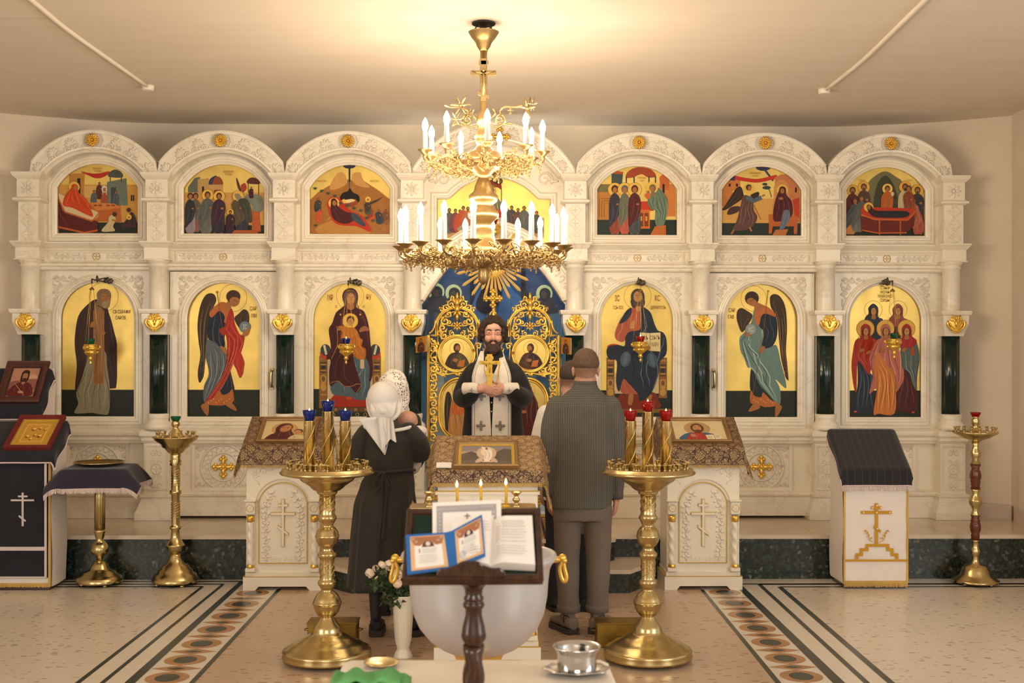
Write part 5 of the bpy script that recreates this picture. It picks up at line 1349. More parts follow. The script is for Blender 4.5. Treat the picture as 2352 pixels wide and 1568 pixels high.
# left small stand, green glass
def sm(px,Y,label):return thing('candle_stand',label,'candle stand',(at(px,1320,Y).x,Y,0),0,None)
R=sm(403,8.82,'slim brass candle stand with a green glass cup by the small draped table')
k=.0011254
b=MB();b.smooth=True;b.lathe(conv([(1488,150),(1489,164),(1475,166),(1462,155),(1440,146),(1432,125),(1412,120),(1400,100),(1385,95),(1370,62),(1345,50),(1320,38),(1300,32)],1.701,k,.00105),(0,0,0),48);lpart('base',b,'brass',R)
b=MB();b.smooth=True;b.lathe(conv([(1302,32),(1285,52),(1262,57),(1255,62),(1248,62),(1240,52),(1200,32),(1150,25),(1140,38),(1130,40),(1120,28),(1112,27),(915,27),(908,38),(890,38),(884,28),(725,28),(715,40),(705,32),(692,40),(680,30),(655,34),(645,30)],1.701,k,k),(0,0,0),32)
helix(b,28*k,1.701-1070*k,1.701-960*k,1.6,4,.0035);helix(b,28*k,1.701-860*k,1.701-740*k,1.8,4,.0035);lpart('shaft',b,'brass',R)
b=MB();b.smooth=True;b.lathe(conv([(648,30),(635,50),(608,72),(600,88),(580,96),(552,138),(540,142),(536,150),(530,150),(528,140),(534,60),(520,45),(500,40),(482,22),(468,16),(456,28),(440,28),(428,20),(426,24)],1.701,k,k),(0,0,0),48);lpart('dish',b,'brass',R)
rim_cups(R,.135,1.701-532*k);glass_cup(R,'green_glass',(0,0,1.701-428*k),.036,.036,False,'green glass cup');feet(R,.14)
# right stand with turned wood
R=sm(2240,8.8,'tall brass candle stand with turned red wood sections and a red glass cup')
k=.0010033
def seg(name,rows,mat):
 b=MB();b.smooth=True;b.lathe(conv(rows,1.373,k,k),(0,0,0),40);return lpart(name,b,mat,R)
seg('base',[(1348,150),(1350,168),(1338,172),(1330,160),(1305,118),(1298,112),(1270,102),(1240,88),(1228,72),(1222,32),(1190,28),(1160,22),(1148,30),(1130,36),(1115,36),(1100,28),(1050,22),(1040,33)],'brass')
seg('shaft',[(1040,33),(1015,28),(1008,34),(992,28),(965,38),(935,41),(912,36),(905,32),(895,36),(885,32),(870,28),(852,36)],'red_wood')
seg('shaft',[(854,36),(845,34),(812,22),(792,30),(772,44),(750,48),(745,50),(740,48),(725,42),(702,25),(672,32),(656,36)],'brass')
seg('shaft',[(658,36),(632,30),(622,36),(612,32),(602,38),(590,34),(570,42),(550,42),(530,36),(520,36),(515,30),(500,28),(474,40)],'red_wood')
seg('shaft',[(476,40),(432,25),(412,36),(395,40),(380,38),(360,28),(330,25),(300,30)],'brass')
seg('dish',[(302,30),(285,62),(270,110),(262,118),(240,160),(230,166),(224,164),(228,150),(230,60),(215,40),(200,28),(185,20),(165,32),(140,30),(120,22),(114,30)],'brass')
rim_cups(R,.145,1.373-229*k,16);glass_cup(R,'red_glass',(0,0,1.373-115*k),.036,.034,False,'red glass cup');feet(R,.13)
# lone thin taper in the left stand
p=at(775,1052,6.72);b=MB();b.smooth=True;b.tube([p+V(0,0,-.035),p+V(-.003,0,.04),p+V(-.01,0,.115)],.004,8)
solo('thin_candle',b,'yellow_wax','unlit thin wax taper standing among the cups of the blue-lamp stand','candle',p)
# ================================================================== draped cloths
def drape(b,org_,ux,vx,w,d,of,os_,ob_,nu=36,nv=36,amp=.012,wav=9.0,seed=0,corner=1.0,flare=.10):
 """cloth over a (tilted) rectangular top: org_ = front left corner, ux / vx unit vectors across / up the slope"""
 nrm=ux.cross(vx).normalized();up=V(0,0,1)
 us=[lerp(-os_,w+os_,i/nu)for i in range(nu+1)];vs=[lerp(-of,d+ob_,j/nv)for j in range(nv+1)]
 def f(u,v):
  cu,cv=min(max(u,0),w),min(max(v,0),d);ou,ov=u-cu,v-cv
  p=org_+ux*cu+vx*cv+nrm*.006
  r=math.hypot(ou,ov)
  if r>1e-6:
   fl=vx.copy();fl.z=0;fl.normalize()
   o=(ux*ou+fl*ov)/r
   dr=r*(corner if ou and ov else 1.0)
   s=u if abs(ov)>abs(ou)else v
   rip=amp*sin(s*wav*2*PI+seed)*min(1,r/.08)
   p=p+o*(.01+(flare if not(ou and ov)else max(flare,flare*1.5))*dr+rip)-up*dr*(.98 if flare<.2 else.88)
  return p
 ids=[[b.pt(f(u,v),(u,v))for u in us]for v in vs]
 for j in range(nv):
  for i in range(nu):b.face((ids[j][i],ids[j][i+1],ids[j+1][i+1],ids[j+1][i]),True)
 return f
def fringe(b,pts,h,w=.004,step=.0055):
 """hanging threads along a line of points"""
 for a,c in zip(pts,pts[1:]):
  l=(c-a).length;n=max(1,int(l/step));t_=(c-a)/n if n else V(0,0,0)
  for k in range(n):
   p=a+t_*k;q=p+(c-a).normalized()*w;e=V(random.uniform(-.002,.002),random.uniform(-.003,.003),-h*random.uniform(.85,1.1))
   b.quad(p,q,q+e,p+e)
def hem(f,w,d,of,os_,ob_,n=30,sides='f'):
 out=[]
 if 'f' in sides:out.append([f(lerp(-os_,w+os_,k/n),-of)for k in range(n+1)])
 if 'l' in sides:out.append([f(-os_,lerp(-of,d+ob_,k/n))for k in range(n+1)])
 if 'r' in sides:out.append([f(w+os_,lerp(-of,d+ob_,k/n))for k in range(n+1)])
 if 'b' in sides:out.append([f(lerp(-os_,w+os_,k/n),d+ob_)for k in range(n+1)])
 return out
def framed_icon(name,org_,ux,vx,w,h,fw,fmat,label,paintf,bgcol,group=None,inner=None,th=.025,cat='icon'):
 """framed picture lying on a slope: frame + picture; paintf(art) paints in unit coordinates, y down"""
 n=ux.cross(vx).normalized();n=n if n.z>0 else-n
 T=thing(name,label,cat,org_+ux*w/2,0,group)
 b=MB();fn=lambda x,z,dd:org_+ux*x+vx*z-n*dd
 b.sweep([(0,0),(w,0),(w,h),(0,h)],[(0,-.002),(0,th*.8),(-fw*.15,th),(-fw*.5,th*.75),(-fw*.8,th*.8),(-fw,th*.45)],fn,True)
 part('frame',b,fmat,T)
 if inner:
  b=MB();i0=fw;b.sweep([(i0,i0),(w-i0,i0),(w-i0,h-i0),(i0,h-i0)],[(0,th*.45),(-inner[1]*.5,th*.55),(-inner[1],th*.35)],fn,True);part('slip',b,inner[0],T);fw=fw+inner[1]
 mp=lambda u,v:org_+ux*(fw+u*(w-2*fw))+vx*(h-fw-v*(h-2*fw))+n*th*.3
 a=Art(mp,n,(0,0,1.0),.00008);paintf(a)
 bb=a.build('pic',[(0,0),(1,0),(1,1),(0,1)],'','',None,None,depth=.006,bg=0,bgcol=bgcol)
 part('picture',bb,['paint','gold_leaf'],T)
 return T
def pic_mother(a):
 a.poly((214,196,150),[(.02,.02),(.98,.02),(.98,.98),(.02,.98)],False);a.ell((196,160,110),.42,.42,.27,.32);a.ell((196,160,110),.72,.62,.14,.19)
 a.poly((92,44,42),[(.1,.98),(.14,.75),(.24,.62),(.24,.35),(.34,.16),(.5,.15),(.58,.32),(.56,.5),(.66,.8),(.6,.98)],True,4,None,.01)
 a.ell((186,130,86),.44,.4,.11,.19,ang=.25);a.ell((90,60,40),.71,.55,.09,.12);a.ell((196,146,100),.7,.6,.075,.12);a.poly((206,190,150),[(.55,.98),(.6,.78),(.7,.72),(.84,.78),(.9,.98)],True,2,None,.01)
 for x in(.39,.48):a.ell((60,36,26),x,.38,.014,.02)
def pic_book(a):
 a.poly((216,202,164),[(.02,.02),(.98,.02),(.98,.98),(.02,.98)],False);a.ell((186,156,110),.47,.4,.26,.34)
 a.poly((70,104,142),[(.12,.98),(.16,.74),(.32,.62),(.6,.62),(.8,.72),(.86,.98)],True,3,None,.01);a.poly((176,66,52),[(.24,.98),(.3,.7),(.4,.62),(.54,.62),(.6,.98)],True,3,None,.01)
 a.ell((104,66,42),.47,.38,.13,.24);a.ell((196,146,104),.47,.39,.085,.17);a.ell((104,66,42),.47,.55,.08,.09);a.ell((190,140,100),.36,.76,.05,.08)
 a.poly((236,226,196),[(.6,.74),(.86,.7),(.9,.94),(.62,.98)],False);a.line((150,130,100),[(.75,.72),(.77,.96)],.012);a.lines_of_text((120,100,80),.62,.79,.73,.92,4,.012);a.lines_of_text((120,100,80),.77,.77,.87,.9,4,.012)
 for x in(.43,.51):a.ell((50,36,28),x,.36,.012,.018)
def pic_rise(a):
 a.poly((150,140,140),[(0,0),(1,0),(1,.5),(0,.5)],False);a.poly((186,160,140),[(0,.3),(1,.3),(1,.62),(0,.55)],False);a.poly((92,84,70),[(0,.45),(.2,.3),(.38,.5),(.4,.98),(0,.98)],False);a.poly((96,84,70),[(.62,.45),(.85,.15),(1,.2),(1,.98),(.6,.98)],False)
 a.ell((206,184,160),.5,.4,.2,.36);a.ell((236,216,190),.5,.32,.12,.24);a.poly((110,96,80),[(0,.98),(.1,.8),(.5,.75),(.9,.82),(1,.98)],True)
 a.poly((236,226,214),[(.44,.26),(.4,.06),(.43,.06),(.5,.22),(.58,.26),(.62,.5),(.56,.82),(.45,.82),(.46,.5)],True,4,None,.008);a.ell((150,106,80),.5,.16,.026,.07)
 a.poly((206,186,170),[(.28,.92),(.32,.72),(.4,.68),(.42,.84)],True);a.poly((206,176,160),[(.72,.9),(.68,.7),(.6,.66),(.6,.84)],True);a.line((236,200,180),[(.42,.86),(.62,.86)],.05)
def pic_thorns(a):
 a.poly((186,140,120),[(0,0),(1,0),(1,.5),(0,.6)],False);a.poly((150,100,92),[(0,.5),(1,.4),(1,.75),(0,.85)],True);a.poly((206,164,140),[(.6,.3),(.8,.22),(1,.3),(1,.36),(.7,.38)],True)
 a.ring((206,170,130),.5,.3,.22,.008);a.poly((104,40,44),[(.02,.98),(.12,.66),(.34,.52),(.6,.5),(.84,.62),(.92,.98)],True,6,None,.008)
 a.poly((66,42,34),[(.36,.2),(.4,.1),(.5,.06),(.62,.1),(.66,.22),(.66,.4),(.6,.5),(.42,.52),(.36,.4)],True);a.poly((176,124,100),[(.42,.22),(.5,.18),(.6,.22),(.6,.38),(.52,.47),(.44,.4)],True);a.poly((66,42,34),[(.45,.38),(.52,.36),(.59,.37),(.54,.48),(.5,.48)],True)
 for k in range(12):a.line((52,50,36),[(.36+.024*k,.16+.02*sin(k*2)),(.4+.024*k,.13-.02*sin(k*2.3))],.018)
 a.poly((176,124,100),[(.44,.5),(.58,.5),(.54,.58),(.46,.58)]);a.poly((186,130,106),[(.4,.84),(.5,.8),(.62,.86),(.6,.9),(.44,.9)],True);a.line((196,150,110),[(.2,.55),(.66,.98)],.018)
def pic_relief(a):
 a.poly((206,160,66),[(0,0),(1,0),(1,1),(0,1)],False);a.line((236,200,110),[(.12,.12),(.88,.12),(.88,.9),(.12,.9),(.12,.12)],.03)
 for x,y,r in((.4,.34,.09),(.62,.3,.06),(.3,.68,.08),(.55,.62,.07),(.72,.66,.1),(.8,.36,.05),(.46,.8,.06)):a.ell((176,128,48),x,y,r*1.2,r);a.ell((236,200,116),x+.01,y-.02,r*.8,r*.6);a.ell((70,46,30),x-.02,y+.03,r*.34,r*.3)
# ================================================================== carved icon stands (white, gold lines)
def cross8(b,cx,z0,z1,aw,Y,w,h=.012):
 """eight-pointed cross, standing off plane Y"""
 H=z1-z0
 b.box((cx-w/2,Y-h,z0),(cx+w/2,Y,z1));zA=z0+H*.69
 b.box((cx-aw/2,Y-h*1.02,zA-w/2),(cx+aw/2,Y,zA+w/2));zT=z0+H*.87
 b.box((cx-aw*.2,Y-h*1.04,zT-w/2),(cx+aw*.2,Y,zT+w/2));zS=z0+H*.34
 t_=aw*.22;i=[b.pt(V(cx+sx*t_,y,zS-sx*t_*.75+dz))for y in(Y-h*1.06,Y)for sx,dz in((-1,-w/2),(1,-w/2),(1,w/2),(-1,w/2))]
 for q in((0,1,2,3),(0,4,5,1),(1,5,6,2),(2,6,7,3),(3,7,4,0)):b.face([i[j]for j in q],False)
def icon_stand(cx,Yf,w,dep,zf,zb,label,cloth_mat,cl_label,cl_group,group,of=.13,os_=.2,oc=1.0,full=True):
 """carved stand with a sloping top: front plane Yf, width w, depth dep; zf / zb height of the slope's front / back"""
 T=thing('icon_stand',label,'lectern',(cx,Yf+dep/2,0),0,group)
 zt=zf-.12;h2=w/2
 b=MB()
 n=9;foot=[(cx-h2-.018,0),(cx-h2+.07,0),(cx-h2+.095,.028),(cx+h2-.095,.028),(cx+h2-.07,0),(cx+h2+.018,0),(cx+h2+.018,.098),(cx-h2-.018,.098)]
 b.plate(foot,[],lambda x,z,d:V(x,Yf-.03+d,z),dep+.05)
 b.box((cx-h2-.005,Yf-.015,.098),(cx+h2+.005,Yf+dep+.01,.128));b.box((cx-h2,Yf,.12),(cx+h2,Yf+dep,zt))
 b.box((cx-h2-.012,Yf-.012,zt-.02),(cx+h2+.012,Yf+dep+.01,zt))
 hw=.176;zs=.645
 out=[(cx-h2+.004,.165),(cx-.2,.165),(cx-.2,zs)]+segarc(cx,zs,.2,.165,24)[::-1]+[(cx+.2,zs),(cx+.2,.165),(cx+h2-.004,.165),(cx+h2-.004,zt-.03),(cx-h2+.004,zt-.03)]
 b.plate(out,[],lambda x,z,d:V(x,Yf-.012+d,z),.013)
 part('body',b,'cream_lacquer',T)
 b=MB()
 arc=[(cx+hw,.195)]+[(cx+hw,zs)]+segarc(cx,zs,hw,.14,24)+[(cx-hw,zs),(cx-hw,.195)]
 b.sweep(arc,[(-.003,.0),(-.003,.008),(.003,.008),(.003,0)],lambda x,z,d:V(x,Yf-.002+d,z),True)
 b.box((cx-h2-.0195,Yf-.0315,.096),(cx+h2+.0195,Yf+dep+.0215,.1));b.box((cx-h2-.013,Yf-.013,zt-.004),(cx+h2+.013,Yf+dep+.011,zt+.002))
 part('gold_line',b,'gold_paint',T,label='thin painted gold lines')
 if full:
  for s in(-1,1):
   b=MB();x=cx+s*(h2-.036)
   b.bbox(x,Yf-.02,.60,.07,.05,.095,.006);b.bbox(x,Yf-.026,.655,.086,.06,.014,.003);b.bbox(x,Yf-.022,.15,.072,.05,.03,.004);b.smooth=True
   b.lathe([(.024,lerp(.185,.5,q/36))for q in range(37)],(x,Yf-.022,0),20,0,1,1,lambda z,a:1+.16*cos(2*a+z*75))
   R_=Rel(b,x,.6,Yf-.045,.02,0,1,4);R_.flower(5,.8)
   c=part('twisted_column',b,'cream_lacquer',T)
   b=MB();b.smooth=True;b.lathe([(.028,.165),(.03,.17),(.026,.186),(.025,.19)],(x,Yf-.022,0),20);part('gilt_ring',b,'gilding',c);b=MB();b.smooth=True;b.lathe([(.025,.5),(.026,.51),(.03,.525),(.03,.53),(.026,.545)],(x,Yf-.022,0),20)
   Rel(b,x,.6,Yf-.046,.026,0,1,5).tube(arc2(0,0,1,1,0,2*PI,20),.1);part('gilt_ring',b,'gilding',c)
  b=MB();b.smooth=True
  for m in(1,-1):
   for kk in range(11):
    z=.24+kk*.046;x=.125 if z<.62 else.125-(z-.62)*.55
    R_=Rel(b,cx+m*x,z,Yf,.034,.4*kk,m,4)
    for q in range(4):R_.leaf(cos(q*1.5)*.55,sin(q*1.5)*.55,q*1.5,.5,.24,.3,6,4)
    R_.dot(.1,-.2,.2,.4);R_.dot(-.2,-.35,.16,.4);R_.curl(-.9,.1,.5,0,1,1,.2,8)
   for kk in range(4):Rel(b,cx+m*(.02+kk*.032),.225,Yf,.022,kk,m,4).flower(5,1.0)
  part('carving',b,'cream_lacquer',T)
  for m in(1,-1):
   b=MB();b.smooth=True;R_=Rel(b,cx+m*(h2-.07),zt-.085,Yf-.012,.03,0,m,4);R_.flower(7,1.1);R_.curl(-1.9,.6,.9,0,1,1.3,.16,12);R_.tube(crom([(.4,-1.2),(-.6,-1.7),(-.9,-2.6)],4),.12);R_.tube(crom([(-2.2,1.3),(-3.3,.9),(-4.4,1.2)],4),.12);part('carving',b,'cream_lacquer',T)
  b=MB();cross8(b,cx,.315,.665,.18,Yf,.022);part('cross_edge',b,'gold_paint',T,label='gold edge of the cross')
  b=MB();cross8(b,cx,.318,.662,.173,Yf-.003,.015,.012);part('cross',b,'cream_lacquer',T)
# sloping desk
 b=MB()
 i0=[b.pt(p)for p in(V(cx-h2,Yf,zt),V(cx+h2,Yf,zt),V(cx+h2,Yf,zf),V(cx-h2,Yf,zf))];i1=[b.pt(p)for p in(V(cx-h2,Yf+dep,zt),V(cx+h2,Yf+dep,zt),V(cx+h2,Yf+dep,zb),V(cx-h2,Yf+dep,zb))]
 for q in range(4):b.face((i0[q],i0[(q+1)%4],i1[(q+1)%4],i1[q]))
 b.face(i0[::-1]);b.face(i1);part('desk',b,'cream_lacquer',T)
 ov=.02;o=V(cx-h2-ov,Yf-ov,zf-(zb-zf)/dep*ov);ux=V(1,0,0);vx=V(0,dep,zb-zf).normalized();w2=w+2*ov;d2=math.hypot(dep,zb-zf)+2*ov
 CT=thing('brocade_cloth',cl_label,'cloth',o+ux*w2/2,0,cl_group)
 b=MB();f=drape(b,o,ux,vx,w2,d2,of,os_,.08,44,44,.008,5.0,cx*7,oc,.17);part('fabric',b,cloth_mat,CT)
 b=MB();drape(b,o-V(0,.005,-.001),ux,vx,w2,.002,of*.97,os_*.55,0.0,44,10,.008,5.0,cx*7,oc,.17);part('border_band',b,'brocade_bold',CT,label='bolder patterned border along the front')
 b=MB()
 for pts in hem(f,w2,d2,of,os_,.08,60,'flr'):fringe(b,pts,.022)
 part('fringe',b,'gold_fringe',CT,label='gold thread fringe')
 return T,o,ux,vx,w2,d2
nrm_of=lambda ux,vx:ux.cross(vx).normalized()
def on_slope(o,ux,vx,px,py):
 """where the pixel's ray meets the slope: metres across and up it"""
 n=ux.cross(vx).normalized();d=ray(px,py);t_=(o-CAM).dot(n)/d.dot(n);q=CAM+d*t_-o
 return q.dot(ux),q.dot(vx)
XL=at(650,1300,8.62).x;XR=at(1614.5,1300,8.62).x
TL_,o,ux,vx,w2,d2=icon_stand(XL,8.62,.535,.34,1.05,1.235,'white carved icon stand with a gold-edged cross behind the blue-lamp candle stand','brocade_brown','brown and gold brocade cloth draped over the white stand behind the blue lamps','brown brocade stand cloths','white carved icon stands')
def lay(o,ux,vx,q,lift=.01):
 """rectangle on a slope from pixel corners bl, br, tl: origin, w, h"""
 a=on_slope(o,ux,vx,*q[0]);b_=on_slope(o,ux,vx,*q[1]);c=on_slope(o,ux,vx,*q[2]);n=ux.cross(vx).normalized()
 return o+ux*a[0]+vx*a[1]+n*lift,b_[0]-a[0],c[1]-a[1]
q,w,h=lay(o,ux,vx,((588,1020),(722,1020),(612,966)));framed_icon('framed_icon',q,ux,vx,w,h,.03,'gilt_frame','gilt-framed icon of a mother and child on the brocade stand behind the blue lamps',pic_mother,(214,196,150),'framed icons on the stands')
TR_,o,ux,vx,w2,d2=icon_stand(XR,8.62,.535,.34,1.05,1.235,'white carved icon stand with a gold-edged cross behind the red-lamp candle stand','brocade_brown','brown and gold brocade cloth draped over the white stand behind the red lamps','brown brocade stand cloths','white carved icon stands')
q,w,h=lay(o,ux,vx,((1544,1020),(1682,1020),(1546,966)));framed_icon('framed_icon',q,ux,vx,w,h,.03,'gilt_frame','gilt-framed icon of a bearded figure on the brocade stand behind the red lamps',pic_book,(216,202,164),'framed icons on the stands')
XC=at(1120,1300,6.6).x
TC_,o,ux,vx,w2,d2=icon_stand(XC,6.58,.56,.38,1.085,1.235,'white and gold icon stand in the middle of the nave before the priest','brocade_gold','golden brocade cloth draped over the middle icon stand',None,None,.07,.2)
q,w,h=lay(o,ux,vx,((1042,1080),(1192,1080),(1046,1023)));framed_icon('framed_picture',q,ux,vx,w,h,.022,'gilt_frame','ribbed gilt-framed picture of a risen figure in white on the golden brocade',pic_rise,(150,140,140),None,('gold_paint',.018),cat='picture')
b=MB();q,w,h=lay(o,ux,vx,((1001,1079),(1036,1079),(1003,1072)));n=nrm_of(ux,vx);b.bbox(0,0,0,.085,.055,.008,.001);b.v=[q+ux*(.045+p.x)+vx*(.02+p.y)+n*(.01+p.z)for p in b.v];solo('card',b,'paper','small cream card lying on the golden brocade beside the picture','card',q)
# ================================================================== lecterns
def lectern(cx,Yf,w,dep,zf,zb,label,bodymat,group=None,rz=0.0):
 T=thing('lectern',label,'lectern',(cx,Yf+dep/2,0),0,group)
 h2=w/2;b=MB()
 b.box((cx-h2,Yf,.035),(cx+h2,Yf+dep,zf-.03))
 i0=[b.pt(p)for p in(V(cx-h2,Yf,zf-.03),V(cx+h2,Yf,zf-.03),V(cx+h2,Yf,zf),V(cx-h2,Yf,zf))];i1=[b.pt(p)for p in(V(cx-h2,Yf+dep,zf-.03),V(cx+h2,Yf+dep,zf-.03),V(cx+h2,Yf+dep,zb),V(cx-h2,Yf+dep,zb))]
 for q in range(4):b.face((i0[q],i0[(q+1)%4],i1[(q+1)%4],i1[q]))
 b.face(i0[::-1]);b.face(i1)
 part('body',b,bodymat,T)
 b=MB()
 b.box((cx-h2+.01,Yf+.01,0),(cx+h2-.01,Yf+dep-.01,.04));part('plinth',b,'dark_wood',T)
 return T,h2
def panel(b,x0,x1,z0,z1,Y,amp=.003,n=12,zz=14):
 b.grid(n,zz,lambda u,v:V(lerp(x0,x1,u),Y-.006-amp*sin(v*21+u*4)-amp*.6*sin(u*9+v*3),lerp(z0,z1,v)))
# right lectern
Yf=8.62;cx=at(2011,1200,Yf).x;zz=lambda py:1.75-(py-805)*Yf/2700
T,h2=lectern(cx,Yf,.47,.34,.88,1.14,'tall lectern in white cloth with a gold calvary cross','white_cloth')
b=MB();b.smooth=True;panel(b,cx-h2,cx+h2,zz(1338),.85,Yf);part('front_cloth',b,'white_cloth',T)
b=MB();b.grid(6,14,lambda u,v:V(cx-h2-.006-.004*sin(v*9+u*6),lerp(Yf,Yf+.34,u),lerp(.045,lerp(.86,1.1,u),v)));part('side_cloth',b,'white_cloth',T)
b=MB();G=wall_map(Yf-.014)
a=Art(G,(0,-1,0),(1840,920,3.268),.0003)
YEL=(206,160,50);W=lambda*p:a.raw(list(p),YEL)
a.b=MB()
for x0,y0,x1,y1 in((554,768,578,1080),(450,826,680,850),(526,791,606,813),(484,1074,662,1096),(484,1096,506,1126),(640,1096,662,1126),(440,1106,506,1128),(640,1106,694,1128),(440,1128,464,1164),(672,1128,694,1164),(408,1144,464,1166),(672,1144,730,1166),(406,1166,430,1188),(706,1166,730,1188),(330,1190,803,1206)):a.rect(YEL,x0,y0,x1,y1)
a.poly(YEL,[(545,934),(598,972),(596,992),(543,954)],False)
for m in(-1,1):
 a.line((206,160,70),[(566+m*20,1064),(566+m*55,1040),(566+m*62,1000),(566+m*85,970)],7,True,True)
 for x,y in((40,1030),(60,1010),(70,990),(84,975)):a.ell((206,160,70),566+m*x,y,10,6,ang=m*.8)
for x,y in((535,802),(596,802),(466,838),(664,838),(566,838),(570,960),(566,786)):a.ell((240,220,170),x,y,7)
part('cross_emblem',a.b,['paint'],T,label='gold embroidered cross on a stepped mount')
b=MB()
b.box((cx-h2-.004,Yf-.014,zz(1338)),(cx-h2+.008,Yf-.006,.85));part('braid',b,'gold_braid',T);b=MB();b.box((cx+h2-.008,Yf-.014,zz(1338)),(cx+h2+.004,Yf-.006,.85));part('braid',b,'gold_braid',T)
b=MB();fringe(b,[V(lerp(cx-h2,cx+h2,k/10),Yf-.014,zz(1337))for k in range(11)],.035,.005,.0045);b.box((cx-h2,Yf-.016,zz(1340)),(cx+h2,Yf-.008,zz(1334)));part('fringe',b,'gold_fringe',T)
ov=.012;o=V(cx-h2-ov,Yf-ov,.882);ux=V(1,0,0);vx=V(0,.34,.26).normalized()
CT=thing('lectern_cloth','black pinstriped velvet cloth with white lace edge on the white lectern','cloth',o+ux*.24)
b=MB();f=drape(b,o,ux,vx,.47+2*ov,.45,.125,.075,.05,30,34,.006,3.0,1,1.0);part('fabric',b,'pinstripe_velvet',CT)
b=MB()
for pts in hem(f,.47+2*ov,.45,.125,.075,.05,40,'flr'):fringe(b,pts,.035,.006,.0055);b.tube(pts,.005,5)
part('lace_edge',b,'white_fringe',CT,label='white lace edging')
# left lectern
Yf=8.6;xr=at(116,1300,Yf).x;w=.6;cx=xr-w/2;h2=w/2;zz=lambda py:1.75-(py-805)*Yf/2700
T,h2=lectern(cx,Yf,w,.3,.98,1.18,'lectern hung with black velvet bearing a white eight-pointed cross','white_cloth')
b=MB();b.smooth=True;panel(b,cx-h2,cx+h2-.015,zz(1325),.965,Yf,.003);part('front_cloth',b,'navy_velvet',T,label='black velvet front cloth')
b=MB();b.grid(6,14,lambda u,v:V(cx+h2+.008+.006*sin(v*8+u*5),lerp(Yf,Yf+.3,u),lerp(.03,lerp(.94,1.1,u),v)));part('side_cloth',b,'white_cloth',T,label='plain white side cloth')
a=Art(wall_map(Yf-.014),(0,-1,0),(0,820,2.904),.0003);WH=(216,206,206)
for x0,y0,x1,y1 in((144,903,158,1127),(120,922,184,934),(72,948,228,960),(-300,1264,304,1290),(296,700,312,1470),(-300,1462,304,1474)):a.rect(WH,x0,y0,x1,y1)
a.poly(WH,[(130,1052),(176,1090),(168,1098),(122,1062)],False)
part('cross_emblem',a.b,['paint'],T,label='white eight-pointed cross and braid')
b=MB();fringe(b,[V(lerp(cx-h2,cx+h2,k/10),Yf-.004,.055)for k in range(11)],.03,.006,.005);b.box((cx+h2-.012,Yf-.012,.03),(cx+h2+.004,Yf-.002,.97));part('fringe',b,'gold_fringe',T)
ov=.012;o=V(cx-h2-ov,Yf-ov,1.0);ux=V(1,0,0);vx=V(0,.3,.2).normalized();w2=w+2*ov;d2=.385
CT=thing('lectern_cloth','dark velvet cloth with pale braid under the red-framed gilt icon','cloth',o+ux*.3)
b=MB();f=drape(b,o,ux,vx,w2,d2,.075,.11,.03,30,30,.006,4.0,2,1.0);part('fabric',b,'navy_velvet',CT)
b=MB()
for pts in hem(f,w2,d2,.075,.11,.03,40,'flr'):b.tube(pts,.006,5)
part('braid',b,'white_fringe',CT,label='pale pink braid edging')
q,w,h=lay(o,ux,vx,((8,1036),(116,1036),(31,962)));framed_icon('framed_icon',q,ux,vx,w,h,.035,'red_velvet','red-framed embossed gilt icon on the front left lectern',pic_relief,(206,160,66),None,('gold_paint',.03),.035)
# second left lectern, on the raised floor
Yf=9.1;xr=at(92,1000,Yf).x;w=.62;cx=xr-w/2
T=thing('lectern','taller draped lectern on the raised floor behind the front left lectern','lectern',(cx,Yf+.15,.34));h2=w/2
b=MB();b.box((cx-h2,Yf,.34),(cx+h2,Yf+.3,1.3));part('body',b,'white_cloth',T)
b=MB();b.grid(5,12,lambda u,v:V(cx+h2+.008+.006*sin(v*9+u*4),lerp(Yf,Yf+.3,u),lerp(.36,lerp(1.32,1.5,u),v)));part('side_cloth',b,'white_cloth',T)
ov=.012;zf,zb=1.33,1.60;o=V(cx-h2-ov,Yf-ov,zf);vx=V(0,.2,zb-zf).normalized();w2=w+2*ov;d2=.34
b=MB();i0=[b.pt(p)for p in(V(cx-h2,Yf,1.3),V(cx-h2,Yf,zf),V(cx-h2,Yf+.2,zb),V(cx-h2,Yf+.3,zb),V(cx-h2,Yf+.3,1.3))];i1=[b.pt(b.v[i]+V(w,0,0))for i in i0];b.rings([i0,i1],True,True,True,False);part('desk',b,'white_cloth',T)
CT=thing('lectern_cloth','dark velvet cloth under the icon of the man crowned with thorns','cloth',o+ux*.3)
b=MB();f=drape(b,o,ux,vx,w2,d2,.12,.1,.05,30,30,.008,4.0,5,1.0);part('fabric',b,'navy_velvet',CT)
b=MB()
for pts in hem(f,w2,d2,.12,.1,.05,40,'flr'):b.tube(pts,.006,5)
part('braid',b,'white_fringe',CT,label='pale pink braid edging')
q,w,h=lay(o,ux,vx,((-8,928),(91,928),(14,834)));framed_icon('framed_icon',q,ux,vx,w,h,.05,'frame_wood','dark wood framed picture of a man crowned with thorns, on the rear left lectern',pic_thorns,(186,140,120),None,('dark_wood',.012),.03)
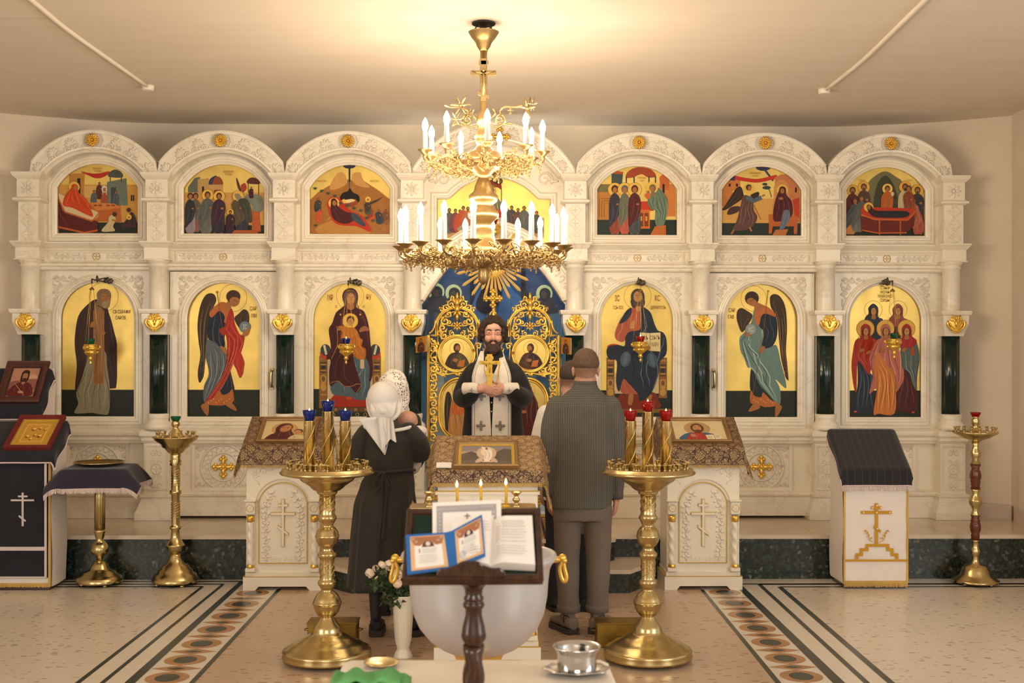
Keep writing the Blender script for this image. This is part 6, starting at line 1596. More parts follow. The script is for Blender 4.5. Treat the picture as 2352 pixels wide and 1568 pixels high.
# small draped table with the tray
R=thing('pedestal_table','small brass pedestal table under a navy fringed cloth, beside the left lectern','table',(at(229,1320,8.82).x,8.82,0))
k=.0011254
b=MB();b.smooth=True;b.lathe(conv([(1492,150),(1490,164),(1478,164),(1462,158),(1448,140),(1440,120),(1425,112),(1412,76),(1400,66),(1385,60),(1362,42),(1345,20)],1.701,k,.00104),(0,0,0),48);lpart('base',b,'brass',R)
b=MB();b.smooth=True;b.lathe(conv([(1346,20),(1322,24),(1308,48),(1290,56),(1280,60),(1270,58),(1250,52),(1235,40),(1215,20),(1198,28),(1175,32),(1162,38),(1152,40),(1146,34)],1.701,k,k),(0,0,0),36);lpart('baluster',b,'brass',R)
b=MB();b.smooth=True;b.lathe([(.039,.41),(.039,.87)],(0,0,0),64,0,1,1,lambda z,a:1-.1*abs(sin(8*a)));lpart('shaft',b,'brass',R)
b=MB();b.smooth=True;b.lathe([(.0001,.85),(.19,.852),(.195,.865),(.19,.874),(.0001,.874)],(0,0,0),40);lpart('top',b,'brass',R);feet(R,.13)
o=V(R.location.x,R.location.y,.877);c,s=cos(.12),sin(.12);ux,vx=V(c,s,0),V(-s,c,0);w2=.44
CT=thing('tablecloth','navy square cloth with pale fringe on the small brass pedestal table','tablecloth',o)
b=MB();f=drape(b,o-ux*w2/2-vx*w2/2,ux,vx,w2,w2,.15,.15,.15,36,36,.014,2.0,2,.95,.45);part('fabric',b,'navy_cloth',CT)
b=MB()
for pts in hem(f,w2,w2,.15,.15,.15,40,'flrb'):fringe(b,pts,.035,.005,.005)
part('fringe',b,'white_fringe',CT,label='pale lilac fringe')
b=MB();b.smooth=True;b.lathe([(.0001,.0),(.13,.0),(.165,.01),(.186,.022),(.19,.026),(.186,.03),(.16,.016),(.13,.008),(.0001,.008)],(o.x-.005,o.y,.888),48);solo('tray',b,'brass','round brass tray on the navy cloth of the small table','tray',V(o.x,o.y,.888))
# ================================================================== hanging lamps of the icon screen
def hanging_lamp(px,py,tx,mat,lit,label,top=638):
 Y=9.6;c=at(px,py,Y)
 T=thing('hanging_lamp',label,'oil lamp',c,0,'hanging lamps before the icons')
 b=MB();b.smooth=True
 b.lathe([(.0001,-.125),(.008,-.115),(.012,-.105),(.004,-.095),(.012,-.085),(.022,-.075),(.014,-.062),(.02,-.05),(.042,-.035),(.05,-.022),(.044,-.012),(.05,-.004),(.058,.004),(.062,.012),(.054,.018),(.05,.026),(.054,.034),(.056,.04),(.05,.044)],(0,0,0),28)
 for kk in range(3):
  a=rad(90+120*kk+60);x,y=.06*cos(a),.06*sin(a)
  b.tube([V(x*.85,y*.85,0),V(x*1.2,y*1.2,.012),V(x*1.25,y*1.25,.03),V(x*1.05,y*1.05,.035)],.007,6);b.ball((x*1.2,y*1.2,.02),.014,8,6);b.ball((x*.9,y*.9,-.02),.012,8,6)
 part('bowl',b,'gilding',T,world=False)
 cp=glass_cup(T,mat,(0,0,.04),.034,.05,lit,mat.split('_')[0]+' glass cup')
 tp=at(tx,top+26,Y)-c
 b=MB()
 for kk in range(3):
  a=rad(90+120*kk+60);b.tube([V(.066*cos(a),.066*sin(a),.035),tp+V(.012*cos(a),.012*sin(a),0)],.0016,4)
 part('chain',b,'gilding',T,world=False)
 b=MB();b.smooth=True;b.lathe([(.022,-.012),(.018,-.002),(.004,.01)],tp,12);b.tube([tp,tp+V(0,0,.05)],.0022,5);part('hanger',b,'dark_brass',T,world=False)
 b=MB();b.smooth=True;q=tp+V(0,0,.05);yb=YP-Y-.03
 b.tube([q+V(0,0,-.01),q+V(0,.0,.025),V(q.x,yb,q.z+.02)],.006,6)
 for s in(0,1,2,3):b.ball((q.x+.02+s*.014,yb-.04,q.z+.03+.01*sin(s*2)),(.018,.008,.022),8,5)
 b.ball((q.x,yb*.4,q.z+.035),(.008,.03,.03),8,5);b.tube([V(q.x+.07,yb,q.z+.03),V(q.x+.02,yb-.06,q.z+.05),V(q.x-.01,yb*.3,q.z+.02)],.006,6)
 part('bracket',b,'old_bronze',T,world=False,label='tarnished leaf bracket')
hanging_lamp(208,803,211,'green_glass',False,'hanging gilt oil lamp with unlit green glass before the elder icon',636)
hanging_lamp(795,802,800,'blue_glass',True,'hanging gilt oil lamp with lit blue glass before the mother and child icon',640)
hanging_lamp(1471,797,1471,'red_glass',True,'hanging gilt oil lamp with lit red glass before the open-book icon',640)
hanging_lamp(2054,790,2050,'green_glass',False,'hanging gilt oil lamp with unlit green glass before the five women icon',640)
hanging_lamp(1133,528,1133,'red_glass',False,'hanging gilt oil lamp with red glass behind the chandelier stem',400)
# ================================================================== chandelier
YCH=7.15;K=YCH/2700;c0=at(1111,53,YCH)
CH=thing('chandelier','two-tier gilded chandelier with electric candles hanging from the ceiling','chandelier',(c0.x,YCH,ZC))
def cz(py):return 1.75-(py-805)*K-ZC
b=MB();b.smooth=True;b.lathe([(.07,-.012),(.072,-.006),(.06,0)],(0,0,0),24);b.tube([V(0,0,-.01),V(.01,0,-.07)],.012,8)
for a in range(5):b.tube(crom([V(.04*cos(a*1.3),.04*sin(a*1.3),-.01),V(.05*cos(a*1.3+.4),.05*sin(a*1.3+.4),-.04),V(.015,0,-.075)],4),.004,5)
part('ceiling_mount',b,'dark_mount',CH,world=False,label='dark hook and wires')
b=MB();b.smooth=True;b.lathe([(.024,cz(118)),(.028,cz(114)),(.04,cz(108)),(.05,cz(98)),(.06,cz(93)),(.072,cz(88)),(.078,cz(84)),(.092,cz(76)),(.094,cz(74)),(.088,cz(75)),(.02,cz(80))],(0,0,0),36);part('canopy',b,'chandelier_brass',CH,world=False)
b=MB();b.smooth=True
b.lathe([(.0001,cz(655)),(.02,cz(650)),(.03,cz(642)),(.034,cz(630)),(.028,cz(620)),(.04,cz(615)),(.09,cz(606)),(.1,cz(598)),(.1,cz(590)),(.115,cz(584)),(.118,cz(570)),(.1,cz(564)),(.075,cz(560)),(.07,cz(545)),(.055,cz(528)),(.04,cz(520)),(.06,cz(510)),(.09,cz(500)),(.095,cz(490)),(.07,cz(478)),(.06,cz(470)),(.085,cz(462)),(.09,cz(450)),(.06,cz(440)),(.05,cz(425)),(.035,cz(412)),(.03,cz(408)),(.05,cz(402)),(.06,cz(395)),(.1,cz(388)),(.14,cz(382)),(.15,cz(374)),(.14,cz(366)),(.11,cz(360)),(.1,cz(352)),(.06,cz(346)),(.04,cz(335)),(.05,cz(322)),(.055,cz(315)),(.04,cz(305)),(.035,cz(290)),(.045,cz(280)),(.045,cz(270)),(.028,cz(262)),(.022,cz(255)),(.022,cz(118))],(0,0,0),36)
part('stem',b,'chandelier_brass',CH,world=False)
b=MB();b.bbox(0,-.02,cz(170),.156,.014,.03,.002);b.bbox(0,-.02,cz(146),.06,.014,.026,.002);b.bbox(0,-.02,cz(185),.036,.014,.26,.002)
i=[b.pt(V(x,y,z))for y in(-.028,-.014)for x,z in((-.034,cz(220)),(.034,cz(230)),(.034,cz(222)),(-.034,cz(212)))]
for q in((0,1,2,3),(0,4,5,1),(2,6,7,3)):b.face([i[j]for j in q])
b.smooth=True
b.tube([V(0,-.036,cz(172)),V(.003,-.04,cz(190)),V(0,-.036,cz(222))],[.009,.012,.006],8);b.ball((0,-.04,cz(165)),.011,8,6);b.tube([V(-.068,-.032,cz(166)),V(0,-.036,cz(172)),V(.068,-.032,cz(166))],.005,6)
part('crucifix',b,'chandelier_brass',CH,world=False,label='gilt crucifix on the stem')
def lilies(m):
 b=MB();b.smooth=True
 rx=lambda x,py,y=0:V(x*K,y,cz(py))
 for pts in([(6,285),(30,292),(46,284),(48,270),(36,264),(28,274),(36,282)],[(40,266),(38,254),(48,246),(62,246),(76,246),(90,240)],[(8,280),(26,262),(22,250)],[(46,288),(60,284),(68,288)]):
  b.tube(crom([rx(m*x,y,-.01*m)for x,y in pts],5),.0065,6)
 b.tube([rx(m*x,y)for x,y in spiral((38,276),12,1.4,0,18)],.006,6)
 for fx,fy,r in(((-52,244,24),(-62,276,18),(-34,262,12))if m<0 else((100,250,24),(112,240,16),(62,256,8))):
  for kk in range(6):
   a=2*PI*kk/6;tilt=.5 if m<0 else 1.0
   d=V(cos(a)*(1 if m<0 else.45),-.5*tilt*cos(a*2)*.4-.2,sin(a)).normalized();q=d.to_track_quat('X','Z').to_matrix()
   b.ball(rx(fx,fy,-.02)+d*r*.55*K,(r*.55*K,r*.2*K,r*.08*K),8,5,q)
  b.ball(rx(fx,fy,-.025),r*.16*K,6,5)
 part('lily_spray',b,'chandelier_brass',CH,world=False,label='cast spray of lilies and scrolls')
lilies(-1);lilies(1)
def vine_mesh(r0,r1,zi,zo,seed,dens):
 """tangled cast vine in the plane x (outwards) - z, with grapes below"""
 rnd=random.Random(seed);b=MB();b.smooth=True;L=r1-r0
 b.tube(crom([V(r0,0,zi),V(r0+L*.3,.01,zi-.05),V(r0+L*.65,-.01,zo-.075),V(r1-.03,0,zo-.07),V(r1+.005,0,zo-.045),V(r1,0,zo)],5),.008,6)
 for kk in range(dens):
  x=r0+L*(.12+.8*rnd.random());z=lerp(zi,zo,(x-r0)/L)-.045+.075*(rnd.random()-.5);y=.07*(rnd.random()-.5);r=.018+.022*rnd.random();a0=rnd.random()*6;ax=rnd.random()*2-1
  b.tube([V(x+px_,y+ax*pz_,z+pz_*.8)for px_,pz_ in spiral((0,0),r,1.1+.4*rnd.random(),a0,15,1,1 if kk%2 else-1)],.0042,5)
  if kk%3==0:
   d=V(rnd.random()-.5,rnd.random()-.5,rnd.random()-.5).normalized();b.ball((x,y,z),(.016,.011,.004),6,4,d.to_track_quat('X','Z').to_matrix())
 for kk in range(2):
  x=r0+L*(.55+.36*kk)
  for q in range(7):b.ball((x+.007*(q%2*2-1)*(q<4),.007*((q//2)%2*2-1)*(q<4),zo-.08-.0085*q),.007,6,4)
  b.tube([V(x,0,zo-.055),V(x,0,zo-.09)],.004,5)
 return b
def pan_mesh(zo,r):
 b=MB();b.smooth=True
 b.lathe([(.008,zo-.05),(.008,zo-.035),(.014,zo-.03),(.012,zo-.026),(.018,zo-.02),(r*.7,zo-.006),(r,zo+.002),(r*1.02,zo+.005),(r*.95,zo+.004),(.02,zo-.004),(.0001,zo-.004)],(0,0,0),22);return b
def sleeve_mesh(z0,z1,r):
 b=MB();b.smooth=True;b.lathe([(r*1.05,z0),(r,z0+.01),(r*.94,z1-.004),(r*.9,z1),(.0001,z1)],(0,0,0),14);return b
def bulb_mesh(z0,k=1.0):
 b=MB();b.smooth=True;b.lathe([(.0001,z0),(.011*k,z0+.002),(.014*k,z0+.012*k),(.0185*k,z0+.03*k),(.0175*k,z0+.045*k),(.011*k,z0+.064*k),(.004*k,z0+.078*k),(.0001,z0+.083*k)],(0,0,0),14);return b
def tier(n,ph,r0,r1,zi,zo,hs,dens,pr,sr):
 arm=pan=sl=bu=None
 for kk in range(n):
  a=rad(ph+360/n*kk)-PI/2
  for nm in('arm','candle'):
   pass
  if arm is None:
   arm=part('arm',vine_mesh(r0,r1,zi,zo,n,dens),'chandelier_brass',CH,world=False)
   pan=part('drip_pan',pan_mesh(zo,pr),'chandelier_brass',arm,world=False)
   sl=part('candle_sleeve',sleeve_mesh(zo-.004,zo+hs,sr),'candle_sleeve',arm,world=False,label='white candle sleeve')
   bu=part('bulb',bulb_mesh(zo+hs),'bulb_glow',arm,world=False,label='glowing candle bulb')
   for q in(pan,sl,bu):q.location=(r1,0,0)
   x=arm
  else:
   x=arm.copy();COL.objects.link(x)
   for q in(pan,sl,bu):cpy=q.copy();COL.objects.link(cpy);cpy.parent=x
  x.rotation_euler=(0,0,a)
tier(9,4,.13,.36,cz(372),cz(352),.115,18,.045,.0155)
tier(18,-6,.1,.50,cz(585),cz(569),.15,24,.05,.0155)
# ================================================================== conduits on the ceiling
def conduit(pts,box,label):
 P=[on(x,y,ZC)for x,y in pts];ext=P[0]+(P[0]-P[1])*2.0;P=[ext]+P
 T=thing('cable_conduit',label,'conduit',P[-1],0,'white conduits on the ceiling')
 b=MB();b.smooth=True;b.tube([p-V(0,0,.012)for p in crom(P,4)],.014,8);part('tube',b,'white_plastic',T)
 b=MB();b.smooth=True;q=on(*box,ZC);b.lathe([(.035,-.04),(.042,-.036),(.046,-.012),(.046,0)],(q.x,q.y,ZC),20);part('ceiling_box',b,'white_plastic',T)
conduit([(78,0),(150,60),(233,120),(338,194)],(340,196),'white cable conduit on the ceiling ending above the left screen arches')
conduit([(2120,0),(2036,82),(1975,140),(1897,202)],(1893,204),'white cable conduit on the ceiling ending above the right screen arches')
# ================================================================== carpet, font, table and what stands on it
b=MB()
prof=[(8.37,.008),(8.47,.008),(8.474,.176),(8.5,.18),(8.77,.18),(8.795,.186),(8.796,.34),(8.82,.352),(9.88,.352)]
pts=[]
for(y0,z0),(y1,z1)in zip(prof,prof[1:]):
 for k in range(4):pts.append((lerp(y0,y1,k/4),lerp(z0,z1,k/4)))
pts.append(prof[-1]);s_=[0]
for p,q in zip(pts,pts[1:]):s_.append(s_[-1]+math.hypot(q[0]-p[0],q[1]-p[1]))
X0,X1=-.43,.45
ids=[[b.pt(V(lerp(X0,X1,i/10),y,z),(lerp(-.44,.44,i/10),s))for i in range(11)]for(y,z),s in zip(pts,s_)]
for j in range(len(ids)-1):
 for i in range(10):b.face((ids[j][i],ids[j][i+1],ids[j+1][i+1],ids[j+1][i]),False)
CR=thing('carpet_runner','red and beige patterned carpet runner over the steps towards the gates','carpet',(0,8.4,0))
part('pile',b,'carpet',CR);b=MB()
for k in range(110):
 x=lerp(X0,X1,k/109);b.box((x,8.335,.001),(x+.004,8.372,.006))
part('fringe',b,'white_fringe',CR)
# font
YF=4.63;pf=at(1100,1272,YF)
FT=thing('baptismal_font','large grey-silver baptismal font bowl with gold ring handles','font',(pf.x,YF,0))
b=MB();b.smooth=True
b.lathe([(.0001,.548),(.05,.55),(.10,.562),(.15,.585),(.195,.618),(.235,.668),(.258,.72),(.27,.79),(.274,.85),(.28,.895),(.29,.918),(.303,.93),(.308,.942),(.304,.953),(.294,.955),(.284,.945),(.272,.91),(.262,.85),(.255,.79),(.23,.7),(.15,.62),(.0001,.6)],(0,0,0),72);part('bowl',b,'font_enamel',FT,world=False)
b=MB();b.smooth=True;b.lathe([(.17,0),(.17,.02),(.15,.035),(.07,.07),(.045,.12),(.04,.25),(.05,.40),(.062,.46),(.085,.53),(.105,.57),(.11,.585)],(0,0,0),40);part('pedestal',b,'gilding',FT,world=False)
for s in(-1,1):
 b=MB();b.smooth=True;x=s*.305
 b.tube([V(x-s*.02,-.03,.93),V(x+s*.02,-.03,.935)],.012,8);b.ball((x+s*.022,-.03,.938),.017,10,8);b.ball((x+s*.03,-.04,.93),.011,8,6)
 b.tube(crom([V(x+s*.026,-.035,.93),V(x+s*.012,-.035,.9),V(x+s*.02,-.035,.86),V(x+s*.032,-.035,.848),V(x+s*.038,-.035,.865),V(x+s*.03,-.035,.90),V(x+s*.026,-.035,.93)],5),.008,8)
 part('handle',b,'gilding',FT,world=False,label='gold drop ring handle')
# candle tray between the font and the middle icon stand
YT=5.5;zt=1.015;x0,x1=at(938,1163,YT).x,at(1232,1163,YT).x;cx=(x0+x1)/2
CTB=thing('candle_tray','pale narrow candle table with brass tray behind the reading stand','candle table',(cx,YT,0))
b=MB();b.bbox(cx,YT+.06,zt-.01,x1-x0,.2,.02,.004);b.bbox(cx,YT+.06,zt-.0,x1-x0-.03,.17,.006);part('tray',b,'brass',CTB)
b=MB();b.smooth=True;b.lathe([(.16,0),(.16,.015),(.06,.04),(.03,.08),(.022,.2),(.03,.5),(.022,.8),(.03,.95),(.08,zt-.02)],(cx,YT+.06,0),28);part('pedestal',b,'brass',CTB)
o_=None
for px in(985,1186):
 b=MB();b.smooth=True;p=at(px,1163,YT)
 b.lathe([(.02,0),(.022,.004),(.01,.012),(.009,.02),(.018,.032),(.018,.038),(.009,.048),(.012,.056),(.023,.066),(.027,.07),(.022,.07),(.012,.058),(.0001,.056)],(p.x,YT+.03,zt),20);part('candle_cup',b,'brass',CTB)
for px,py,nm in((1049,1123,'first'),(1104,1120,'middle'),(1162,1118,'last')):
 p=at(px,1160,YT);x=p.x;zt1=at(px,py-2,YT).z
 T=thing('wax_candle',{'first':'lit yellow wax candle behind the certificate, nearest the woman with the white scarf','middle':'lit yellow wax candle in the middle of the three behind the certificate','last':'lit yellow wax candle beside the brass candle cup, nearest the man in grey'}[nm],'candle',(x,YT+.02,zt),0,'three lit wax candles')
 b=MB();b.smooth=True;b.tube([V(0,0,.004),V(.002,0,.05),V(0,0,zt1-zt)],.0065,10);b.lathe([(.02,.003),(.02,.006),(.008,.012)],(0,0,0),14);part('stick',b,'yellow_wax',T,world=False)
 flame(T,(0,0,zt1-zt+.002),.034);b=MB();b.tube([V(0,0,zt1-zt),V(0,0,zt1-zt+.008)],.0012,5);part('wick',b,'dark_mount',T,world=False)
# table
ZT=.75;A0=on(790,1511,ZT);A1=on(1396,1511,ZT);yb=A0.y;x0,x1=A0.x,A1.x;yf=yb-.37;cx=(x0+x1)/2
TB_=thing('table','small table under a cream linen cloth in front of the font','table',(cx,(yb+yf)/2,0))
b=MB();b.bbox(cx,(yb+yf)/2,ZT-.034,x1-x0-.07,yb-yf-.07,.04,.004);part('tabletop',b,'dark_wood',TB_)
for sx in(0,1):
 for sy in(0,1):
  b=MB();b.bbox(lerp(x0+.05,x1-.05,sx),lerp(yf+.04,yb-.04,sy),.35,.04,.04,.7,.003);part('leg',b,'dark_wood',TB_)
b=MB();drape(b,V(x0+.01,yf+.01,ZT-.008),V(1,0,0),V(0,1,0),x1-x0-.02,yb-yf-.02,.3,.3,.3,50,40,.01,2.2,1,.9)
solo('tablecloth',b,'table_linen','cream linen cloth spread over the small table before the font','tablecloth',V(cx,(yb+yf)/2,ZT))
zt=ZT+.001
b=MB();b.smooth=True;p=on(876,1521,zt+.01);b.lathe([(.0001,.0),(.035,.0),(.05,.008),(.056,.012),(.054,.014),(.038,.005),(.0001,.004)],(p.x,p.y,zt),36)
solo('small_dish',b,'brass','small gilt dish on the cream tablecloth near the towel','dish',V(p.x,p.y,zt))
p=on(1325,1541,zt+.006)
b=MB();b.smooth=True;b.lathe([(.0001,.003),(.055,.003),(.075,.006),(.1,.014),(.104,.016),(.1,.018),(.06,.008),(.0001,.007)],(p.x,p.y,zt),64,0,1,.72,lambda z,a:1+(.05*cos(8*a)if z>.01 else 0))
solo('tray',b,'silver','wavy-rimmed silver tray under the silver bowl','tray',V(p.x,p.y,zt))
b=MB();b.smooth=True;b.lathe([(.0001,.0),(.055,.0),(.06,.004),(.061,.01),(.061,.05),(.064,.06),(.073,.072),(.075,.076),(.072,.077),(.06,.062),(.057,.012),(.0001,.008)],(p.x,p.y,zt+.009),48)
solo('bowl',b,'silver','polished silver bowl with flared rim on the silver tray','bowl',V(p.x,p.y,zt+.009))
# towel folded on the table's corner
b=MB();b.smooth=True;p=on(852,1566,zt+.03)
for j,(w,d,z,h,dx)in enumerate(((.235,.13,.012,.022,0),(.225,.125,.034,.022,.004),(.2,.12,.053,.018,-.008))):
 def tw(u,v,w=w,d=d,z=z,h=h,dx=dx):
  a=2*PI*v;sx=u*2-1
  k=1 if abs(sx)<.97 else.3
  return V(p.x+dx+sx*w/2,p.y-.03+(abs(cos(a))**.6*(1 if cos(a)>0 else-1))*d/2*(1-.06*sin(sx*5+j)),zt+z+.006*sin(sx*7+j*2)+(abs(sin(a))**.7*(1 if sin(a)>0 else-1))*h/2*k+.004*sin(u*23+v*9))
 b.grid(26,20,tw)
solo('towel',b,'green_towel','folded green towel on the corner of the cream tablecloth','towel',V(p.x,p.y,zt))
# ================================================================== reading stand
Y0,Y1=3.30,3.50
bl,br,tr,tl=at(928,1330,Y0),at(1244,1328,Y0),at(1232,1174,Y1),at(933,1173,Y1)
BO=bl;BU=(br-bl).normalized();BW=(br-bl).length;BV=((tl+tr)/2-(bl+br)/2);BV=(BV-BU*BV.dot(BU));BH=BV.length;BV.normalize();BN=BU.cross(BV).normalized()
if BN.y>0:BN=-BN
def bp(px,py,lift=0.0):
 q=BO+BN*lift;d=ray(px,py);return CAM+d*((q-CAM).dot(BN)/d.dot(BN))
def buv(px,py,lift=0.0):q=bp(px,py,lift)-BO;return q.dot(BU),q.dot(BV)
RS=thing('reading_stand','dark wooden reading stand with green baize board on a twisted column','lectern',((bl.x+br.x)/2,3.38,0))
fnB=lambda x,z,d:BO+BU*x+BV*z-BN*d
b=MB();b.plate([(0,0),(BW,0),(BW,BH),(0,BH)],[],fnB,.014);part('board',b,'green_baize',RS)
b=MB();b.sweep([(0,0),(BW,0),(BW,BH),(0,BH)],[(.004,-.014),(.006,.002),(.004,.009),(-.004,.011),(-.012,.007),(-.016,0)],fnB,True);part('frame',b,'dark_wood',RS)
b=MB();(xa,za),(xb,zc__)=buv(926,1330,.062),buv(1247,1322,.062);b.plate([(xa,za),(xb,za),(xb,zc__),(xa,zc__)],[],lambda x,z,d:fnB(x,z,d-.062),.026);part('ledge',b,'dark_wood',RS)
crest=crom([buv(*p,.066)for p in((1004,1322),(1010,1308),(1028,1306),(1048,1298),(1062,1291),(1082,1289),(1100,1292),(1112,1300),(1130,1306),(1148,1306),(1158,1316),(1156,1324))],4)
b=MB();b.plate([(p[0],p[1])for p in crest],[],lambda x,z,d:fnB(x,z,d-.066),.014)
b.sweep([(p[0],p[1])for p in crest][::-1],[(-.004,0),(0,.004),(.003,0)],lambda x,z,d:fnB(x,z,d-.066));part('book_rest',b,'dark_wood',RS,label='carved scroll-shaped book rest')
YC_=3.38;pc=at(1088,1400,YC_);zc_=lambda y:1.75-(y-805)*YC_/2700;kr=YC_/2700
b=MB();b.smooth=True;b.lathe([(r*kr,zc_(y))for y,r in((1480,22),(1473,23),(1466,28),(1458,29),(1450,27),(1436,25),(1412,19),(1398,19),(1394,23),(1388,25),(1382,23),(1378,19),(1376,23),(1371,23),(1366,19),(1352,21),(1344,26),(1338,34),(1334,40))],(pc.x,YC_,0),32)
part('neck',b,'dark_wood',RS)
b=MB();b.smooth=True;b.lathe([(.03,.24),(.0285,.26)]+[(.0285,lerp(.26,zc_(1482),k/40))for k in range(1,40)]+[(.0275,zc_(1480))],(pc.x,YC_,0),32,0,1,1,lambda z,a:1+.14*cos(2*a+z*62));part('column',b,'dark_wood',RS)
b=MB();b.smooth=True;b.lathe([(.14,0),(.15,.01),(.14,.03),(.1,.045),(.05,.07),(.035,.1),(.045,.14),(.05,.17),(.035,.2),(.03,.24)],(pc.x,YC_,0),36);part('base',b,'dark_wood',RS)
b=MB();b.smooth=True;b.tube([pc*0+V(pc.x,YC_,zc_(1345)),fnB(BW*.5,BH*.3,.02)],.03,12);part('bracket',b,'dark_wood',RS)
# certificate leaning at the top of the board
def sheet(name,label,cat,quad,lift,th,col,paintf,group=None):
 """thin printed sheet: pixel corners tl, tr, br, bl on the board's plane"""
 P=[bp(x,y,lift)for x,y in quad]
 mp=lambda u,v:P[0].lerp(P[1],u).lerp(P[3].lerp(P[2],u),v)
 a=Art(mp,BN,(0,0,1.0),.00006);paintf(a)
 bb=a.build(name,[(0,0),(1,0),(1,1),(0,1)],'','',None,None,edge=col,depth=th,bg=0,bgcol=col)
 return bb,P
def cert(a):
 a.rect((168,166,168),.06,.06,.93,1.0);a.rect((240,237,234),.15,.17,.86,1.0)
 for k in range(22):a.ell((200,198,200),.09+k*.037,.115,.014,.022,8);a.ell((140,138,142),.09+k*.037,.115,.006,.01,6)
 for k in range(14):a.ell((200,198,200),.105,.2+k*.06,.014,.02,8);a.ell((200,198,200),.895,.2+k*.06,.014,.02,8)
 a.rect((70,66,70),.498,.215,.512,.32);a.rect((70,66,70),.465,.245,.545,.258);a.text((96,92,92),'СВИДЕТЕЛЬСТВО',.42,.41,.035,.5);a.lines_of_text((130,126,124),.24,.49,.7,.66,4,.012)
bb,P=sheet('certificate','','',((993,1154),(1151,1147),(1152,1300),(994,1300)),.0135,.001,(240,238,234),cert)
solo('certificate',bb,['print'],'white certificate with grey ornamental border behind the open book','certificate',P[3])
# open book
OB=thing('open_book','open book of cream pages propped on the reading stand','book',bp(1130,1300,.01))
for quad,side in((((1134,1196),(1222,1193),(1229,1306),(1128,1301)),1),(((1036,1212),(1134,1186),(1128,1301),(1050,1306)),0)):
 P=[bp(x,y,.0155)for x,y in quad]
 def pg(u,v,P=P,side=side):
  k=(u if side else 1-u);h=.02*math.sin(min(1,k*3)*PI/2)*(1-.25*k)+.003
  return P[0].lerp(P[1],u).lerp(P[3].lerp(P[2],u),v)+BN*h
 b=MB();b.grid(16,6,pg);part('page',b,'paper',OB)
 b=MB();ring=[(0,0)]+[(k/12,0)for k in range(1,13)]+[(1,k/6)for k in range(1,7)]+[(1-k/12,1)for k in range(1,13)]+[(0,1-k/6)for k in range(1,6)]
 top=[b.pt(pg(u,v)-BN*.0002)for u,v in ring];bot=[b.pt(P[0].lerp(P[1],u).lerp(P[3].lerp(P[2],u),v)-BN*.010)for u,v in ring]
 b.rings([top,bot],True,False,True,False);part('page_block',b,'paper',OB)
 a=Art(pg,BN,(0,0,1.0),.00012);a.k=3
 if side:
  for y0,y1,n in((.12,.26,4),(.33,.45,3),(.52,.60,2),(.70,.88,4)):a.lines_of_text((168,164,160),.12 if y0>.6 else.2,y0,.84,y1,n,.012)
  a.lines_of_text((176,150,130),.08,.3,.2,.62,6,.014)
 else:a.lines_of_text((168,164,160),.4,.15,.92,.85,12,.012)
 part('print',a.b,['print'],OB)
# blue folder
FO=thing('folder','open bright blue folder holding two ornamented certificates on the reading stand','folder',bp(980,1312,.03))
def leaf_print(a,pic):
 a.rect((222,180,136),.1,.06,.95,.93);a.rect((238,236,232),.2,.1,.86,.87)
 a.poly((168,112,78),[(.12,.08),(.93,.08),(.93,.14),(.86,.3),(.72,.32),(.64,.24),(.53,.2),(.42,.24),(.34,.32),(.2,.3),(.12,.14)],False)
 for x,y in((.17,.13),(.25,.2),(.87,.13),(.79,.2)):a.ell((206,190,160),x,y,.035,.03,10);a.ell((150,130,100),x,y,.02,.017,8)
 a.poly(pic,[(.38,.36),(.4,.27),(.46,.22),(.53,.2),(.6,.22),(.66,.27),(.68,.36)],False);a.ell((216,206,190),.53,.28,.06,.06,12)
 a.rect((176,120,110),.3,.4,.33,.5);a.lines_of_text((160,156,156),.36,.42,.78,.52,3,.012);a.lines_of_text((160,156,156),.28,.6,.8,.78,4,.012)
LQ=((932,1228),(1024,1222),(1036,1306),(935,1319));SQ=((1024,1222),(1037,1219),(1044,1304),(1032,1307))
def slab_px(name,Q,mat,parent,th=.003):
 P=[q for q in Q];b=MB();i0=[b.pt(p)for p in P];i1=[b.pt(p-BN*th)for p in P];b.rings([i0,i1],True,True,True,False);return part(name,b,mat,parent)
LP=[bp(x,y,.038)for x,y in LQ];SP=[LP[1],bp(1037,1219,.036),bp(1044,1303,.036),LP[2]];RP=[SP[1],bp(1107,1181,.052),bp(1115,1276,.052),SP[2]]
slab_px('cover',LP,'blue_folder',FO);slab_px('spine',SP,'blue_folder',FO);slab_px('cover',RP,'blue_folder',FO)
for PP,pic in((LP,(96,66,56)),(RP,(70,40,60))):
 nn=(PP[1]-PP[0]).cross(PP[3]-PP[0]).normalized();nn=nn if nn.dot(BN)>0 else-nn
 a=Art(lambda u,v,PP=PP:PP[0].lerp(PP[1],u).lerp(PP[3].lerp(PP[2],u),v),nn,(0,0,1.0),.00008);a.k=4;leaf_print(a,pic)
 if PP is RP:
  a.ring((120,150,190),.3,.8,.09,.012);a.ring((120,150,190),.3,.8,.06,.008);a.line((60,70,90),[(.26,.83),(.36,.79)],.01)
 part('printed_sheet',a.b,['print'],FO)
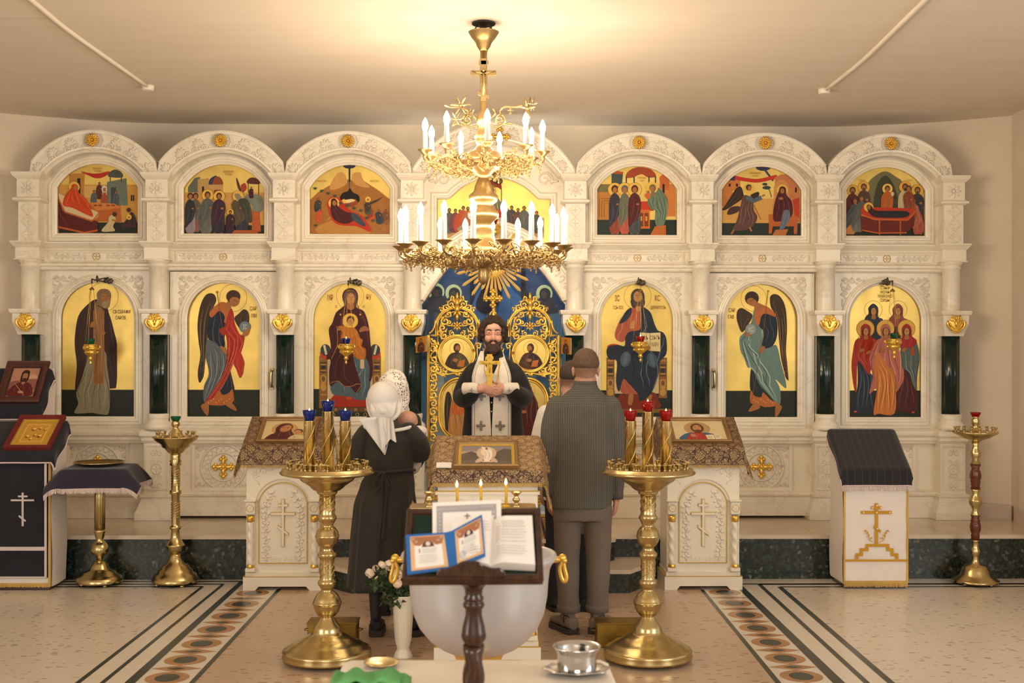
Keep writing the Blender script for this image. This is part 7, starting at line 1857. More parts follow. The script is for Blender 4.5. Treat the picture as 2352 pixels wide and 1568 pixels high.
# ================================================================== vase of roses
pv=on(926,1508,0);YV=pv.y
VS=thing('vase','tall fluted white floor vase standing beside the font','vase',pv)
b=MB();b.smooth=True;b.lathe([(.055,0),(.056,.006),(.045,.03),(.036,.045),(.036,.055),(.046,.10),(.053,.2),(.057,.3),(.06,.335),(.066,.352),(.064,.356),(.056,.345),(.05,.25),(.03,.08),(.0001,.07)],(0,0,0),64,0,1,1,lambda z,a:1+(.035*abs(sin(7*a))if.07<z<.34 else 0));part('body',b,'porcelain',VS,world=False)
rnd=random.Random(3)
BQ=thing('bouquet','bouquet of cream roses and leaves in the white vase','bouquet',pv+V(0,0,.3))
roses=[(848,1318,0,1.0),(862,1306,.03,.7),(876,1298,-.02,.8),(894,1300,.0,1.1),(912,1322,-.06,1.2),(915,1342,-.07,.9),(905,1305,.05,.8),(882,1318,.02,.75),(930,1306,.05,1.0),(868,1330,.0,.6),(936,1330,-.02,1.0)]
def rose_mesh(sd):
 rr=random.Random(sd);b=MB();b.smooth=True
 b.ball((0,0,.012),(.012,.012,.016),10,8)
 for lay_,(n,r,t_,s)in enumerate(((3,.008,.25,.016),(5,.015,.55,.02),(6,.022,.95,.021))):
  for k in range(n):
   a=2*PI*k/n+lay_;d=V(cos(a)*sin(t_),sin(a)*sin(t_),cos(t_));q=V(cos(a),sin(a),-.35*t_+.2).normalized().to_track_quat('Z','X').to_matrix()
   b.ball(V(cos(a)*r,sin(a)*r,.016-.006*lay_),(s*.95,s*.9,.0045),8,5,q)
 return b
rm=None
for i,(px,py,dy,sc)in enumerate(roses):
 p=at(px,py,YV+dy);q=p-ORG[BQ.name]
 if rm is None:o=rm=part('rose',rose_mesh(1),'rose_petal',BQ,world=False)
 else:o=rm.copy();COL.objects.link(o)
 o.location=q;o.scale=(sc,sc,sc);o.rotation_euler=(rad(40+30*rnd.random()),rad(-20+40*rnd.random()),rnd.random()*6)
b=MB();b.smooth=True
for i,(px,py,dy,sc)in enumerate(roses):
 p=at(px,py,YV+dy);m=lerp(p,pv+V(0,0,.34),.5)+V(.02*(rnd.random()-.5),0,-.01)
 b.tube(crom([pv+V(.02*(rnd.random()-.5),.02*(rnd.random()-.5),.12),pv+V(.02*(rnd.random()-.5),0,.35),m,p],4),.003,5)
part('stem',b,'leaf_green',BQ)
b=MB();b.smooth=False
for k in range(230):
 px,py=846+96*rnd.random(),1304+80*rnd.random()**.8
 if px<880 and py>1345:px+=44
 if(px-905)**2/2500+(py-1340)**2/2000>1.3:px,py=lerp(px,908,.5),lerp(py,1345,.5)
 p=at(px,py,YV+.14*(rnd.random()-.5));d=V(rnd.random()-.5,rnd.random()-.7,rnd.random()-.45).normalized();s=d.cross(V(rnd.random()-.5,rnd.random(),rnd.random())).normalized();l=.03+.025*rnd.random();w=l*.3;nn=d.cross(s)*.006
 i=[b.pt(p),b.pt(p+d*l*.4+s*w+nn),b.pt(p+d*l),b.pt(p+d*l*.4-s*w+nn),b.pt(p+d*l*.5-nn)]
 for f in((0,1,4),(1,2,4),(2,3,4),(3,0,4)):b.face([i[j]for j in f],True)
o=part('foliage',b,'leaf_green',BQ);o['kind']='stuff'
# ================================================================== brass boxes behind the large stands
def brass_box(px0,px1,Y,zt,label):
 x0,x1=at(px0,1480,Y).x,at(px1,1480,Y).x;T=thing('brass_box',label,'box',((x0+x1)/2,Y,0),0,'brass boxes behind the candle stands')
 b=MB();b.bbox((x0+x1)/2,Y+.08,zt/2,x1-x0,.16,zt,.004);b.bbox((x0+x1)/2,Y+.08,zt-.006,x1-x0+.012,.172,.008,.002);part('body',b,'dark_brass',T)
 for s,x in((-1,x0),(1,x1)):
  b=MB();b.smooth=True;b.tube([V(x+s*(.002+.028*sin(a)),Y+.08+.03*cos(a),zt*.62)for a in[PI*k/10 for k in range(11)]],.0035,6);part('handle',b,'dark_brass',T)
 b=MB();b.smooth=True;R_=Rel(b,(x0+x1)/2,zt*.5,Y,.03,0,1,5)
 for a in range(6):R_.leaf(-1+a*.4,.08*(a%2),rad(40-80*(a%2)),.3,.1,.1)
 part('ornament',b,'dark_brass',T)
brass_box(706,818,6.92,.15,'brass box with ring handles behind the blue-lamp candle stand')
brass_box(1371,1490,6.92,.145,'brass box with ring handles behind the red-lamp candle stand')
# ================================================================== people
def stack(b,rows,seg=28,pw=1.0,fold=None):
 """closed shell through level ellipses (z, cx, cy, rx, ry); fold(z, a) scales the radius"""
 rs=[]
 zs=[r[0]for r in rows]
 fine=[]
 for i in range(len(rows)-1):
  for k in range(4):
   t_=k/4;t2=t_*t_*(3-2*t_)*.5+t_*.5
   fine.append(tuple(lerp(rows[i][j],rows[i+1][j],t_ if j==0 else t2)for j in range(5)))
 fine.append(rows[-1])
 for z,cx,cy,rx,ry in fine:
  ring=[]
  for k in range(seg):
   a=2*PI*k/seg;q=fold(z,a)if fold else 1.0
   ca,sa=cos(a),sin(a)
   ring.append(b.pt((cx+rx*q*(abs(ca)**pw)*(1 if ca>=0 else-1),cy+ry*q*(abs(sa)**pw)*(1 if sa>=0 else-1),z)))
  rs.append(ring)
 b.rings(rs,True,True,True)
def limb(b,pts,rr,seg=14):
 P=crom([V(*p)for p in pts],5);n=len(P)-1;m=len(pts)-1
 R=[]
 for i in range(len(P)):
  t_=i/n*m;k=min(int(t_),m-1);R.append(lerp(rr[k],rr[k+1],t_-k))
 b.tube(P,R,seg)
 b.ball(P[0],R[0],12,8);b.ball(P[-1],R[-1],12,8)
def hand(b,w,d,n,s,curl=.35,k=1.0,spread=1.0,thumb=.4,lens=(.07,.079,.073,.058)):
 """palm and five fingers: w wrist, d towards the fingers, n the side the fingers curl to, s the thumb side"""
 w,d,n,s=V(*w),V(*d).normalized(),V(*n).normalized(),V(*s).normalized()
 q=Matrix((s,n,d)).transposed()
 b.ball(w+d*.045*k,(.041*k,.017*k,.052*k),14,10,q);b.ball(w+d*.02*k,(.031*k,.019*k,.035*k),12,8,q);b.ball(w+d*.07*k,(.040*k,.014*k,.026*k),12,8,q)
 for j,off in enumerate((.031,.0105,-.0105,-.030)):
  p=w+d*(.083-.006*abs(j-1.2))*k+s*off*k*spread;L_=lens[j]*k;a=curl*.6+.05*j;pts=[p-d*.02*k,p];rr=[.0095*k,.0095*k]
  for q_,fr in enumerate((.44,.31,.25)):
   dr=d*cos(a)+n*sin(a);p=p+dr*L_*fr;pts.append(p.copy());rr.append((.0088,.008,.0068)[q_]*k);a+=curl*(1.15 if q_==0 else.9)
  b.tube(pts,rr,10);b.ball(pts[-1],rr[-1],8,6)
  for pp in pts[2:-1]:b.ball(pp,.0091*k,8,6)
 p=w+d*.028*k+s*.03*k;t1=(d*.55+s*.75+n*thumb).normalized();t2=(d*.9+s*.15+n*(thumb+.25)).normalized()
 pts=[w+d*.015*k+s*.015*k,p,p+t1*.034*k,p+t1*.034*k+t2*.03*k];b.tube(pts,[.015*k,.0135*k,.0105*k,.008*k],10);b.ball(pts[-1],.008*k,8,6);b.ball(pts[2],.0108*k,8,6)
SK=C(206,158,134)
def skincol(f=None):
 def g(co):
  c=SK
  if f:
   r=f(co)
   if r is not None:return r
  return c
 return g
def mixc(a,b_,t_):return tuple(lerp(a[i],b_[i],t_)for i in range(3))+(1,)
def person(label,px,Y,z0=0.0):
 x=at(px,1300,Y).x
 return thing('person',label,'person',(x,Y,z0))
def mesh_part(name,me,T,label=None):
 o=bpy.data.objects.new(name,me);COL.objects.link(o);o.parent=T
 if label:o['label']=label
 return o
def head_shape(b,x,y,z,face=-1,tilt=0.0,k=1.0):
 """head with neck stump centred on the skull at (x, y, z); face = -1 looks to -y"""
 f=face
 def B(dx,dy,dz,r):b.ball((x+dx*k,y+f*-dy*k,z+dz*k),tuple(q*k for q in r),18,12)
 B(0,.012,.02,(.076,.092,.098));B(0,-.02,-.045,(.062,.07,.075));B(0,-.04,-.085,(.042,.045,.035));B(0,-.055,-.098,(.022,.025,.02))
 for s in(-1,1):
  B(s*.036,-.055,-.035,(.028,.03,.03));B(s*.03,-.072,.018,(.032,.018,.012));B(s*.045,-.02,-.075,(.025,.04,.03))
  B(s*.077,.005,-.02,(.009,.02,.032));B(s*.081,.012,-.008,(.008,.016,.02))
  B(s*.013,-.094,-.042,(.010,.014,.009))
 nose=[(0,-.082,.008),(0,-.094,-.012),(0,-.108,-.036),(0,-.098,-.046)]
 b.tube([V(x+p[0]*k,y+f*-p[1]*k,z+p[2]*k)for p in nose],[.008*k,.0105*k,.0135*k,.011*k],10);b.ball((x,y+f*.105*k,z-.038*k),.0125*k,10,8)
 B(0,-.080,-.066,(.024,.016,.006));B(0,-.079,-.076,(.021,.016,.007));B(0,-.07,.045,(.05,.02,.03))
def hair_cap(T,c,r,zcut,mat,name='hair',lump=.004,sl=0.0,seg=30,rg=22,y0=None):
 b=MB();b.smooth=True;c=V(*c);rs=[]
 for j in range(rg+1):
  th=PI*(j+.001)/(rg+.002);ring=[]
  for k in range(seg):
   a=2*PI*k/seg;d=V(sin(th)*cos(a),sin(th)*sin(a),cos(th));p=V(c.x+d.x*r[0],c.y+d.y*r[1],c.z+d.z*r[2])
   q=1+lump/r[0]*noise.noise(p*45)
   cut=zcut+sl*d.y
   if p.z<cut:q*=max(.80,1-(cut-p.z)*5)
   ring.append(b.pt(c+V(d.x*r[0],d.y*r[1],d.z*r[2])*q))
  rs.append(ring)
 b.rings(rs[::-1],True,True,True);return part(name,b,mat,T,world=False)
def shoe(T,name,x,y,ang,L_,w,h,mat,sole,z0=0.0,boot=0.0,sth=.022):
 """shoe with its heel near (x, y), pointing along ang from +y"""
 d=V(sin(ang),cos(ang),0);s=V(cos(ang),-sin(ang),0);b=MB()
 def ring(t_,z,wk,inset=0.0):return None
 prof=[(0,.62),(.12,.86),(.3,.84),(.5,.86),(.72,1.0),(.88,.86),(.97,.5),(1.0,.2)]
 hts=[.85,1.0,1.0,.88,.66,.54,.44,.36]
 rs=[]
 for(t_,wk),hh in zip(prof,hts):
  c=V(x,y,0)+d*(t_*L_-.06)
  rs.append([b.pt(c+s*(w/2*wk*cos(a))+V(0,0,z0+sth+(h*hh)*(.5+.5*sin(a))))for a in[2*PI*k/16 for k in range(16)]])
 b.rings(rs)
 if boot:b.lathe([(.043,z0+.04),(.047,z0+.08),(.045,z0+boot-.01),(.048,z0+boot)],(x+d.x*.02,y+d.y*.02,0),18)
 me=remesh(b,name,mat,.006,3);o=mesh_part(name,me,T)
 b=MB();b.smooth=False
 out=[V(x,y,0)+d*(t_*L_-.06)+s*(w/2*wk*1.08)for t_,wk in prof]+[V(x,y,0)+d*(t_*L_-.06)-s*(w/2*wk*1.08)for t_,wk in prof[::-1]]
 r0=[b.pt(p+V(0,0,z0+.001))for p in out];r1=[b.pt(p+V(0,0,z0+sth+.006))for p in out];b.rings([r0,r1],True,True,True,False);part('sole',b,sole,o,world=False)
 return o
# ------------------------------------------------------------------ the man in grey, from behind
M1=person('standing man seen from behind in a grey striped shirt and brown trousers',1340,7.32)
b=MB()
head_shape(b,.012,.0,1.64,1);limb(b,[(.0,-.01,1.46),(.008,-.005,1.53),(.012,.0,1.60)],[.066,.06,.058])
stack(b,[(.80,0,0,.15,.10),(1.0,0,0,.14,.095),(1.25,0,0,.165,.1),(1.40,0,0,.165,.095),(1.47,0,0,.10,.07),(1.50,0,0,.06,.05)])
for s,ex,wx,wz in((1,.212,.207,.86),(-1,-.212,-.212,.87)):
 limb(b,[(s*.15,0,1.42),(ex,-.01,1.14),(wx,.02,wz),(wx,.025,wz-.04)],[.05,.038,.027,.025])
 hand(b,(wx,.025,wz-.03),(s*-.03,.12,-1),(-s*.85,.35,-.1),(s*.3,.9,.1),.62 if s>0 else.5,.95)
 limb(b,[(s*.09,0,.85),(s*.09,0,.48),(s*.088,-.01,.12),(s*.09,.02,.06)],[.08,.055,.04,.04])
HB,HS=C(110,84,64),C(206,158,134)
def m1col(co):
 if co.z>1.57 and co.y<.09 and co.z<1.7:return mixc(SK,HB,max(0,min(1,(co.z-1.575)/.05))*.75*(1 if abs(co.x-.012)<.083 and not(abs(co.x-.012)>.072 and co.z<1.65)else 0))
 if co.z<.95:return mixc(SK,C(190,110,90),.35)
 return mixc(SK,C(200,130,105),.25 if co.z>1.48 and co.z<1.58 else.1)
mesh_part('body',remesh(b,'body','skin',.0055,3,colf=m1col),M1)
hair_cap(M1,(.012,-.012,1.668),(.085,.102,.1),1.658,'brown_hair',lump=.003,sl=.0)
b=MB()
fold=lambda z,a:1+.012*sin(z*26+a*3)*max(0,1-abs(z-1.0)*1.6)+.01*sin(a*5+z*9)
stack(b,[(.775,-.015,0,.188,.128),(.86,-.012,0,.188,.13),(1.0,-.005,0,.183,.125),(1.15,0,0,.19,.125),(1.3,0,0,.202,.128),(1.40,0,-.005,.2,.12),(1.45,0,-.005,.165,.105),(1.49,.004,-.005,.115,.085),(1.52,.008,-.003,.082,.075),(1.548,.01,0,.073,.07)],36,.92,fold)
for s,ex,wx,wz in((1,.215,.208,.855),(-1,-.215,-.212,.87)):
 limb(b,[(s*.165,-.005,1.405),(s*.205,-.012,1.28),(ex,-.012,1.12),(wx+s*.005,.008,.98),(wx,.02,wz)],[.068,.062,.054,.049,.042])
mesh_part('shirt',remesh(b,'shirt','striped_shirt',.008,3),M1)
b=MB();b.smooth=True;b.lathe([(.073,1.535),(.074,1.56),(.071,1.562),(.069,1.535)],(.01,0,0),28);part('collar',b,'striped_shirt',M1,world=False)
for s,wx,wz in((1,.208,.855),(-1,-.212,.87)):
 b=MB();b.smooth=True;b.lathe([(.042,wz-.03),(.044,wz+.03),(.041,wz+.035)],(wx,.021,0),20);part('cuff',b,'striped_shirt',M1,world=False)
b=MB()
stack(b,[(.70,-.008,0,.182,.118),(.78,-.008,0,.178,.118),(.84,-.005,0,.17,.11)],28,.9)
for s,pts in((-1,[(-.098,0,.78),(-.1,0,.62),(-.1,.0,.46),(-.096,-.01,.28),(-.092,-.005,.14)]),(1,[(.088,0,.78),(.09,0,.62),(.092,.0,.46),(.09,-.01,.28),(.087,-.005,.14)])):
 P=crom([V(*p)for p in pts],6);n=len(P)-1
 b.tube(P,[lerp(.094,.068,min(1,i/n*1.25))+.0012*sin(i*.9)for i in range(n+1)],20)
mesh_part('trousers',remesh(b,'trousers','grey_trousers',.009,3),M1)
for s,x in((-1,-.092),(1,.087)):
 b=MB();b.smooth=True;b.lathe([(.066,.125),(.072,.127),(.074,.165),(.07,.172),(.067,.17)],(x,-.005,0),24,0,1,1.02);part('trouser_cuff',b,'grey_trousers',M1,world=False)
 o=shoe(M1,'boot',x-.005*s,-.03,s*.42,.285,.108,.085,'suede','boot_sole',0,.135,.026)
 b=MB();b.smooth=True;dx=sin(s*.42);p=V(x+s*.03,-.055,.06)
 b.tube(crom([p+V(0,0,.07),p+V(s*.006,-.012,.04),p,p+V(-s*.012,-.006,-.02)],4),.003,5);b.tube(crom([p+V(0,0,.05),p+V(-s*.02,-.015,.055),p+V(-s*.03,-.01,.035),p+V(-s*.01,-.006,.04)],4),.0025,5)
 part('lace',b,'black_shoe',o,world=False)
# ------------------------------------------------------------------ the second man, in white, mostly hidden
M2=person('man in a white shirt and black trousers standing in front of the man in grey',1311,7.95)
b=MB();head_shape(b,0,0,1.56,1,0,.98);limb(b,[(0,-.01,1.38),(0,0,1.5)],[.065,.058])
stack(b,[(.78,0,0,.14,.1),(1.1,0,0,.15,.1),(1.33,0,0,.16,.095),(1.40,0,0,.1,.07),(1.43,0,0,.06,.05)])
for s in(-1,1):
 limb(b,[(s*.16,0,1.34),(s*.21,-.01,1.08),(s*.2,.05,.82)],[.05,.038,.027]);hand(b,(s*.2,.05,.82),(0,.1,-1),(-s,.2,0),(s*.2,1,0),.4,.95)
 limb(b,[(s*.09,0,.82),(s*.09,0,.46),(s*.088,0,.06)],[.08,.055,.04])
mesh_part('body',remesh(b,'body','skin',.0065,3,colf=lambda co:mixc(SK,C(64,50,42),.7*max(0,min(1,(co.z-1.50)/.04)))if co.z>1.47 and co.y<.08 and abs(co.x)<.078 else SK),M2)
hair_cap(M2,(0,-.012,1.588),(.081,.1,.098),1.57,'dark_hair',lump=.002)
b=MB();stack(b,[(.74,0,0,.185,.125),(.95,0,0,.185,.12),(1.2,0,0,.2,.125),(1.32,0,0,.2,.115),(1.375,0,0,.15,.1),(1.42,0,0,.085,.075),(1.45,0,0,.07,.068)],32,.92)
for s in(-1,1):limb(b,[(s*.165,0,1.32),(s*.222,-.01,1.12),(s*.215,.04,.84)],[.068,.056,.042])
mesh_part('shirt',remesh(b,'shirt','white_shirt',.009,3),M2)
b=MB();stack(b,[(.68,0,0,.175,.115),(.76,0,0,.17,.115),(.8,0,0,.16,.11)],24,.9)
for s in(-1,1):limb(b,[(s*.092,0,.74),(s*.1,0,.45),(s*.1,-.01,.06)],[.09,.07,.058])
mesh_part('trousers',remesh(b,'trousers','black_trousers',.01,3),M2)
for s in(-1,1):shoe(M2,'shoe',s*.1,-.03,s*.3,.28,.1,.07,'black_shoe','black_shoe')
# ------------------------------------------------------------------ the woman in the dark dress
W1=person('woman from behind in a long dark belted dress and white headscarf, holding a baby',893,7.27)
b=MB();head_shape(b,-.04,.02,1.445,1,0,.97);limb(b,[(-.015,0,1.24),(-.035,.015,1.38)],[.055,.05])
stack(b,[(.75,-.03,0,.13,.1),(1.0,0,0,.11,.085),(1.2,0,0,.125,.09),(1.26,0,0,.1,.07),(1.29,-.01,0,.05,.05)])
limb(b,[(-.15,0,1.23),(-.19,.02,1.03),(-.12,.2,1.0)],[.045,.035,.026]);hand(b,(-.12,.2,1.0),(.9,.3,.1),(.1,-.2,.9),(-.3,.9,.3),.4,.9)
limb(b,[(.14,0,1.23),(.2,.0,1.12),(.12,.19,1.12)],[.045,.036,.026]);hand(b,(.12,.19,1.12),(-.9,.4,.1),(-.1,-.3,.9),(.2,.9,.3),.4,.9)
for s,x0,x1 in((-1,-.085,-.078),(1,.09,.165)):limb(b,[(x0,0,.8),((x0+x1)/2,0,.45),(x1,-.01,.06)],[.07,.05,.03])
mesh_part('body',remesh(b,'body','skin',.0065,3,colf=lambda co:SK),W1)
b=MB()
fold=lambda z,a:1+(.045*sin(a*11+z*2)+.03*sin(a*19+1))*max(0,min(1,(1.0-z)/.25))+.012*sin(z*40+a*2)*(1 if z>1.02 else 0)
stack(b,[(.295,-.05,0,.205,.19),(.32,-.05,0,.205,.19),(.55,-.043,0,.193,.175),(.80,-.03,0,.182,.155),(.93,-.008,0,.165,.135),(1.005,.008,0,.143,.112),(1.03,.008,0,.143,.112),(1.10,.004,0,.152,.118),(1.2,0,0,.15,.112),(1.26,-.005,0,.128,.095),(1.30,-.015,0,.085,.075),(1.325,-.02,.005,.058,.056)],64,1.0,fold)
limb(b,[(-.14,0,1.235),(-.185,.0,1.15),(-.195,.02,1.04),(-.13,.17,1.0)],[.062,.066,.062,.045]);limb(b,[(.12,0,1.245),(.175,.0,1.18),(.195,.02,1.115),(.14,.15,1.10)],[.064,.07,.06,.05])
mesh_part('dress',remesh(b,'dress','dark_dress',.007,2),W1)
b=MB();b.smooth=True
zb_=1.012;b.tube([V(.008+.15*cos(a),-.118*1.03*sin(a)if True else 0,zb_+.006*sin(2*a))for a in[2*PI*k/40 for k in range(41)]],.009,6)
yb_=-.128
for pts,r in(([(-.03,0),(-.06,-.03),(-.075,-.085),(-.05,-.1),(-.03,-.04),(-.02,0)],.007),([(-.02,0),(.0,-.05),(.02,-.1),(.035,-.1),(.02,-.05),(-.015,.0)],.007),([(-.02,0),(-.03,-.1),(-.028,-.22),(-.04,-.34),(-.048,-.42)],.008),([(-.02,0),(.0,-.1),(-.012,-.25),(-.022,-.4)],.007)):
 P=crom(pts,5);b.tube([V(p[0]+0,yb_-.012-.012*abs(sin(i*.3))+(.0 if p[1]>-.12 else(p[1]+.12)*.12),zb_+p[1])for i,p in enumerate(P)],r,6,True,.5)
part('sash',b,'dark_dress',W1,world=False)
b=MB();b.smooth=True;n=40
for k in range(n+1):
 a=lerp(rad(-170),rad(-10),k/n);x,y,z=-.005+.15*cos(a),.0+.115*sin(a),1.262+.02*abs(cos(a))**2
 b.ball((x,y,z),(.009,.007,.011),8,6)
part('collar',b,'white_cloth',W1,world=False,label='narrow white scalloped collar')
# headscarf
b=MB();b.ball((-.04,.0,1.455),(.097,.108,.105),24,16);b.ball((-.035,-.02,1.40),(.09,.09,.085),20,12);b.ball((-.03,-.025,1.345),(.062,.055,.05),16,10);b.ball((-.03,.04,1.45),(.09,.09,.1),20,12);b.ball((-.028,-.06,1.32),(.042,.03,.028),12,8)
for k in range(13):
 a=rad(-172+164*k/12);e=V(-.035+.094*cos(a),.035+.1*sin(a)*.35,1.47+.03*sin(k*2.1));m_=V(-.033+.09*cos(a)*.8,-.055-.045*abs(sin(a)),1.40+.012*sin(k*1.7))
 b.tube(crom([V(-.03+.03*cos(a),-.075,1.325),V(-.03+.06*cos(a),-.085-.01*abs(sin(a)),1.362),m_,e],5),[.013]*5+[.012]*5+[.011,.01,.008,.006,.005,.004],8)
for s in(-1,1):b.tube(crom([V(-.035+s*.092,.04,1.46),V(-.03+s*.085,.02,1.38),V(-.03+s*.055,-.03,1.335),V(-.03,-.07,1.322)],5),[.02,.022,.024,.024,.024,.024,.022,.022,.02,.02,.02,.02,.018,.018,.016,.016],10)
SCF=mesh_part('headscarf',remesh(b,'headscarf','scarf_silk',.0045,3),W1,'white silk headscarf tied at the nape')
def tail(pts2,y0,dep):
 b=MB();A_,B_,C_,D_=[V(p[0],0,p[1])for p in pts2]
 b.grid(14,14,lambda u,v:A_.lerp(B_,u).lerp(D_.lerp(C_,u),v)+V(0,y0-dep*sin(u*8+v*2)*.5-.012*v,0));return b
kx=lambda px:(px-893)*7.27/2700;kz=lambda py:1.75-(py-805)*7.27/2700
q1=[(kx(866),kz(955)),(kx(893),kz(962)),(kx(888),kz(1040)),(kx(828),kz(958))]
q2=[(kx(880),kz(955)),(kx(905),kz(960)),(kx(913),kz(1012)),(kx(893),kz(1000))]
q3=[(kx(872),kz(955)),(kx(898),kz(958)),(kx(900),kz(1005)),(kx(882),kz(1030))]
for qd,yy in((q1,-.112),(q2,-.122),(q3,-.13)):
 part('scarf_tail',tail(qd,yy,.012),'scarf_silk',SCF,world=False)
b=MB();b.smooth=True
for a_,c_ in(((828,958),(888,1040)),((888,1040),(897,1000)),((897,1000),(913,1012)),((913,1012),(906,965))):
 n=int(math.hypot(c_[0]-a_[0],c_[1]-a_[1])/3)
 for k in range(n):t_=(k+.5)/n;b.ball((kx(lerp(a_[0],c_[0],t_)),-.126,kz(lerp(a_[1],c_[1],t_))),.0042,6,4)
part('bead_trim',b,'white_cloth',SCF,world=False);b=MB();b.smooth=True
for k in range(26):
 t_=k/25;a=lerp(rad(95),rad(-12),t_);b.ball((-.03+.1*cos(a),-.005+.02*t_,1.455+.115*sin(a)),.0045,6,4)
part('bead_trim',b,'white_cloth',SCF,world=False)
b=MB();limb(b,[(-.085,0,.4),(-.08,0,.28),(-.078,-.012,.08)],[.052,.047,.031]);me=remesh(b,'stocking','black_tights',.006,2);mesh_part('stocking',me,W1)
b=MB();limb(b,[(.12,0,.4),(.14,0,.28),(.165,-.012,.08)],[.052,.047,.031]);me=remesh(b,'stocking','black_tights',.006,2);mesh_part('stocking',me,W1)
shoe(W1,'shoe',-.072,-.03,-.05,.24,.098,.07,'black_shoe','boot_sole',0,0,.034);shoe(W1,'shoe',.18,-.03,.75,.24,.098,.07,'black_shoe','boot_sole',0,0,.034)
# ------------------------------------------------------------------ the woman in lace, behind her
W2=person('woman in a cream lace headscarf standing beyond the woman holding the baby',903,7.85)
b=MB();head_shape(b,.0,.0,1.49,1,0,.96);limb(b,[(0,-.01,1.3),(0,.0,1.43)],[.052,.05])
stack(b,[(.7,0,0,.13,.1),(1.0,0,0,.11,.085),(1.25,0,0,.125,.09),(1.32,0,0,.09,.07),(1.35,0,0,.05,.05)])
for s in(-1,1):
 limb(b,[(s*.14,0,1.28),(s*.17,0,1.04),(s*.12,.12,.95)],[.043,.034,.025]);hand(b,(s*.12,.12,.95),(-s*.5,.6,.1),(0,.2,-1),(s*-.2,.5,.8),.4,.9);limb(b,[(s*.08,0,.75),(s*.07,0,.4),(s*.06,0,.06)],[.07,.05,.03])
mesh_part('body',remesh(b,'body','skin',.0075,3,colf=lambda co:SK),W2)
hair_cap(W2,(0,-.005,1.508),(.082,.098,.1),1.42,'brown_hair',lump=.004)
b=MB();stack(b,[(.2,0,0,.2,.18),(.6,0,0,.17,.15),(.98,0,0,.125,.1),(1.2,0,0,.14,.105),(1.28,0,0,.13,.095),(1.34,0,0,.075,.065),(1.37,0,0,.055,.055)],40)
for s in(-1,1):limb(b,[(s*.13,0,1.28),(s*.165,0,1.04),(s*.12,.11,.96)],[.056,.048,.036])
mesh_part('dress',remesh(b,'dress','dark_dress',.01,2),W2)
b=MB();b.smooth=True
b.grid(30,24,lambda u,v:V((.094+.012*v+.008*sin(v*14+u*20))*cos(lerp(-200,20,u)*PI/180)*(sin(min(v*2.2,1)*PI/2)),(.105+.015*v)*sin(lerp(-200,20,u)*PI/180)*(sin(min(v*2.2,1)*PI/2)),1.625-.115*(1-cos(min(v*2.2,1)*PI/2))-.32*max(0,v-.4)))
part('lace_scarf',b,'lace',W2,world=False,label='cream lace headscarf')
for s in(-1,1):shoe(W2,'shoe',s*.06,-.03,s*.2,.24,.09,.06,'black_shoe','black_shoe')
# ------------------------------------------------------------------ the baby in her arms
BB=thing('person','bald baby wrapped in white lace, held by the woman in the dark dress','person',at(936,1010,7.43))
b=MB();z=at(936,964,7.43).z-BB.location.z
b.ball((.0,0,z),(.064,.075,.058),20,14);b.ball((-.02,.045,z-.02),(.045,.04,.042),14,10);b.ball((-.03,.085,z-.015),(.008,.01,.008),8,6);b.ball((.058,.01,z-.012),(.008,.014,.018),8,6);b.ball((-.052,.02,z-.012),(.008,.014,.018),8,6);b.ball((-.02,.075,z-.035),(.016,.01,.006),8,6)
limb(b,[(-.005,.01,z-.05),(-.03,.02,z-.11),(-.10,.03,z-.2)],[.034,.06,.062]);limb(b,[(.03,.02,z-.08),(.06,.06,z-.13),(.02,.1,z-.15)],[.024,.02,.014]);hand(b,(.02,.1,z-.15),(-.8,.3,.1),(0,-.3,-.8),(.2,.9,0),.4,.42)
limb(b,[(-.06,.02,z-.08),(-.11,.06,z-.12),(-.08,.1,z-.14)],[.024,.02,.014]);hand(b,(-.08,.1,z-.14),(.8,.3,.1),(0,-.3,-.8),(-.2,.9,0),.4,.42)
for s in(0,1):limb(b,[(-.11,.03+.04*s,z-.22),(-.15,.08+.03*s,z-.27),(-.18,.05+.04*s,z-.33)],[.036,.03,.02])
mesh_part('body',remesh(b,'body','skin',.0045,3,colf=lambda co:mixc(SK,C(200,140,120),.3)),BB)
b=MB();stack(b,[(z-.33,-.1,.03,.10,.08),(z-.2,-.07,.03,.11,.085),(z-.1,-.01,.02,.085,.08),(z-.055,.02,.015,.05,.06)],28,1,lambda zz_,a:1+.05*sin(a*7+zz_*30));b.ball((.075,.0,z-.07),(.05,.05,.035),14,10);b.ball((.03,.03,z-.26),(.06,.06,.09),14,10)
mesh_part('blanket',remesh(b,'blanket','white_cloth',.007,2),BB,'white blanket')
b=MB();b.smooth=True;b.grid(14,14,lambda u,v:V(lerp(.02,.125,u)-.02*v,-.03-.02*sin(u*9+v*5)+.02*u,z-.02-.05*u-lerp(.0,.1,v)*(1-.3*u)+.012*sin(u*12)));part('lace_trim',b,'lace',BB,world=False)
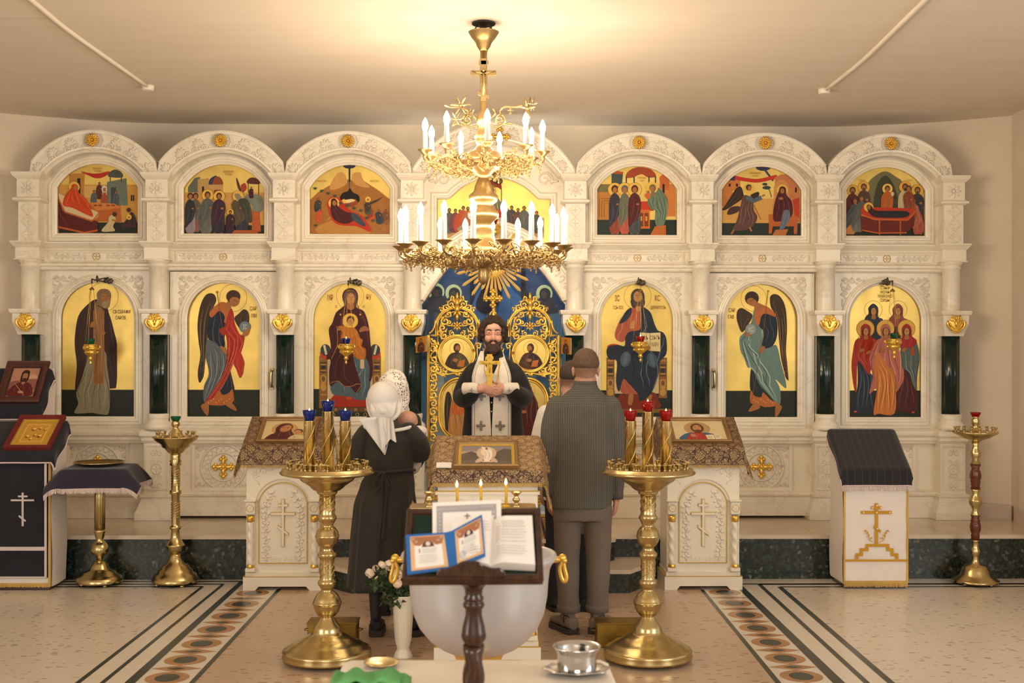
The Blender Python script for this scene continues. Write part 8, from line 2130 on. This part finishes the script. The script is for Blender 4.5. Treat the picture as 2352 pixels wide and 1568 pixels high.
# ------------------------------------------------------------------ the priest, facing us
PR=person('bearded priest in a black cassock and white stole facing the congregation',1132,8.64,.182)
PZ=lambda py:1.58-(py-805)/311.5;PX=lambda px:(px-1132)/311.5
ROWS=[(.03,0,0,.27,.145),(.5,0,0,.25,.15),(.95,0,0,.228,.16),(1.12,0,-.005,.212,.16),(1.24,0,-.01,.216,.165),(1.36,0,-.005,.218,.15),(1.43,0,0,.195,.128),(1.48,0,.005,.15,.105),(1.52,0,.008,.10,.085),(1.55,0,.01,.072,.07),(1.575,0,.01,.064,.064)]
def front(x,z,pad=0.0):
 for(z0,c0_,y0,rx0,ry0),(z1,c1_,y1,rx1,ry1)in zip(ROWS,ROWS[1:]):
  if z0<=z<=z1:
   t_=(z-z0)/(z1-z0);t2=t_*t_*(3-2*t_)*.5+t_*.5;rx=lerp(rx0,rx1,t2)+pad;ry=lerp(ry0,ry1,t2)+pad;y=lerp(y0,y1,t2)
   return y-ry*math.sqrt(max(.02,1-min(1,abs(x)/rx)**2))
 return-.06-pad
b=MB();head_shape(b,0,0,1.693,-1);limb(b,[(0,.02,1.5),(0,.012,1.62)],[.068,.062])
stack(b,[(.9,0,0,.17,.12),(1.2,0,0,.17,.12),(1.36,0,0,.15,.09),(1.45,0,0,.09,.06),(1.52,0,.01,.055,.055)])
for s in(-1,1):limb(b,[(s*.12,.01,1.39),(s*.2,-.02,1.24),(s*.12,-.2,1.285),(s*.085,-.225,1.295)],[.05,.042,.03,.029]);limb(b,[(s*.1,0,.9),(s*.1,0,.5),(s*.1,0,.06)],[.08,.055,.04])
hand(b,(-.085,-.228,1.305),(.93,-.18,-.16),(.15,.95,-.15),(.1,-.1,.95),.32,.98,.95,.1,(.066,.076,.072,.058))
hand(b,(.085,-.222,1.30),(-.92,-.1,-.28),(-.12,.95,-.1),(-.1,-.1,.95),.38,.98,.95,.1,(.062,.07,.066,.05))
def prcol(co):
 if abs(co.x)<.022 and-.2<co.y<-.072 and 1.613<co.z<1.63:return mixc(SK,C(170,90,84),.5)
 if co.y<-.05 and 1.63<co.z<1.69:return mixc(SK,C(206,120,100),.22)
 if co.z<1.4:return mixc(SK,C(206,130,106),.2)
 return SK
mesh_part('body',remesh(b,'body','skin',.0048,2,colf=prcol),PR)
for s in(-1,1):
 b=MB();b.smooth=True;b.mat=0;b.col=C(216,206,196);ex,ey,ez=s*.031,-.0735,1.696
 b.ball((ex,ey,ez),(.0135,.011,.0068),12,8);b.col=C(36,26,22);b.ball((ex+.001,ey-.0088,ez+.0005),(.0062,.0035,.006),10,6)
 e=part('eye',b,['paint'],PR,world=False)
 b=MB();b.smooth=True;b.col=SK;b.tube(crom([V(ex-.018,ey-.003,ez+.001),V(ex,ey-.0135,ez+.0066),V(ex+.018,ey-.003,ez+.001)],5),.0046,6);b.tube(crom([V(ex-.018,ey-.003,ez-.002),V(ex,ey-.012,ez-.0075),V(ex+.018,ey-.003,ez-.002)],5),.0036,6);part('eyelid',b,'skin',e,world=False)
 b=MB();b.smooth=True;b.tube(crom([V(s*.012,-.094,1.714),V(s*.032,-.095,1.721),V(s*.054,-.08,1.714)],4),[.0036,.0042,.0044,.0044,.004,.0038,.0034,.003,.0024],8,True,.6);part('eyebrow',b,'dark_curly_hair',PR,world=False)
rnd=random.Random(11);b=MB()
for k in range(130):
 a=rnd.random()*2*PI;th=math.acos(lerp(1,-.55,rnd.random()));d=V(sin(th)*cos(a),sin(th)*sin(a),cos(th));p=V(0,.012,1.712)+V(d.x*.088,d.y*.1,d.z*.1)
 if p.y<-.045 and p.z<1.772:continue
 if p.y<-.005 and p.z<1.735 and abs(p.x)<.07:continue
 b.ball(p,.016+.01*rnd.random(),8,6)
for s in(-1,1):
 for k in range(12):b.ball((s*(.086+.012*rnd.random()),.005+.05*rnd.random(),1.64+.1*rnd.random()),.017+.006*rnd.random(),8,6)
 for k in range(7):b.ball((s*(.03+.009*k),-.072+.008*k,1.775-.006*k),.015,8,6)
b.ball((0,.03,1.70),(.082,.085,.1),16,12);b.ball((0,.05,1.64),(.07,.05,.06),12,8)
mesh_part('hair',remesh(b,'hair','dark_curly_hair',.006,1),PR,'dark curly hair')
b=MB()
for s in(-1,1):
 for k in range(10):
  t_=k/9;b.ball((s*lerp(.072,.014,t_),lerp(-.02,-.086,t_**.8),lerp(1.655,1.592,t_**.8)),lerp(.012,.024,t_),8,6)
 b.tube(crom([V(s*.004,-.1,1.641),V(s*.02,-.096,1.637),V(s*.033,-.086,1.622),V(s*.036,-.08,1.605)],4),[.0075]*5+[.0085]*4+[.009]*4,8)
b.ball((0,-.085,1.59),(.036,.024,.028),12,8);b.ball((0,-.087,1.570),(.036,.023,.026),12,8);b.ball((0,-.084,1.553),(.028,.02,.02),10,8);[b.ball((q*.034,-.07,1.58),(.026,.026,.026),10,8)for q in(-1,1)];b.ball((0,-.095,1.606),(.012,.008,.008),8,6)
mesh_part('beard',remesh(b,'beard','beard_hair',.0045,1),PR,'dark brown beard and moustache')
b=MB();stack(b,ROWS,56,.96,lambda z,a:1+.03*sin(a*11)*max(0,1-z/.9))
for s,ex in((-1,-.222),(1,.216)):
 limb(b,[(s*.14,.01,1.415),(s*.185,.005,1.34),(ex,-.02,1.235),(s*.185,-.12,1.235),(s*.15,-.19,1.27)],[.068,.074,.078,.074,.058])
mesh_part('cassock',remesh(b,'cassock','black_cloth',.009,2),PR,'black cassock')
for s,xa,xb in((-1,PX(1068),PX(1098)),(1,PX(1184),PX(1154))):
 b=MB();b.smooth=True;n=V(xb-xa,-.05,.008)
 b.tube([V(xa,-.185,1.292),V(xa,-.185,1.292)+n*.5,V(xa,-.185,1.292)+n,V(xa,-.185,1.292)+n*.98],[.046,.044,.037,.03],20,False);cf=part('cuff',b,'white_vestment',PR,world=False,label='white liturgical cuff')
 a=Art(lambda x,z:V(x,0,z),(0,-1,0),(0,0,1.0),.0001);b=MB();b.smooth=True
 R_=Rel(b,lerp(xa,xb,.55),1.285,-.259,.016,0,1,5)
 for q in range(4):R_.leaf(cos(q*PI/2)*.5,sin(q*PI/2)*.5,q*PI/2,.45,.2,.12);R_.dot(cos(q*PI/2)*.85,sin(q*PI/2)*.85,.22,.12)
 part('cross',b,'grey_braid',cf,world=False,label='grey braid cross')
# stole
def xo(z):return.142 if z<1.37 else lerp(.142,.074,min(1,(z-1.37)/.19)**1.5)
def xi(z):
 return.003+.012*max(0,min(1,(z-1.0)/.25))*(1 if z<1.3 else 0)if z<1.37 else lerp(.003,.056,min(1,(z-1.37)/.12))
b=MB();b.smooth=True
for s in(-1,1):
 def sf(u,v,s=s):
  z=lerp(.42,1.545,v);x=lerp(xi(z),xo(z),u)
  y=front(x,z,.012)-.004 if z<1.5 else lerp(front(x,1.5,.012)-.004,.02,(z-1.5)/.05)
  return V(s*x-.012,y,z+(.02 if z>1.5 else 0)*(z-1.5)/.045)
 b.grid(8,70,sf)
ST=part('stole',b,'white_vestment',PR,world=False,label='white stole with grey crosses')
b=MB();b.smooth=True
for s in(-1,1):
 for o_ in(.006,.02):
  b.tube([V(s*(xo(z)-o_)-.012,front(xo(z)-o_,z,.012)-.005,z)for z in[lerp(.42,1.49,k/40)for k in range(41)]],.0018,4)
part('border',b,'grey_braid',ST,world=False)
for px,py,r in((1105,977,.034),(1148,977,.034),(1106,911,.032),(1147,911,.032),(1105,1050,.034),(1148,1050,.034)):
 b=MB();b.smooth=True;x,z=PX(px),PZ(py);R_=Rel(b,x,z,front(x,z,.012)-.011,r,0,1,5)
 for q in range(4):R_.leaf(cos(q*PI/2)*.42,sin(q*PI/2)*.42,q*PI/2,.42,.3,.12);R_.dot(cos(q*PI/2)*.78,sin(q*PI/2)*.78,.3,.12);
 R_.dot(0,0,.2,.08);part('cross',b,'grey_braid',ST,world=False,label='grey braid cross')
for s in(-1,1):
 b=MB();b.smooth=True
 P=crom([V(s*.06,-.01,1.545),V(s*.055,-.085,1.50),V(s*.052-.012,-.15,1.43),V(s*.035,-.185,1.36),V(s*.02,-.2,1.325)],8)
 for k,p in enumerate(P):b.ball(p,(.005,.004,.0065),6,4)
 part('chain',b,'gilding',PR,world=False,label='gold chain of a pectoral cross')
for zz_ in(PZ(945),PZ(925)):
 b=MB();b.smooth=True;b.ball((-.012,front(0,zz_,.012)-.008,zz_),.005,8,6);part('button',b,'porcelain',PR,world=False)
# the hand cross he holds
yc=8.66-.268;cc=at(1124.5,833,yc);zt_,zb2=at(1124,813,yc).z,at(1124,886,yc).z;kx_=yc/2700
T=thing('hand_cross','matt gold altar cross held upright in the clasped hands of the priest','cross',V(cc.x,yc,zb2))
b=MB();w=13*kx_
b.bbox(cc.x,yc,(zt_+zb2)/2,w,.012,zt_-zb2,.002);b.bbox(cc.x,yc,at(0,831,yc).z,46*kx_,.0125,9*kx_,.002);b.bbox(cc.x,yc,at(0,820,yc).z,18*kx_,.0125,8*kx_,.002)
z0=at(0,857,yc).z;i=[b.pt(V(cc.x+sx*9*kx_,y,z0-sx*3*kx_+sz*4.5*kx_))for y in(yc-.0065,yc+.0065)for sx,sz in((-1,-1),(1,-1),(1,1),(-1,1))]
for q in((0,1,2,3),(4,7,6,5),(0,4,5,1),(1,5,6,2),(2,6,7,3),(3,7,4,0)):b.face([i[j]for j in q])
part('cross',b,'gold_paint',T)
b=MB();b.smooth=True;zz_=at(0,833,yc).z;y=yc-.009
b.tube([V(cc.x,y,zz_),V(cc.x+.002,y-.002,zz_-.03),V(cc.x,y,zz_-.065)],[.006,.007,.004],8);b.ball((cc.x,y-.001,zz_+.006),.006,8,6);b.tube([V(cc.x-.055,y,zz_+.006),V(cc.x,y,zz_-.002),V(cc.x+.055,y,zz_+.006)],.0035,6)
for px,py in((1108,831),(1141,831),(1124.5,820),(1124.5,862)):
 p=at(px,py,yc-.008);b.tube([p+V(.008*cos(a),0,.008*sin(a))for a in[2*PI*k/12 for k in range(13)]],.0015,5)
part('relief',b,'gold_paint',T)
# ================================================================== light: the chandelier's bulbs glow themselves; daylight and lamps of the nave behind the camera
def area(name,loc,rot,sx,sy,watts,rgb):
 d=bpy.data.lights.new(name,'AREA');d.shape='RECTANGLE';d.size=sx;d.size_y=sy;d.energy=watts;d.color=rgb
 o=bpy.data.objects.new(name,d);COL.objects.link(o);o.location=loc;o.rotation_euler=rot
 return o
area('nave_window_light',(-5.3,1.5,2.2),(rad(90),0,rad(-75)),3.0,1.8,110,(1.0,.95,.88))
area('nave_window_light',(5.6,1.5,2.2),(rad(90),0,rad(75)),3.0,1.8,110,(1.0,.95,.88))
area('nave_lamp_light',(0,-3.0,3.3),(rad(62),0,0),3.0,1.0,130,(1.0,.92,.8))
area('altar_fill_light',(0,10.2,3.2),(rad(0),0,0),1.0,.2,26,(.9,.95,1.0))  # unseen fill added above the altar to brighten the dim blue painting
w=bpy.data.worlds.new('world');SC.world=w;w.use_nodes=True
bg=w.node_tree.nodes['Background'];bg.inputs[0].default_value=(1.0,.94,.85,1);bg.inputs[1].default_value=0.6
vs=SC.view_settings;vs.view_transform='Standard';vs.look='None';vs.gamma=1.0;vs.use_curve_mapping=False;vs.exposure=0.25
SC.cycles.use_denoising=True;SC.cycles.max_bounces=8;SC.cycles.sample_clamp_indirect=6.0;SC.cycles.caustics_reflective=False;SC.cycles.caustics_refractive=False
